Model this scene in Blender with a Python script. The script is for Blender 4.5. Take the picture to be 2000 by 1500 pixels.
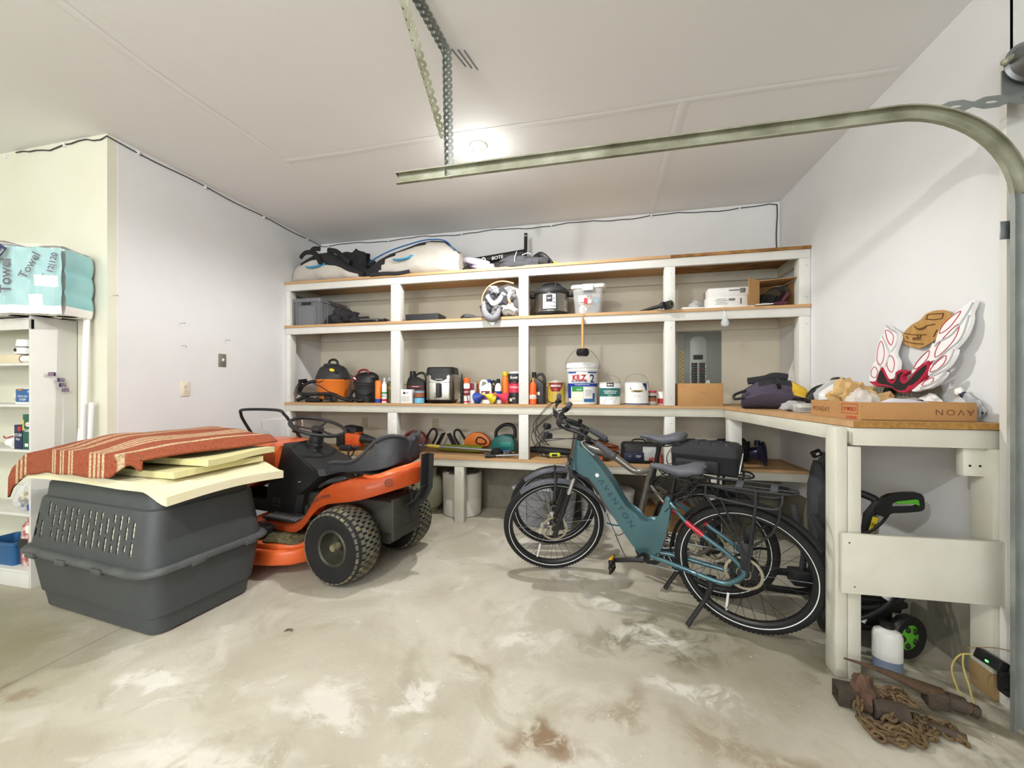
import bpy, bmesh, math, random
from mathutils import Vector as V, Matrix, noise
PI = math.pi
for o in list(bpy.data.objects): bpy.data.objects.remove(o)
SC = bpy.context.scene; COL = SC.collection
RND = random.Random(7)
# ---------------------------------------------------------------- camera
CAM = bpy.data.cameras.new('camera'); cam = bpy.data.objects.new('camera', CAM); COL.objects.link(cam)
CAM.sensor_fit = 'HORIZONTAL'; CAM.sensor_width = 36.0; CAM.lens = 765.0/2000*36
CAM.shift_y = 10.0/2000; CAM.clip_start = .02
cam.location = (0, 0, 1.29); cam.rotation_euler = (PI/2, 0, math.atan(172/765))
SC.camera = cam
SC.view_settings.view_transform = 'Standard'; SC.view_settings.look = 'None'
SC.view_settings.gamma = 1; SC.view_settings.use_curve_mapping = False
SC.view_settings.exposure = .85
W = bpy.data.worlds.new('world'); SC.world = W; W.use_nodes = True
W.node_tree.nodes['Background'].inputs[0].default_value = (.85, .93, 1, 1)
W.node_tree.nodes['Background'].inputs[1].default_value = 1.0
LAMPS = [  # x, y, watts, colour, radius
    (-0.857, 2.713, 1.5, (1, .985, .96), .035),
    (-1.35, -0.55, 70, (1, .985, .955), .05),
    (-4.6, -0.9, 20, (1, 1.0, .82), .05),
    (0.9, -2.6, 34, (1, .99, .965), .05)]
for i, (x, y, w, c, r) in enumerate(LAMPS):
    L = bpy.data.lights.new('bulb_light', 'POINT'); L.energy = w; L.color = c; L.shadow_soft_size = r
    lo = bpy.data.objects.new('bulb_light', L); lo.location = (x, y, 2.86); COL.objects.link(lo)
SP = bpy.data.lights.new('bulb_beam', 'SPOT'); SP.energy = 74; SP.color = (1, .985, .96); SP.spot_size = math.radians(172); SP.spot_blend = .35; SP.shadow_soft_size = .03
sp_ = bpy.data.objects.new('bulb_beam', SP); sp_.location = (-0.857, 2.713, 2.865); COL.objects.link(sp_)      # LED bulbs throw forward
SUN = bpy.data.lights.new('fill_light', 'AREA'); SUN.shape = 'RECTANGLE'; SUN.size = 3.4; SUN.size_y = 1.5; SUN.energy = 80; SUN.color = (.97, .985, 1)  # added soft frontal fill behind the camera, no window known there
so_ = bpy.data.objects.new('fill_light', SUN); so_.location = (-1.6, -4.08, 1.75); so_.rotation_euler = (-PI/2, 0, 0); so_.rotation_euler = (PI/2, 0, 0); COL.objects.link(so_)
# ---------------------------------------------------------------- materials
def lin(h):
    h = h.lstrip('#'); r = []
    for i in (0, 2, 4):
        c = int(h[i:i+2], 16)/255
        r.append(c/12.92 if c <= .04045 else ((c+.055)/1.055)**2.4)
    return (*r, 1)
MATS = {}
def mat(name, col, rough=.5, metal=0, nz=None, bump=None, trans=0, alpha=1, emit=0, coat=0, spec=.5, ior=1.45):
    """nz=(scale, colour2, contrast), bump=(scale, strength)"""
    if name in MATS: return MATS[name]
    m = bpy.data.materials.new(name); m.use_nodes = True; nt = m.node_tree; N = nt.nodes; Lk = nt.links
    b = N['Principled BSDF']; c = lin(col)
    b.inputs['Base Color'].default_value = c; b.inputs['Roughness'].default_value = rough
    b.inputs['Metallic'].default_value = metal; b.inputs['Transmission Weight'].default_value = trans
    b.inputs['Alpha'].default_value = alpha; b.inputs['Coat Weight'].default_value = coat
    b.inputs['Specular IOR Level'].default_value = spec; b.inputs['IOR'].default_value = ior
    if emit: b.inputs['Emission Color'].default_value = c; b.inputs['Emission Strength'].default_value = emit
    tc = N.new('ShaderNodeTexCoord')
    if nz:
        n = N.new('ShaderNodeTexNoise'); n.inputs['Scale'].default_value = nz[0]; n.inputs['Detail'].default_value = 6
        Lk.new(tc.outputs['Object'], n.inputs['Vector'])
        r = N.new('ShaderNodeValToRGB'); k = nz[2] if len(nz) > 2 else .2
        r.color_ramp.elements[0].position = .5-k; r.color_ramp.elements[1].position = .5+k
        r.color_ramp.elements[0].color = lin(nz[1]); r.color_ramp.elements[1].color = c
        Lk.new(n.outputs['Fac'], r.inputs['Fac']); Lk.new(r.outputs['Color'], b.inputs['Base Color'])
    if bump:
        n2 = N.new('ShaderNodeTexNoise'); n2.inputs['Scale'].default_value = bump[0]; n2.inputs['Detail'].default_value = 4
        Lk.new(tc.outputs['Object'], n2.inputs['Vector'])
        bp = N.new('ShaderNodeBump'); bp.inputs['Strength'].default_value = bump[1]; bp.inputs['Distance'].default_value = .01
        Lk.new(n2.outputs['Fac'], bp.inputs['Height']); Lk.new(bp.outputs['Normal'], b.inputs['Normal'])
    MATS[name] = m; return m
def wood_mat(name, c1, c2, scale=(2, 40, 40), rough=.6, k=.25, det=5):
    m = mat(name, c1, rough); nt = m.node_tree; N = nt.nodes; Lk = nt.links
    tc = N.new('ShaderNodeTexCoord'); mp = N.new('ShaderNodeMapping'); mp.inputs['Scale'].default_value = scale
    n = N.new('ShaderNodeTexNoise'); n.inputs['Scale'].default_value = 1; n.inputs['Detail'].default_value = det
    r = N.new('ShaderNodeValToRGB'); r.color_ramp.elements[0].position = .5-k; r.color_ramp.elements[1].position = .5+k
    r.color_ramp.elements[0].color = lin(c2); r.color_ramp.elements[1].color = lin(c1)
    Lk.new(tc.outputs['Object'], mp.inputs['Vector']); Lk.new(mp.outputs['Vector'], n.inputs['Vector'])
    Lk.new(n.outputs['Fac'], r.inputs['Fac']); Lk.new(r.outputs['Color'], N['Principled BSDF'].inputs['Base Color'])
    return m
def M(x, **k):
    """a plain material straight from a hex colour, or a named one"""
    if x in MATS: return MATS[x]
    return mat(x, x, k.get('rough', .45))
# ---------------------------------------------------------------- mesh builder
class MB:
    def __init__(s): s.bm = bmesh.new(); s.mats = []; s.T = Matrix()
    def mi(s, m):
        m = M(m) if isinstance(m, str) else m
        if m not in s.mats: s.mats.append(m)
        return s.mats.index(m)
    def _f(s, faces, m):
        i = s.mi(m)
        for f in faces: f.material_index = i
    def v(s, p): return s.bm.verts.new(s.T @ V(p))
    def box(s, c, d, m, rot=None, bev=0, seg=2, taper=None):
        R = rot if rot is not None else Matrix()
        if not isinstance(R, Matrix): R = Matrix.Rotation(R[2], 4, 'Z') @ Matrix.Rotation(R[1], 4, 'Y') @ Matrix.Rotation(R[0], 4, 'X')
        r = bmesh.ops.create_cube(s.bm, size=1, matrix=Matrix.Diagonal((*d, 1)))
        vs = r['verts']
        if taper:
            for q in vs:
                if q.co.z < 0: q.co.x *= taper[0]; q.co.y *= taper[1]
        fs = {f for q in vs for f in q.link_faces}
        if bev:
            es = {e for q in vs for e in q.link_edges}
            rb = bmesh.ops.bevel(s.bm, geom=list(es), offset=min(bev, min(d)*.49), segments=seg, affect='EDGES', profile=.5)
            vs = rb['verts']; fs = {f for q in vs for f in q.link_faces}
        bmesh.ops.transform(s.bm, matrix=s.T @ Matrix.Translation(V(c)) @ R.to_4x4(), verts=vs)
        s._f(fs, m); return s
    def ring(s, c, ax, r, n, a0=0, ref=None):
        ax = V(ax).normalized(); ref = V(ref) if ref else (V((0, 0, 1)) if abs(ax.z) < .9 else V((1, 0, 0)))
        x = ax.cross(ref).normalized(); y = ax.cross(x)
        return [s.v(V(c)+x*r*math.cos(a0+2*PI*i/n)+y*r*math.sin(a0+2*PI*i/n)) for i in range(n)]
    def skin(s, rings, m, caps=True, closed=False, wrap=True):
        fs = []; K = len(rings); n = len(rings[0])
        for k in range(K if closed else K-1):
            a, b = rings[k], rings[(k+1) % K]
            for i in range(n if wrap else n-1):
                j = (i+1) % n
                try: fs.append(s.bm.faces.new((a[i], a[j], b[j], b[i])))
                except ValueError: pass
        if caps and not closed and wrap:
            for q in (rings[0][::-1], rings[-1]):
                try: fs.append(s.bm.faces.new(q))
                except ValueError: pass
        s._f(fs, m); return s
    def cyl(s, p0, p1, r, m, r1=None, n=16, caps=True):
        d = V(p1)-V(p0)
        return s.skin([s.ring(p0, d, r, n), s.ring(p1, d, r if r1 is None else r1, n)], m, caps)
    def tube(s, pts, r, m, n=8, closed=False, sm=0, caps=True, flat=None):
        P = [V(p) for p in pts]; rr = r if isinstance(r, (list, tuple)) else [r]*len(P)
        if sm:
            Q = []; q2 = []; K = len(P)
            for i in range(K if closed else K-1):
                g = (lambda k: P[k % K]) if closed else (lambda k: P[min(max(k, 0), K-1)])
                p0, p1, p2, p3 = g(i-1), g(i), g(i+1), g(i+2)
                for j in range(sm):
                    t = j/sm
                    Q.append(.5*((2*p1)+(p2-p0)*t+(2*p0-5*p1+4*p2-p3)*t*t+(3*p1-p0-3*p2+p3)*t**3))
                    q2.append(rr[i]*(1-t)+rr[(i+1) % K]*t)
            if not closed: Q.append(P[-1]); q2.append(rr[-1])
            P, rr = Q, q2
        K = len(P); rings = []; ref = None
        for i in range(K):
            a = P[(i-1) % K] if (closed or i) else P[0]; b = P[(i+1) % K] if (closed or i < K-1) else P[-1]
            t = (b-a)
            if t.length < 1e-7: t = V((0, 0, 1))
            t.normalize()
            if ref is None: ref = V((0, 0, 1)) if abs(t.z) < .9 else V((1, 0, 0))
            x = (ref-t*ref.dot(t))
            if x.length < 1e-5: x = t.orthogonal()
            x.normalize(); y = t.cross(x); ref = x
            fx = flat or 1
            rings.append([s.v(P[i]+x*rr[i]*fx*math.cos(2*PI*k/n)+y*rr[i]*math.sin(2*PI*k/n)) for k in range(n)])
        return s.skin(rings, m, caps, closed)
    def lathe(s, prof, m, c=(0, 0, 0), ax=(0, 0, 1), n=24, caps=True, sx=1, sy=1):
        """prof: [(r,z),...]; m may be a list, one per band"""
        q = V((0, 0, 1)).rotation_difference(V(ax).normalized()).to_matrix(); c = V(c)
        rings = [[s.v(c+q @ V((max(r, .0003)*sx*math.cos(2*PI*i/n), max(r, .0003)*sy*math.sin(2*PI*i/n), z))) for i in range(n)] for r, z in prof]
        if isinstance(m, list):
            for k in range(len(rings)-1):
                s.skin(rings[k:k+2], m[min(k, len(m)-1)], False)
            if caps:
                s._f([s.bm.faces.new(rings[0][::-1])], m[0]); s._f([s.bm.faces.new(rings[-1])], m[-1])
        else: s.skin(rings, m, caps)
        return s
    def prism(s, poly, d, m, mtx=None, bev=0):
        """poly in local XY, extruded from z=0 to d"""
        mtx = mtx or Matrix(); a = [s.v(mtx @ V((x, y, 0))) for x, y in poly]; b = [s.v(mtx @ V((x, y, d))) for x, y in poly]
        fs = [s.bm.faces.new(a[::-1]), s.bm.faces.new(b)]
        n = len(a)
        for i in range(n): fs.append(s.bm.faces.new((a[i], a[(i+1) % n], b[(i+1) % n], b[i])))
        if bev:
            es = {e for f in fs[:2] for e in f.edges}
            rb = bmesh.ops.bevel(s.bm, geom=list(es), offset=bev, segments=2, affect='EDGES', profile=.5)
            fs = list({f for q in rb['verts'] for f in q.link_faces})
        s._f(fs, m); return s
    def grid(s, fn, nu, nv, m, th=0):
        """open surface fn(u,v)->point, optional thickness along local normal approx (solid)"""
        g = [[s.v(fn(i/nu, j/nv)) for j in range(nv+1)] for i in range(nu+1)]
        fs = [s.bm.faces.new((g[i][j], g[i+1][j], g[i+1][j+1], g[i][j+1])) for i in range(nu) for j in range(nv)]
        s._f(fs, m)
        if th:
            s.bm.normal_update()
            r = bmesh.ops.solidify(s.bm, geom=fs, thickness=th)
            s._f([f for f in r['geom'] if isinstance(f, bmesh.types.BMFace)], m)
        return s
    def ell(s, c, r, m, n=20, k=12, rot=None, nz=0, fl=None):
        R = rot if rot is not None else Matrix()
        if not isinstance(R, Matrix): R = Matrix.Rotation(R[2], 4, 'Z') @ Matrix.Rotation(R[1], 4, 'Y') @ Matrix.Rotation(R[0], 4, 'X')
        R = R.to_3x3(); rings = []
        for j in range(k+1):
            t = PI*j/k; rg = []
            for i in range(n):
                a = 2*PI*i/n; d = V((max(math.sin(t), .004)*math.cos(a), max(math.sin(t), .004)*math.sin(a), -math.cos(t)))
                q = V((d.x*r[0], d.y*r[1], d.z*r[2]))
                if nz: q *= 1+nz*noise.noise(V(c)*7+d*2.2)
                q = R @ q+V(c)
                if fl is not None: q.z = max(q.z, fl)
                rg.append(s.v(q))
            rings.append(rg)
        return s.skin(rings, m)
    def text(s, body, size, m, fn, align='CENTER', bold=0, sx=1, shear=0, spc=1, sub=0):
        """fn maps (x, y) of the flat text to a point"""
        key = (body, align, spc, bold)
        if key not in TXT:
            cu = bpy.data.curves.new('t', 'FONT'); cu.body = body; cu.size = 1; cu.align_x = align; cu.align_y = 'CENTER'
            cu.space_character = spc; cu.offset = bold; cu.resolution_u = 3
            ob = bpy.data.objects.new('t', cu); me = bpy.data.meshes.new_from_object(ob)
            TXT[key] = ([tuple(q.co) for q in me.vertices], [tuple(p.vertices) for p in me.polygons])
            bpy.data.objects.remove(ob); bpy.data.meshes.remove(me); bpy.data.curves.remove(cu)
        vs, ps = TXT[key]
        a, c, d = fn(0, 0), fn(.04, 0), fn(.08, 0)
        if (a+d-2*c).length > 1e-5:                          # curved label: cut the letters into narrow strips first
            t = bmesh.new(); tv = [t.verts.new((v_[0]*size*sx+v_[1]*shear*size*sx, v_[1]*size, 0)) for v_ in vs]
            for p in ps:
                try: t.faces.new([tv[i] for i in p])
                except ValueError: pass
            x0 = min(v_.co.x for v_ in t.verts); x1 = max(v_.co.x for v_ in t.verts); x = x0+.006
            while x < x1:
                bmesh.ops.bisect_plane(t, geom=t.verts[:]+t.edges[:]+t.faces[:], plane_co=(x, 0, 0), plane_no=(1, 0, 0)); x += .006
            t.verts.index_update(); nv = [s.v(fn(v_.co.x, v_.co.y)) for v_ in t.verts]
            s._f([s.bm.faces.new([nv[v_.index] for v_ in f.verts]) for f in t.faces], m); t.free(); return s
        nv = [s.v(fn((x+y*shear)*size*sx, y*size)) for x, y, z in vs]; fs = []
        for p in ps:
            try: fs.append(s.bm.faces.new([nv[i] for i in p]))
            except ValueError: pass
        s._f(fs, m); return s
    def mesh(s, name, ang=35):
        s.bm.normal_update()
        me = bpy.data.meshes.new(name); s.bm.to_mesh(me); s.bm.free()
        for m in s.mats: me.materials.append(m)
        me.polygons.foreach_set('use_smooth', [True]*len(me.polygons))
        me.set_sharp_from_angle(angle=math.radians(ang)); me.update()
        return me
    def build(s, name, parent=None, ang=35, label=None, fixn=True):
        if fixn: bmesh.ops.recalc_face_normals(s.bm, faces=s.bm.faces[:])
        o = bpy.data.objects.new(name, s.mesh(name, ang)); COL.objects.link(o)
        if parent: o.parent = parent
        if label: o['label'] = label
        return o
TXT = {}
def curved(R, z0, c=(0, 0), a0=-PI/2, off=.0006):
    """map flat (x,y) onto a cylinder of radius R, centred on direction a0"""
    return lambda x, y: V((c[0]+(R+off)*math.cos(a0+x/R), c[1]+(R+off)*math.sin(a0+x/R), z0+y))
def flat(o, ux=(1, 0, 0), uy=(0, 0, 1)):
    o, ux, uy = V(o), V(ux), V(uy); return lambda x, y: o+ux*x+uy*y
def patch(mb, fn, w, h, m, n=8, x0=0, y0=0):
    """a printed rectangle through the same map as text"""
    return mb.grid(lambda u, v: fn(x0+(u-.5)*w, y0+(v-.5)*h), n, 1, m)
def tag(o, label, cat, group=None, kind=None):
    if label: o['label'] = label
    if cat: o['category'] = cat
    if group: o['group'] = group
    if kind: o['kind'] = kind
    return o
def thing(name, label, cat, loc=(0, 0, 0), rz=0, group=None):
    o = bpy.data.objects.new(name, None); COL.objects.link(o); o.empty_display_size = .05
    o.location = loc; o.rotation_euler = (0, 0, rz); return tag(o, label, cat, group)
def solo(mb, name, label, cat, loc=(0, 0, 0), rz=0, group=None, ang=35):
    o = mb.build(name, ang=ang); o.location = loc; o.rotation_euler = (0, 0, rz); return tag(o, label, cat, group)
def struct(name, mb, ang=35, label=None):
    o = mb.build(name, ang=ang); o['kind'] = 'structure'
    if label: o['label'] = label
    return o
def dup(root, loc=None, rz=None, label=None, group=None):
    r = root.copy(); COL.objects.link(r)
    if loc is not None: r.location = loc
    if rz is not None: r.rotation_euler = (0, 0, rz)
    if label: r['label'] = label
    if group: r['group'] = group
    for ch in [o for o in root.children]:
        c = ch.copy(); COL.objects.link(c); c.parent = r
        for g in [o for o in ch.children]:
            d = g.copy(); COL.objects.link(d); d.parent = c
    return r
# real-world key dimensions (metres)
XL, XR, YB, ZC = -3.31, 1.645, 4.14, 3.05      # left wall, right wall, back wall, ceiling
YF = 3.575                                     # shelf fronts
YW = 2.02                                      # wall return at left
# ================================================================ common materials
mat('white_wall', '#e4e5e6', .75, nz=(3, '#dedfe0', .3), bump=(60, .05))
mat('cream_wall', '#e2e2d3', .7, nz=(3, '#dbdbc9', .3), bump=(60, .05))
mat('shelf_back_paint_bounce', '#d6d1c0', .42, nz=(2.5, '#ccc6b3', .3))  # cream paint, with the warm bounce inside the shelves mixed into the colour
mat('ceiling_paint', '#eaeaea', .85, bump=(40, .06))
mat('white_trim', '#dededa', .5, nz=(6, '#d6d5cd', .3), bump=(30, .06))
mat('white_trim_worn', '#d8d7cb', .5, nz=(5, '#cbc9ba', .25), bump=(20, .1))
mat('black_plastic', '#1b1c1e', .45); mat('black_rubber', '#151515', .75, bump=(120, .2))
mat('dark_grey_plastic', '#3a3b3e', .5); mat('charcoal', '#2a2b2d', .55)
mat('steel', '#b9bbbd', .28, 1); mat('steel_dull', '#8f9294', .45, 1); mat('chrome', '#d8dadc', .15, 1)
mat('galv', '#a3aaa8', .42, .55, nz=(9, '#858c88', .3)); mat('galv_old', '#b4b6a4', .55, .35, nz=(7, '#6f6f58', .25))
mat('cardboard', '#b88d5b', .85, nz=(14, '#ab8152', .4)); mat('cardboard_dark', '#8d6a3f', .9)
mat('white_plastic', '#e9e9ea', .4); mat('clear_plastic', '#eef2f4', .12, trans=0, alpha=.16)
mat('clear_bag', '#eef0f0', .2, alpha=.38, bump=(25, .6)); mat('paper', '#eeece6', .8)
mat('red', '#b3202a', .4); mat('blue', '#1b3f9a', .4); mat('yellow', '#d8bf2a', .45); mat('green', '#2f8f4c', .45)
wood_mat('mdf_edge', '#b98a54', '#a87a47', (6, 6, 60), .75, .3)
def board_mat():
    """particle board / plywood shelf top"""
    return wood_mat('shelf_board', '#c7a276', '#b18a5e', (1.2, 14, 14), .6, .3)
board_mat()
wood_mat('osb', '#a97b43', '#7a5428', (9, 22, 14), .8, .12, 9)
def floor_mat():
    m = mat('concrete_floor', '#c9c4b6', .5); nt = m.node_tree; N = nt.nodes; Lk = nt.links; b = N['Principled BSDF']
    tc = N.new('ShaderNodeTexCoord')
    def nz(scale, det=8, dist=0, rough=.6, off=(0, 0, 0), sc=(1, 1, 1)):
        mp = N.new('ShaderNodeMapping'); mp.inputs['Location'].default_value = off; mp.inputs['Scale'].default_value = sc
        n = N.new('ShaderNodeTexNoise'); n.inputs['Scale'].default_value = scale; n.inputs['Detail'].default_value = det
        n.inputs['Distortion'].default_value = dist; n.inputs['Roughness'].default_value = rough
        Lk.new(tc.outputs['Object'], mp.inputs[0]); Lk.new(mp.outputs[0], n.inputs['Vector']); return n.outputs['Fac']
    def ramp(src, a, c, v0=0, v1=1):
        r = N.new('ShaderNodeMapRange'); r.inputs[1].default_value = a; r.inputs[2].default_value = c
        r.inputs[3].default_value = v0; r.inputs[4].default_value = v1; r.interpolation_type = 'SMOOTHSTEP'
        Lk.new(src, r.inputs[0]); return r.outputs[0]
    def mul(a, c):
        n = N.new('ShaderNodeMath'); n.operation = 'MULTIPLY'; Lk.new(a, n.inputs[0])
        if isinstance(c, (int, float)): n.inputs[1].default_value = c
        else: Lk.new(c, n.inputs[1])
        return n.outputs[0]
    def mix(c0, col, fac):
        n = N.new('ShaderNodeMix'); n.data_type = 'RGBA'; Lk.new(fac, n.inputs[0])
        if isinstance(c0, str): n.inputs[6].default_value = lin(c0)
        else: Lk.new(c0, n.inputs[6])
        n.inputs[7].default_value = lin(col); return n.outputs[2]
    def blob(x, y, rx, ry, ang=0, soft=.5):
        mp = N.new('ShaderNodeMapping'); mp.vector_type = 'TEXTURE'
        mp.inputs['Location'].default_value = (x, y, 0); mp.inputs['Rotation'].default_value = (0, 0, ang); mp.inputs['Scale'].default_value = (rx, ry, 1)
        n = N.new('ShaderNodeTexNoise'); n.inputs['Scale'].default_value = 3.2; n.inputs['Detail'].default_value = 6
        Lk.new(tc.outputs['Object'], n.inputs['Vector'])
        va = N.new('ShaderNodeVectorMath'); va.operation = 'MULTIPLY_ADD'; Lk.new(n.outputs['Color'], va.inputs[0])
        va.inputs[1].default_value = (.5, .5, 0); Lk.new(tc.outputs['Object'], va.inputs[2])
        vs = N.new('ShaderNodeVectorMath'); vs.operation = 'SUBTRACT'; Lk.new(va.outputs[0], vs.inputs[0]); vs.inputs[1].default_value = (.25, .25, 0)
        Lk.new(vs.outputs[0], mp.inputs[0])
        ln = N.new('ShaderNodeVectorMath'); ln.operation = 'LENGTH'; Lk.new(mp.outputs[0], ln.inputs[0])
        return ramp(ln.outputs['Value'], 1, 1-soft)
    c = mix('#b5af9e', '#c9c4b5', ramp(nz(1.3, 9, .6), .38, .62))
    c = mix(c, '#a39d88', mul(ramp(nz(2.6, 10, 1.0, .65, (3, 1, 0)), .52, .66), .55))          # tan-grey mottling
    c = mix(c, '#d8d5cb', mul(ramp(nz(2.1, 10, 1.4, .62, (7, 4, 0)), .56, .66), .55))        # pale scaling
    c = mix(c, '#8f8b78', mul(blob(.75, 2.2, 1.1, .8, .3, .8), .78))                         # darker patch by the bikes
    c = mix(c, '#6e6853', mul(mul(blob(1.35, 1.95, .7, .5, -.3, .7), ramp(nz(3, 9, 1.5, .6, (1, 8, 0)), .42, .58)), .8))
    c = mix(c, '#8f8a6c', mul(blob(-3.3, 1.25, 1.5, .75, -.1, .7), .8))  # greenish lamp tint and shade at the left, painted into the floor colour
    c = mix(c, '#6f6a52', mul(mul(blob(.35, 2.15, .55, .28, .3, .6), ramp(nz(5, 9, 1.5, .6, (2, 3, 0)), .45, .6)), .8))
    for (x, y, rx, ry, a, f) in ((.25, 2.13, .13, .06, .3, .9), (.12, 2.42, .12, .05, 0, .8), (-1.9, 1.32, .14, .05, 0, .9), (.42, 1.75, .16, .05, 0, .7), (-.42, 1.95, .1, .05, 0, .7), (-1.1, 1.38, .18, .04, 0, .7), (-.75, 1.5, .09, .04, 0, .7), (-.45, 1.24, .2, .05, 0, .6), (-.1, 2.75, .25, .07, 0, .6), (-.6, 3.2, .3, .1, 0, .5), (-1.35, 1.15, .3, .07, 0, .5), (.1, 1.25, .2, .06, .3, .6)):
        c = mix(c, '#eeece6', mul(mul(blob(x, y, rx*1.5, ry*1.8, a, .6), ramp(nz(7, 9, 1, .7, (x, y, 0)), .40, .54)), f*.72))
    for (x, y, rx, ry, a, f) in ((-.22, 1.42, .17, .05, -.2, .9), (-.38, 1.3, .09, .03, .3, .8), (.05, 1.62, .2, .05, .4, .5), (-.6, 1.75, .1, .03, 0, .5), (-2.45, 1.2, .07, .03, 0, .5), (-2.9, 1.05, .1, .03, 0, .6), (.55, 1.55, .25, .06, 0, .5)):
        c = mix(c, '#7d6242', mul(mul(blob(x, y, rx*1.5, ry*1.8, a, .7), ramp(nz(9, 9, 1, .7, (y, x, 0)), .36, .56)), f))
    # fine speckle
    c = mix(c, '#f1f0ea', ramp(nz(46, 3, 0, .5, (5, 5, 0)), .73, .76))
    c = mix(c, '#6b6450', mul(ramp(nz(60, 3, 0, .5, (9, 2, 0)), .70, .75), .5))
    # saw-cut joint
    sx = N.new('ShaderNodeSeparateXYZ'); Lk.new(tc.outputs['Object'], sx.inputs[0])
    d = N.new('ShaderNodeMath'); d.operation = 'SUBTRACT'; Lk.new(sx.outputs[0], d.inputs[0]); d.inputs[1].default_value = -2.52
    ab = N.new('ShaderNodeMath'); ab.operation = 'ABSOLUTE'; Lk.new(d.outputs[0], ab.inputs[0])
    c = mix(c, '#5a5546', mul(ramp(ab.outputs[0], .0035, .0015), .8))
    Lk.new(c, b.inputs['Base Color'])
    bp = N.new('ShaderNodeBump'); bp.inputs['Strength'].default_value = .18; bp.inputs['Distance'].default_value = .01
    Lk.new(nz(22, 8), bp.inputs['Height']); Lk.new(bp.outputs[0], b.inputs['Normal'])
    Lk.new(ramp(nz(3, 5), .3, .7, .35, .65), b.inputs['Roughness'])
    return m
floor_mat()
mat('stem_concrete', '#928e7e', .85, nz=(5, '#625f52', .3), bump=(12, .6))
# ================================================================ the room
WX0, WY0 = -7.2, -4.2
struct('floor', MB().box(((WX0+3.2)/2, 0, -.05), (3.2-WX0+.4, 9.2, .1), 'concrete_floor'))
struct('ceiling', MB().box(((WX0+3.2)/2, 0, ZC+.05), (3.2-WX0+.4, 9.2, .1), 'ceiling_paint'))
mb = MB(); mb.box(((XL+XR)/2, YB+.06, 1.735), (XR-XL+.4, .12, 2.63), 'white_wall')
mb.box(((XL+XR)/2, YB-.003, 1.42), (XR-XL-.002, .008, 2.0), 'shelf_back_paint_bounce')
mb.box(((XL+XR)/2, YB+.045, .21), (XR-XL+.4, .15, .42), 'stem_concrete', bev=.01); struct('wall_back', mb)
mb = MB(); mb.box((XL-.06, (YW+YB)/2+.06, ZC/2), (.12, YB-YW, ZC), 'white_wall'); struct('wall_left', mb)
mb = MB(); mb.box(((WX0+XL-.002)/2, YW+.06, ZC/2), (XL-WX0-.002, .12, ZC), 'cream_wall'); struct('wall_left_return', mb)
mb = MB(); mb.box((XR+.06, 3.09, 1.72), (.12, 2.14, 2.66), 'white_wall')
mb.box((XR+.054, 3.09, .2), (.12, 2.14, .4), 'stem_concrete', bev=.01)
mb.box((XR+.06, 2.015, 2.82), (.12, .012, .46), 'white_wall'); struct('wall_right', mb)
mb = MB(); mb.box((XR+.06, -.93, 2.86), (.12, 5.9, .38), 'white_wall'); mb.box((XR+.06, -4.0, 1.5), (.12, .7, 3.1), 'white_wall'); struct('wall_right_header', mb)
mb = MB(); mb.box(((WX0+XR)/2, WY0-.06, ZC/2), (XR-WX0+.3, .12, ZC), 'white_wall'); struct('wall_front', mb)
mb = MB()
for x in (-3.32, -1.6, .12): mb.box((x, WY0+.03, 1.75), (.05, .06, 1.6), 'white_trim')
for z in (.96, 2.54): mb.box((-1.6, WY0+.03, z), (3.5, .06, .06), 'white_trim')
struct('fill_frame_1', mb)  # unseen frame, added only to go with the fill light
mb = MB(); mb.box((WX0-.06, -1.1, ZC/2), (.12, 6.3, ZC), 'cream_wall'); struct('wall_far_left', mb)
# drywall taping ridges on the ceiling
mb = MB()
mb.grid(lambda u, v: V((-2.40+.02*math.sin(9*v)+(u-.5)*.055, .6+v*2.1, ZC-.0015-.002*math.sin(PI*u))), 4, 12, 'ceiling_paint')
mb.grid(lambda u, v: V((.5+(u-.5)*.06, 2.56+v*1.58, ZC-.0015-.003*math.sin(PI*u))), 4, 12, 'ceiling_paint')
mb.grid(lambda u, v: V((-2.4+v*4.0, 2.565+.006*math.sin(14*v)+(u-.5)*.05, ZC-.0015-.002*math.sin(PI*u))), 4, 24, 'ceiling_paint')
struct('trim_1', mb)
# sectional garage door, closed, in the right-hand opening
mat('door_panel', '#5b4a3f', .55, nz=(5, '#4b3c33', .3))
mb = MB()
for k in range(5):
    mb.box((XR+.075, -.82, .265+k*.53), (.045, 5.6, .52), 'door_panel', bev=.006)
    for j in range(6):
        mb.box((XR+.05, -3.1+j*.92, .265+k*.53), (.012, .05, .5), 'galv')
dr = struct('door_1', mb)
hb = MB()
for k in range(1, 5): hb.box((XR+.05, 1.94, .53*k), (.014, .06, .09), 'white_plastic', bev=.004)
hb.build('hinge', dr)
jb = MB(); jb.box((XR+.03, 2.0, 1.33), (.14, .03, 2.66), 'white_trim'); struct('trim_2', jb)

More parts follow.
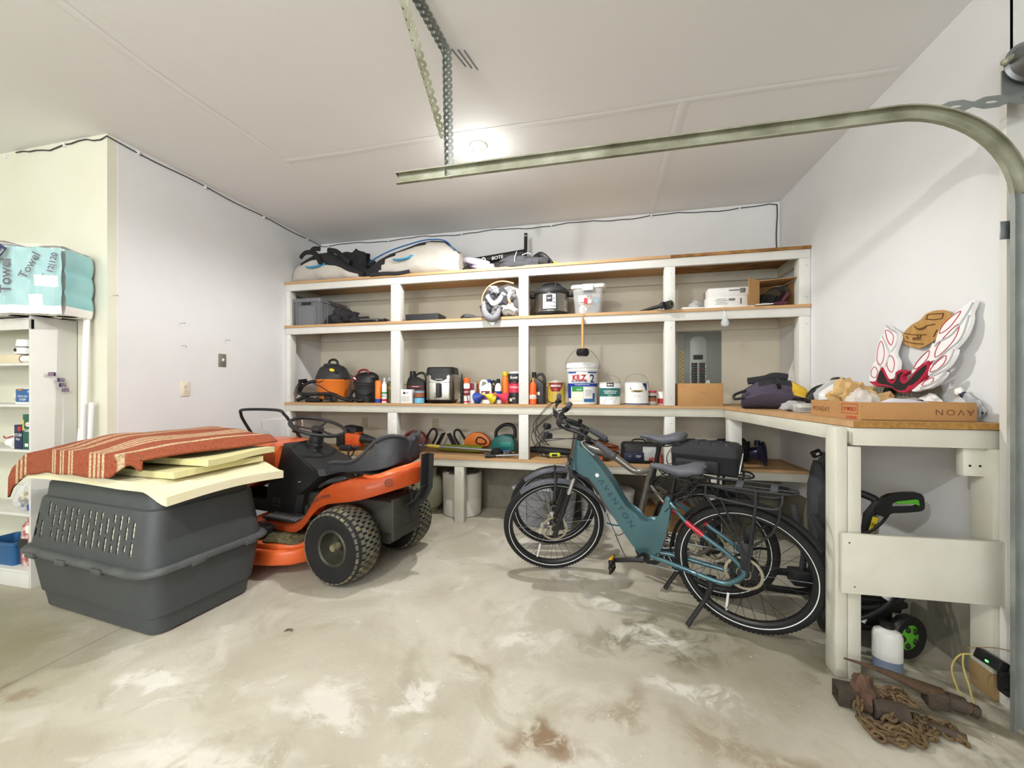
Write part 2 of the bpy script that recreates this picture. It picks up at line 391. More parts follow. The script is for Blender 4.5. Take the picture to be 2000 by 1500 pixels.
# wire stapled along the wall tops
mat('wire_black', '#3b3f40', .6)
pts = []; X = WX0+3.0
while X < XL-.05: pts.append((X, YW-.006, ZC-.03-.012*math.sin(X*11)-.006*math.sin(X*29))); X += .07
pts += [(XL+.004, YW-.006, ZC-.02)]
Y = YW+.08
while Y < YB-.05: pts.append((XL+.006, Y, ZC-.026-.006*math.sin(Y*9))); Y += .09
pts.append((XL+.01, YB-.008, ZC-.03)); X = XL+.1
while X < XR-.05: pts.append((X, YB-.007, ZC-.028-.01*math.sin(X*7)-.004*math.sin(X*23))); X += .09
pts.append((XR-.02, YB-.008, ZC-.03))
mb = MB(); mb.tube(pts, .0045, 'wire_black', n=5)
mb.tube([(XR-.025, YB-.008, ZC-.03), (XR-.022, YB-.007, ZC-.12), (XR-.03, YB-.007, ZC-.3), (XR-.026, YB-.007, ZC-.44), (XR-.012, YB-.012, ZC-.5)], .0055, 'wire_black', n=5, sm=4)
t = solo(mb, 'cable', 'thin dark cable stapled along the top of the walls under the ceiling', 'cable')
for p in [(X, YW-.008, ZC-.03) for X in (-4.3, -3.7)]+[(X, YB-.008, ZC-.03) for X in (-3.2, -2.4, -1.5, -.5, .5, 1.3)]+[(XL+.008, Y, ZC-.028) for Y in (2.2, 2.7, 3.3, 3.9)]:
    MB().box(p, (.013, .015, .028), 'white_plastic').build('cable_staple', t)
# ================================================================ ceiling bulbs
mat('porcelain', '#e6e4dc', .3); mat('bulb_glow', '#fffdf6', .3, emit=14)
def lampholder(x, y, label, first=[None]):
    if first[0] is not None: return dup(first[0], (x, y, ZC), 0, label)
    t = thing('ceiling_lampholder', label, 'lamp', (x, y, ZC), group='bare bulb lampholders'); first[0] = t
    b = MB(); b.lathe([(.0, 0), (.062, 0), (.064, -.012), (.056, -.024), (.03, -.03), (.024, -.05), (.0, -.05)], 'porcelain', n=28)
    for a in (0, PI): b.cyl((.043*math.cos(a), .043*math.sin(a), -.026), (.043*math.cos(a), .043*math.sin(a), -.031), .006, 'steel', n=8)
    b.build('holder', t)
    g = MB(); g.lathe([(.0, -.05), (.013, -.05), (.014, -.066), (.024, -.085), (.03, -.108), (.027, -.13), (.015, -.146), (.0, -.15)], 'bulb_glow', n=24)
    g.build('bulb', t)
    return t
lampholder(*LAMPS[0][:2], 'bare lit bulb in a white porcelain holder on the ceiling, before the shelves')
for k in (1, 2, 3):
    lampholder(*LAMPS[k][:2], ['', 'bare lit bulb on the ceiling above the camera', 'bare lit bulb on the ceiling of the left-hand bay', 'bare lit bulb on the ceiling behind the camera'][k])
# ================================================================ wall plates
def plate(loc, rz, kind, col, label, grp=None):
    t = thing('light_switch' if kind == 's' else 'wall_outlet', label, 'switch' if kind == 's' else 'outlet', loc, rz, grp)
    b = MB(); b.box((0, -.003, 0), (.072, .006, .116), col, bev=.004); b.build('cover_plate', t)
    c = MB()
    if kind == 's': c.box((0, -.012, .004), (.01, .022, .022), 'white_plastic', rot=(.5, 0, 0), bev=.002); c.build('toggle', t)
    else:
        for z in (.02, -.02):
            c.lathe([(.0, 0), (.017, 0), (.017, .004), (.0, .004)], col, c=(0, -.006, z), ax=(0, -1, 0), n=20)
            for x in (-.006, .006): c.box((x, -.0105, z+.002), (.002, .002, .009), 'black_plastic')
            c.cyl((0, -.0095, z-.009), (0, -.0112, z-.009), .0025, 'black_plastic', n=8)
        c.cyl((0, -.006, 0), (0, -.008, 0), .003, 'steel', n=8); c.build('receptacle', t)
mat('tan_plate', '#c0b49a', .5); mat('grey_plate', '#8d877a', .4, .4); mat('ivory_plate', '#e4dcc6', .4)
plate((XL+.001, 2.858, 1.548), PI/2, 's', 'grey_plate', 'brownish grey metal light switch plate on the white left wall')
plate((XL+.001, 2.535, 1.29), PI/2, 'o', 'ivory_plate', 'cream outlet on the white left wall, lower than the switch')
plate((-2.713, YB-.008, .9), 0, 'o', 'tan_plate', 'tan outlet on the back wall above the string trimmer')
plate((-1.817, YB-.008, .9), 0, 'o', 'tan_plate', 'tan outlet on the back wall above the red and black hedge trimmer')
plate((-.78, YB-.008, .92), 0, 'o', 'tan_plate', 'tan outlet on the back wall above the green jigsaw case')
# nails in the left wall
def nail(y, z, bend, label):
    b = MB(); b.tube([(0, 0, 0), (.045, 0, .004), (.05, -.002, -bend)], .0016, 'steel_dull', n=6)
    b.lathe([(.0, 0), (.004, 0), (.004, .0015), (.0, .0015)], 'steel_dull', c=(.05, -.002, -bend), ax=(1, 0, 0), n=8)
    solo(b, 'nail', label, 'nail', (XL, y, z), group='nails in the left wall')
nail(2.50, 1.82, .001, 'bent nail in the left wall, upper one above the cream outlet')
nail(2.51, 1.64, .012, 'bent nail in the left wall, lower one above the cream outlet')
nail(2.89, 1.73, .001, 'small nail in the left wall above the grey switch plate')
nail(2.05, 1.94, .004, 'small nail in the left wall near its outer corner')
# ================================================================ built-in shelving along the back wall
ZS = (2.437, 1.970, 1.148, .634)           # tops of the four boards
BT = .024
sh = thing('built_in_shelving', 'white framed wooden shelving of four long boards across the back wall', 'shelving', (0, 0, 0))
DX = {0: (-2.057, -1.956), 1: (-.741, -.649), 2: (.542, .628)}
for i, z in enumerate(ZS):
    b = MB(); ed = 'mdf_edge'
    segs = [(XL+.002, -.72), (-.72, .59), (.59, XR-.002)]
    for (a, c) in segs:
        b.box(((a+c)/2, (YF+YB-.01)/2-.004, z-BT/2), (c-a-.0015, YB-.01-YF+.008, BT), 'osb' if (i == 0 and a > .5) else 'shelf_board')
    o = b.build('shelf_board', sh)
    f = MB(); f.box(((XL+XR)/2, YF+.023, z-BT-.035), (XR-XL-.006, .038, .07), 'white_trim_worn' if i > 1 else 'white_trim', bev=.002); f.build('front_rail', o)
    k = MB(); k.box(((XL+XR)/2, YB-.03, z-BT-.045), (XR-XL-.006, .036, .088), 'white_trim_worn'); k.build('back_cleat', o)
    for x in (XL+.02, XR-.02):
        k = MB(); k.box((x, (YF+YB)/2, z-BT-.045), (.036, YB-YF-.1, .088), 'white_trim_worn'); k.build('side_cleat', o)
def upright(x0, x1, z0, z1, y=YF+.006, d=.088, m='white_trim'):
    b = MB(); b.box(((x0+x1)/2, y+d/2, (z0+z1)/2), (x1-x0, d, z1-z0), m, bev=.003)
    for zz in (z0+.06, z1-.06):
        b.cyl(((x0+x1)/2+.012, y-.0006, zz), ((x0+x1)/2+.012, y+.002, zz), .004, 'steel_dull', n=8)
    return b.build('upright', sh)
gaps = [(ZS[1], ZS[0]-BT-.07), (ZS[2], ZS[1]-BT-.07), (ZS[3], ZS[2]-BT-.07)]
for k, (z0, z1) in enumerate(gaps):
    for j in range(3):
        dx = -.035 if (k == 2 and j == 0) else 0
        upright(DX[j][0]+dx, DX[j][1]+dx, z0+.0005, z1-.0005)
    upright(XL+.002, XL+.062, z0+.0005, z1-.0005)
    if k < 2: upright(XR-.082, XR-.002, z0+.0005, z1-.0005)
for x0 in (-2.9, -1.378, .9): upright(x0, x0+.095, 0, ZS[3]-BT-.0705, y=YF+.006, m='white_trim_worn')
# ================================================================ L-shaped workbench return on the right
wb = thing('workbench', 'white timber workbench end with a chipboard top along the right wall', 'workbench', (0, 0, 0))
YE = 2.02; ZT = 1.148; IX = [(1.0, YF+.0), (1.095, YE)]
wood_mat('chipboard_edge', '#b28746', '#8e6733', (60, 60, 60), .8, .2)
b = MB(); b.prism([(1.0, YF-.010), (1.093, YE), (XR-.002, YE), (XR-.002, YF-.010)], BT+.003, 'shelf_board', Matrix.Translation((0, 0, ZT-BT-.003)))
for f in b.bm.faces:
    if f.calc_center_median().y < YE+.01: f.material_index = b.mi('chipboard_edge')
b.build('worktop', wb)
b = MB(); b.box((1.37, YE+.03, ZT-BT-.045), (.545, .036, .078), 'white_trim_worn', bev=.002); b.build('end_rail', wb)
d = V((.093, YE-YF, 0)).normalized(); a = math.atan2(d.y, d.x); mid = V((1.0465+.022, (YE+YF)/2, ZT-BT-.04))
b = MB(); b.box(mid, ((YF-YE)-.06, .036, .07), 'white_trim_worn', rot=(0, 0, a), bev=.002); b.build('side_rail', wb)
b = MB(); b.box((1.065, YF-.055, (ZS[3]+ZT-BT-.07)/2+.0), (.095, .09, ZT-BT-.075-ZS[3]+.0), 'white_trim', bev=.003); b.build('corner_post', wb)
for (x0, x1, nm) in ((1.03, 1.075, 'leg'), (1.077, 1.128, 'leg')):
    b = MB(); b.box(((x0+x1)/2, YE+.052, (ZT-BT-.005)/2 if x0 < 1.05 else (ZT-BT-.09)/2), (x1-x0, .085, ZT-BT-.005 if x0 < 1.05 else ZT-BT-.09), 'white_trim_worn', bev=.004)
    b.build(nm, wb)
b = MB(); b.box((1.614, YE+.05, .575), (.056, .105, .93), 'white_trim_worn', bev=.004); b.build('leg', wb)
b = MB(); b.box((1.555, YE+.052, ZT-BT-.145), (.085, .038, .12), 'white_trim_worn', bev=.004)
for x in (1.535, 1.57): b.cyl((x, YE+.034, ZT-BT-.16), (x, YE+.032, ZT-BT-.16), .005, 'black_plastic', n=8)
b.build('gusset', wb)
mat('raw_wood', '#a58a5e', .85, nz=(9, '#7a6342', .3))
b = MB(); b.box((1.614, YE+.05, .055), (.058, .11, .108), 'raw_wood', bev=.006); b.build('foot_block', wb)
b = MB(); b.prism([(1.035, .398), (1.642, .408), (1.642, .668), (1.035, .658)], .02, 'white_trim_worn', Matrix.Translation((0, YE-.012, 0)) @ Matrix.Rotation(PI/2, 4, 'X') , bev=.002)
for x, z in ((1.06, .62), (1.08, .43), (1.62, .64), (1.62, .44)): b.cyl((x, YE-.0325, z), (x, YE-.03, z), .004, 'steel_dull', n=8)
b.build('cross_board', wb)
# ================================================================ electrical panel
mat('panel_grey', '#7e8580', .45, .3); mat('panel_light', '#9aa19b', .45, .2)
t = thing('breaker_panel', 'grey electrical breaker panel with open door set in the back wall', 'electrical panel', (.74, YB-.008, 1.505))
b = MB(); b.box((.2, -.006, -.0), (.40, .012, .69), 'panel_grey', bev=.003); b.build('cover', t)
b = MB(); b.prism([(.115, -.33), (.265, -.33), (.265, .25), (.245, .29), (.21, .3), (.17, .3), (.135, .29), (.115, .25)], .006, 'panel_light', Matrix.Translation((0, -.012, .0)) @ Matrix.Rotation(PI/2, 4, 'X'), bev=.002)
b.box((.19, -.02, .095), (.085, .004, .045), 'black_plastic'); b.build('breaker_frame', t)
for k in range(12):
    for s_ in (0, 1):
        q = MB(); q.box((.155+s_*.07, -.023, .03-.024*k), (.052, .012, .02), 'black_plastic', bev=.002)
        q.box((.155+s_*.07+(.008 if s_ else -.008), -.031, .03-.024*k), (.016, .008, .008), 'red' if (k*3+s_) % 7 == 0 else 'dark_grey_plastic')
        if k % 4 == 1 or s_ == 0: q.box((.155+s_*.07-.032*(1 if s_ == 0 else -1), -.0185, .03-.024*k), (.01, .002, .012), 'paper')
        q.build('breaker', t)
b = MB(); b.box((.03, -.03, -.0), (.075, .004, .66), 'panel_light', rot=(0, 0, .2), bev=.001); d_ = b.build('door', t)
mat('schedule_paper', '#c9b98d', .8, nz=(4, '#b8a777', .2))
b = MB(); b.box((.036, -.035, -.02), (.05, .001, .36), 'schedule_paper', rot=(0, 0, .2))
for k in range(16):
    b.box((.028+.016*(k % 2), -.0375+.0032*(k % 2), .14-.02*k), (.01+.004*((k*7) % 3), .0006, .006), 'M_ink' if False else 'dark_grey_plastic', rot=(0, 0, .2))
b.build('circuit_schedule', t, label='handwritten yellowed circuit list')
# ================================================================ overhead door track
def perf(mb, o, u, v, L, w, m, pitch=.034, r=.0062, th=.003, slot=1.0):
    """perforated strip: one octagonal hole per cell"""
    o, u, v = V(o), V(u).normalized(), V(v).normalized(); n = u.cross(v)*th; K = max(1, int(L/pitch)); p = L/K
    for k in range(K):
        c = o+u*(p*(k+.5))
        out = []; inn = []
        for i in range(8):
            a = PI/8+i*PI/4; ca, sa = math.cos(a), math.sin(a); s_ = max(abs(ca), abs(sa))
            out.append((ca/s_*p/2, sa/s_*w/2)); inn.append((ca*r*slot, sa*r))
        R = [[mb.v(c+u*x+v*y+nn) for x, y in q] for q, nn in ((out, V()), (inn, V()), (inn, n), (out, n))]
        mb.skin(R, m, caps=False, closed=True)
def angle_bar(mb, p0, p1, va, vb, w, m, **k):
    L = (V(p1)-V(p0)).length; u = V(p1)-V(p0)
    perf(mb, V(p0)+V(va).normalized()*w/2, u, va, L, w, m, **k); perf(mb, V(p0)+V(vb).normalized()*w/2, u, vb, L, w, m, **k)
TY, TZ, TX = 1.87, 2.385, 1.545
def cpath(x0, r, n=14):
    pts = [(x0, TZ), (x0+.6, TZ), (0.2, TZ), (TX-r, TZ)]
    pts += [(TX-r+r*math.sin(PI/2*i/n), TZ-r+r*math.cos(PI/2*i/n)) for i in range(1, n+1)]
    pts += [(TX, 1.5), (TX, .8), (TX, .0)]
    return pts
tr = thing('door_track', 'galvanised garage door track curving down beside the workbench', 'door track', (0, 0, 0))
b = MB(); P = cpath(-1.03, .40); prof = [(-.03, -.032), (-.03, -.028), (-.012, -.030), (-.010, -.026), (.0, -.012), (.0, .012), (-.006, .026), (-.022, .031), (-.030, .026), (-.030, .02),
     (-.028, .02), (-.028, .025), (-.022, .0285), (-.008, .024), (.0025, .013), (.0025, -.013), (-.0075, -.0285), (-.012, -.0325)]
def rings_for(mb, P):
    out = []
    for i, (x, z) in enumerate(P):
        a = P[max(i-1, 0)]; c = P[min(i+1, len(P)-1)]
        t = V((c[0]-a[0], 0, c[1]-a[1])).normalized(); nrm = V((-t.z, 0, t.x))
        out.append([mb.v(V((x, TY, z))+nrm*pz+V((0, py*-1, 0))*-1) for py, pz in prof])
    return out
b.skin(rings_for(b, P[:17]), 'galv_old', caps=True); b.build('horizontal_track', tr)
b = MB(); b.skin(rings_for(b, P[16:]), 'galv', caps=True); b.build('vertical_track', tr)
b = MB()
for x in (-.75,): b.lathe([(.0, 0), (.006, 0), (.006, .004), (.0, .005)], 'steel_dull', c=(x, TY-.001, TZ), ax=(0, -1, 0), n=8)
b.build('bolt', tr)
b = MB(); b.box((TX, TY+.012, 1.9), (.09, .004, .07), 'steel_dull', bev=.01); b.build('splice_plate', tr)
b = MB(); angle_bar(b, (-.775, TY+.014, ZC-.02), (-.762, TY+.014, TZ-.02), (1, 0, 0), (0, -1, 0), .036, 'galv'); b.build('hanger_strap', tr)
b = MB(); angle_bar(b, (-.85, 1.46, ZC-.01), (-.80, TY+.006, 2.575), (1, 0, 0), (0, 1, .5), .04, 'galv_old'); b.build('diagonal_brace', tr)
b = MB(); angle_bar(b, (-.83, 1.3, ZC-.003), (-.79, TY+.03, ZC-.003), (1, 0, 0), (0, 0, -1), .036, 'galv', th=.002)
b.box((-.81, 1.6, ZC-.004), (.10, .7, .006), 'galv', rot=(0, 0, .0)) if False else None
b.build('ceiling_angle', tr)
for k in range(3): MB().tube([(-.745+.03*k, 1.9+.01*k, ZC-.01), (-.70+.03*k, 1.99+.01*k, ZC-.035-.006*k)], .004, 'steel_dull', n=6).build('lag_bolt', tr)
b = MB(); perf(b, (1.08, TY+.01, TZ+.012), (1, 0, .0), (0, 0, 1), .56, .045, 'galv', pitch=.11, r=.005, slot=4.2); b.build('flag_angle', tr)
for zz in (1.93, .42, 1.2): 
    b = MB(); b.box((TX+.048, TY+.02, zz), (.09, .004, .05), 'galv', bev=.006); b.build('jamb_bracket', tr)
b = MB(); b.box((1.585, TY+.055, 2.40+.075), (.09, .005, .13), 'galv'); b.build('end_bearing_plate', tr)
mat('rust_orange', '#a5623a', .6, nz=(8, '#7d4426', .3))
t = thing('cable_drum', 'grey cable drum with rusty orange hub above the door track', 'door hardware', (1.60, 1.86, 2.545))
b = MB(); b.lathe([(.018, -.04), (.075, -.04), (.078, -.034), (.066, -.028), (.058, .02), (.062, .03), (.074, .036), (.076, .044), (.05, .044), (.018, .04)], 'steel_dull', ax=(.0, -1, .0), n=32); b.build('drum', t)
b = MB(); b.lathe([(.0, .0), (.048, .0), (.05, .06), (.04, .064), (.0, .06)], 'rust_orange', ax=(0, -1, 0), n=24); b.build('hub', t)
b = MB(); b.cyl((0, -1.3, 0), (0, .06, 0), .0125, 'galv'); b.build('shaft', t)
b = MB(); b.cyl((-.085, .02, -.0), (-.03, .03, .035), .011, 'galv_old', n=12); b.ell((-.085, .02, -.0), (.013, .013, .013), 'galv_old', n=10, k=6); b.build('cable_stud', t)
# dark sensor / opener eye at the foot of the track
t = thing('safety_sensor', 'black door safety sensor with a green light at the track foot', 'sensor', (1.555, 1.93, .0))
mat('led_green', '#38ff4a', .3, emit=6)
b = MB(); b.box((.0, .055, .185), (.036, .10, .045), 'black_plastic', rot=(0, .35, .1), bev=.006); b.build('sensor_body', t)
b = MB(); b.ell((-.019, .05, .183), (.003, .008, .004), 'led_green', n=8, k=6); b.build('indicator_light', t)
b = MB()
b.box((.02, -.0, .165), (.075, .02, .02), 'black_plastic', rot=(0, .1, .1), bev=.003); b.box((.03, -.01, .10), (.075, .02, .02), 'black_plastic', rot=(0, .1, .1), bev=.003); b.box((.03, .02, .12), (.05, .05, .09), 'black_plastic', bev=.01); b.build('mounting_bracket', t)
b = MB(); b.tube([(-.02, .1, .175), (-.05, .13, .15), (-.1, .10, .1), (-.115, .03, .03), (-.1, .0, .01), (-.075, .05, .06), (-.06, .1, .12), (-.045, .12, .16)], .003, 'mustard_wire' if 'mustard_wire' in MATS else mat('mustard_wire', '#b7a65c', .6), n=6, sm=5)
b.tube([(-.03, .12, .19), (.02, .06, .235), (.07, .0, .25)], .002, 'raw_wood', n=5, sm=4); b.build('wire', t)
# ================================================================ dog crate
mat('crate_grey', '#484c4e', .5, nz=(5, '#424648', .3), bump=(220, .12)); mat('crate_rim', '#5a5e5e', .5, nz=(9, '#454949', .25), bump=(60, .2))
CRX, CRY, CRA = -2.725, 1.885, -.107
cr = thing('dog_crate', 'big dark grey plastic dog kennel with slotted vents, topped by foam and a rug', 'dog crate', (CRX, CRY, 0), CRA)
def rrect(mb, lx, ly, z, r, n=6, dx=0, dy=0):
    pts = []
    for (sx, sy, a0) in ((1, 1, 0), (-1, 1, PI/2), (-1, -1, PI), (1, -1, 3*PI/2)):
        for k in range(n+1):
            a = a0+PI/2*k/n; pts.append((dx+sx*(lx/2-r)+r*math.cos(a), dy+sy*(ly/2-r)+r*math.sin(a), z))
    return [mb.v(p) for p in pts]
def rloft(mb, rows, m, caps=True, n=6):
    mb.skin([rrect(mb, *q, n=n) if len(q) == 4 else rrect(mb, q[0], q[1], q[2], q[3], n, q[4], q[5]) for q in rows], m, caps); return mb
b = MB()
rloft(b, [(.98, .48, .0, .05), (1.03, .53, .012, .075), (1.05, .55, .095, .08), (1.075, .575, .105, .085), (1.13, .635, .335, .09), (1.11, .615, .335, .085), (1.06, .56, .11, .08), (1.03, .53, .03, .07), (.98, .48, .02, .05)], 'crate_grey', n=8)
b.build('lower_shell', cr)
b = MB(); rloft(b, [(1.12, .62, .336, .09), (1.17, .70, .338, .10), (1.185, .715, .345, .10), (1.185, .715, .357, .10), (1.17, .69, .372, .10), (1.165, .665, .376, .09), (1.11, .61, .376, .085)], 'crate_rim', caps=False, n=8)
for x in (-.40, -.1, .22): b.box((x, -.355, .345), (.09, .022, .03), 'crate_rim', bev=.004)
for y in (-.1, .2): b.box((.585, y, .345), (.022, .07, .03), 'crate_rim', bev=.004)
b.build('rim', cr)
# upper shell: closed thick shell, then real slots cut through both long sides
rows_o = [(1.14, .64, .374, .09), (1.07, .575, .64, .085), (1.06, .565, .655, .085), (1.035, .54, .662, .08), (1.02, .525, .735, .075), (.99, .495, .757, .07), (.9, .42, .764, .05)]
rows_i = [(q[0]-.006, q[1]-.006, q[2]-(.003 if q[2] > .66 else 0), q[3]) for q in rows_o[::-1]]
b = MB(); R = [rrect(b, *q, n=8) for q in rows_o+rows_i]
b.skin(R, 'crate_grey', caps=False); b._f([b.bm.faces.new(R[-1][::-1]+[]) if False else b.bm.faces.new(R[len(rows_o)-1])], 'crate_grey')
b._f([b.bm.faces.new(R[len(rows_o)][::-1])], 'crate_grey')
# separate outer/inner: drop the connecting band between the two caps
n_ = len(R[0]); a_, c_ = R[len(rows_o)-1], R[len(rows_o)]
fd = [f for f in b.bm.faces if len(f.verts) == 4 and any(v in a_ for v in f.verts) and any(v in c_ for v in f.verts)]
bmesh.ops.delete(b.bm, geom=fd, context='FACES_ONLY')
b.skin([R[-1], R[0]], 'crate_grey', caps=False)
shell = b.build('upper_shell', cr, ang=30)
cut = MB(); rs = random.Random(3); x = -.475; col = 0
while x < .44:
    pat = [[(.425, .50), (.515, .60)], [(.425, .47), (.485, .56), (.575, .625)], [(.425, .53), (.545, .625)], [(.44, .48), (.50, .57), (.585, .625)]][col % 4]
    if col == 0: pat = [(.43, .48), (.495, .57)]
    if col == 1: pat = [(.43, .53)]
    if col == 2: pat = [(.555, .64)]
    for (z0, z1) in pat:
        w = .0105; poly = [(x+w*math.cos(t), z1-w+w*math.sin(t)) for t in [PI*k/5 for k in range(6)]]+[(x+w*math.cos(t), z0+w+w*math.sin(t)) for t in [PI+PI*k/5 for k in range(6)]]
        cut.prism(poly, .3, 'crate_grey', Matrix.Translation((0, -.15, 0)) @ Matrix.Rotation(PI/2, 4, 'X'))
    x += .0535 if col < 3 else .0555; col += 1
for kx in (-.28, .06, .34):
    cut.prism([(kx-.13, .44), (kx+.11, .44), (kx+.11, .63), (kx-.13, .63)], .4, 'crate_grey', Matrix.Translation((0, .55, 0)) @ Matrix.Rotation(PI/2, 4, 'X'))
co = cut.build('t'); bo = shell.modifiers.new('b', 'BOOLEAN'); bo.operation = 'DIFFERENCE'; bo.object = co; bo.solver = 'EXACT'
co.parent = cr
bpy.context.view_layer.update(); dg = bpy.context.evaluated_depsgraph_get()
me = bpy.data.meshes.new_from_object(shell.evaluated_get(dg)); shell.modifiers.clear(); shell.data = me
bpy.data.objects.remove(co)
for nm_ in ('shell',): me.set_sharp_from_angle(angle=.6)
mat('backing', '#d9d6c4', .8)  # pale panel added close behind the slots so they read bright
b = MB(); b.grid(lambda u, v: V((-.47+.90*u, -.3100+.0305*v, .395+.25*v)), 6, 4, 'backing', th=.002)
for k in range(9): b.cyl((-.47, -.3108+.0033*k, .41+.027*k), (.43, -.3108+.0033*k, .41+.027*k), .0012, 'cap_wire' if 'cap_wire' in MATS else mat('cap_wire', '#26262a', .5), n=5)
b.build('vent_backing', cr, label='pale liner with thin dark wires, added to brighten the vent slots')
# wire mesh door inside far end
b = MB()
for k in range(7): b.cyl((-.555, -.18+.06*k, .12), (-.53, -.18+.06*k, .62), .0022, 'steel', n=6)
for k in range(8): b.cyl((-.552+.002*k, -.19, .14+.066*k), (-.552+.002*k, .19, .14+.066*k), .0022, 'steel', n=6)
b.build('wire_door', cr)
b = MB()
for k in range(28): b.cyl((-.45+.034*k, .292, .42), (-.45+.034*k, .272, .65), .0016, 'steel', n=5)
for k in range(7): b.cyl((-.46, .289-.003*k, .435+.035*k), (.48, .289-.003*k, .435+.035*k), .0016, 'steel', n=5)
b.build('wire_window', cr)
b = MB(); b.box((-.3, -.307, .3), (.12, .006, .03), 'crate_rim') ; b.bm.free()
# ---------------------------------------------------------------- foam pads and rug
mat('foam', '#e3dfae', .85, nz=(4, '#d6cf92', .3), bump=(150, .2)); mat('foam_pale', '#efe9d2', .85, nz=(3, '#e8dfb0', .3), bump=(150, .15))
def ss(a, b_, x): t = min(max((x-a)/(b_-a), 0), 1); return t*t*(3-2*t)
def pad(fn, th, m, nu=36, nv=22):
    b = MB(); top = [[V(fn(i/nu, j/nv)) for j in range(nv+1)] for i in range(nu+1)]
    def lay(dz): return [[b.v(p+V((0, 0, dz))) for p in r] for r in top]
    T, B_ = lay(th), lay(0); fs = []
    for i in range(nu):
        for j in range(nv):
            fs.append(b.bm.faces.new((T[i][j], T[i+1][j], T[i+1][j+1], T[i][j+1]))); fs.append(b.bm.faces.new((B_[i][j], B_[i][j+1], B_[i+1][j+1], B_[i+1][j])))
    for i in range(nu):
        for j in (0, nv): fs.append(b.bm.faces.new((T[i][j], T[i+1][j], B_[i+1][j], B_[i][j]) if j == 0 else (B_[i][j], B_[i+1][j], T[i+1][j], T[i][j])))
    for j in range(nv):
        for i in (0, nu): fs.append(b.bm.faces.new((T[i][j], B_[i][j], B_[i][j+1], T[i][j+1]) if i == 0 else (T[i][j], T[i][j+1], B_[i][j+1], B_[i][j])))
    b._f(fs, m); return b
def f1(u, v):
    x = -.565+1.235*u; y = -.33+.66*v+.03*u
    z = .769-.028*ss(.86, 1, u)*(1 if True else 0)+.008*math.sin(5*u+2*v)
    z = max(z, .766) if u < .84 else .768-.06*ss(.84, 1, u)+.02*math.sin(3*v)*ss(.84, 1, u)
    return (x, y, z)
fb = pad(f1, .046, 'foam_pale'); solo(fb, 'foam_pad', 'long flat cream foam pad lying directly on the dark grey dog crate', 'foam', (CRX, CRY, 0), CRA)
def f2(u, v): return (-.36+.92*u, -.24+.53*v, .8165+.003*math.sin(6*u+3*v)+.003)
solo(pad(f2, .034, 'foam'), 'foam_pad', 'yellowish foam slab, second from the bottom of the stack on the dog crate', 'foam', (CRX, CRY, 0), CRA+.05)
def f3(u, v): return (-.20+.80*u, -.17+.48*v, .860+.005*math.sin(4*u+5*v)+.005)
solo(pad(f3, .034, 'foam'), 'foam_pad', 'upper yellow foam slab, just under the rust striped rug', 'foam', (CRX, CRY, 0), CRA+.16)
def rug_mat():
    m = mat('rug_pile', '#a3573a', .95); nt = m.node_tree; N = nt.nodes; Lk = nt.links; b = N['Principled BSDF']
    uv = N.new('ShaderNodeAttribute'); uv.attribute_name = 'rugx'
    r = N.new('ShaderNodeValToRGB'); r.color_ramp.interpolation = 'LINEAR'; e = r.color_ramp.elements
    rust, cream, dark = lin('#a5583a'), lin('#d9c7a0'), lin('#93492f')
    st = []
    for c in (.07, .105, .14): st.append((c, .010))
    for c in (.425, .449): st.append((c, .009))
    for c in (.508, .532): st.append((c, .008))
    for c in (.585, .608): st.append((c, .008))
    for c in (.735, .762, .789, .816): st.append((c, .009))
    st.append((.90, .013))
    # a stripe mask from maths: max over stripes of smooth pulse
    prev = None
    for c, w in st:
        d = N.new('ShaderNodeMath'); d.operation = 'SUBTRACT'; Lk.new(uv.outputs['Fac'], d.inputs[0]); d.inputs[1].default_value = c
        a = N.new('ShaderNodeMath'); a.operation = 'ABSOLUTE'; Lk.new(d.outputs[0], a.inputs[0])
        s = N.new('ShaderNodeMapRange'); s.inputs[1].default_value = w*1.1; s.inputs[2].default_value = w*.6; Lk.new(a.outputs[0], s.inputs[0])
        if prev is None: prev = s.outputs[0]
        else:
            q = N.new('ShaderNodeMath'); q.operation = 'MAXIMUM'; Lk.new(prev, q.inputs[0]); Lk.new(s.outputs[0], q.inputs[1]); prev = q.outputs[0]
    tc = N.new('ShaderNodeTexCoord'); n = N.new('ShaderNodeTexVoronoi'); n.inputs['Scale'].default_value = 150; Lk.new(tc.outputs['Object'], n.inputs['Vector'])
    n3 = N.new('ShaderNodeTexNoise'); n3.inputs['Scale'].default_value = 90; Lk.new(tc.outputs['Object'], n3.inputs['Vector'])
    pm = N.new('ShaderNodeMapRange'); pm.inputs[1].default_value = .38; pm.inputs[2].default_value = .58; Lk.new(n3.outputs['Fac'], pm.inputs[0])
    mm = N.new('ShaderNodeMath'); mm.operation = 'MULTIPLY'; Lk.new(prev, mm.inputs[0])
    ad = N.new('ShaderNodeMapRange'); ad.inputs[3].default_value = .55; ad.inputs[4].default_value = 1; Lk.new(pm.outputs[0], ad.inputs[0]); Lk.new(ad.outputs[0], mm.inputs[1])
    base = N.new('ShaderNodeMix'); base.data_type = 'RGBA'; base.inputs[6].default_value = dark; base.inputs[7].default_value = rust; Lk.new(pm.outputs[0], base.inputs[0])
    mx = N.new('ShaderNodeMix'); mx.data_type = 'RGBA'; Lk.new(mm.outputs[0], mx.inputs[0]); Lk.new(base.outputs[2], mx.inputs[6]); mx.inputs[7].default_value = cream
    Lk.new(mx.outputs[2], b.inputs['Base Color'])
    bp = N.new('ShaderNodeBump'); bp.inputs['Strength'].default_value = .7; bp.inputs['Distance'].default_value = .006
    Lk.new(n.outputs['Distance'], bp.inputs['Height']); Lk.new(bp.outputs[0], b.inputs['Normal'])
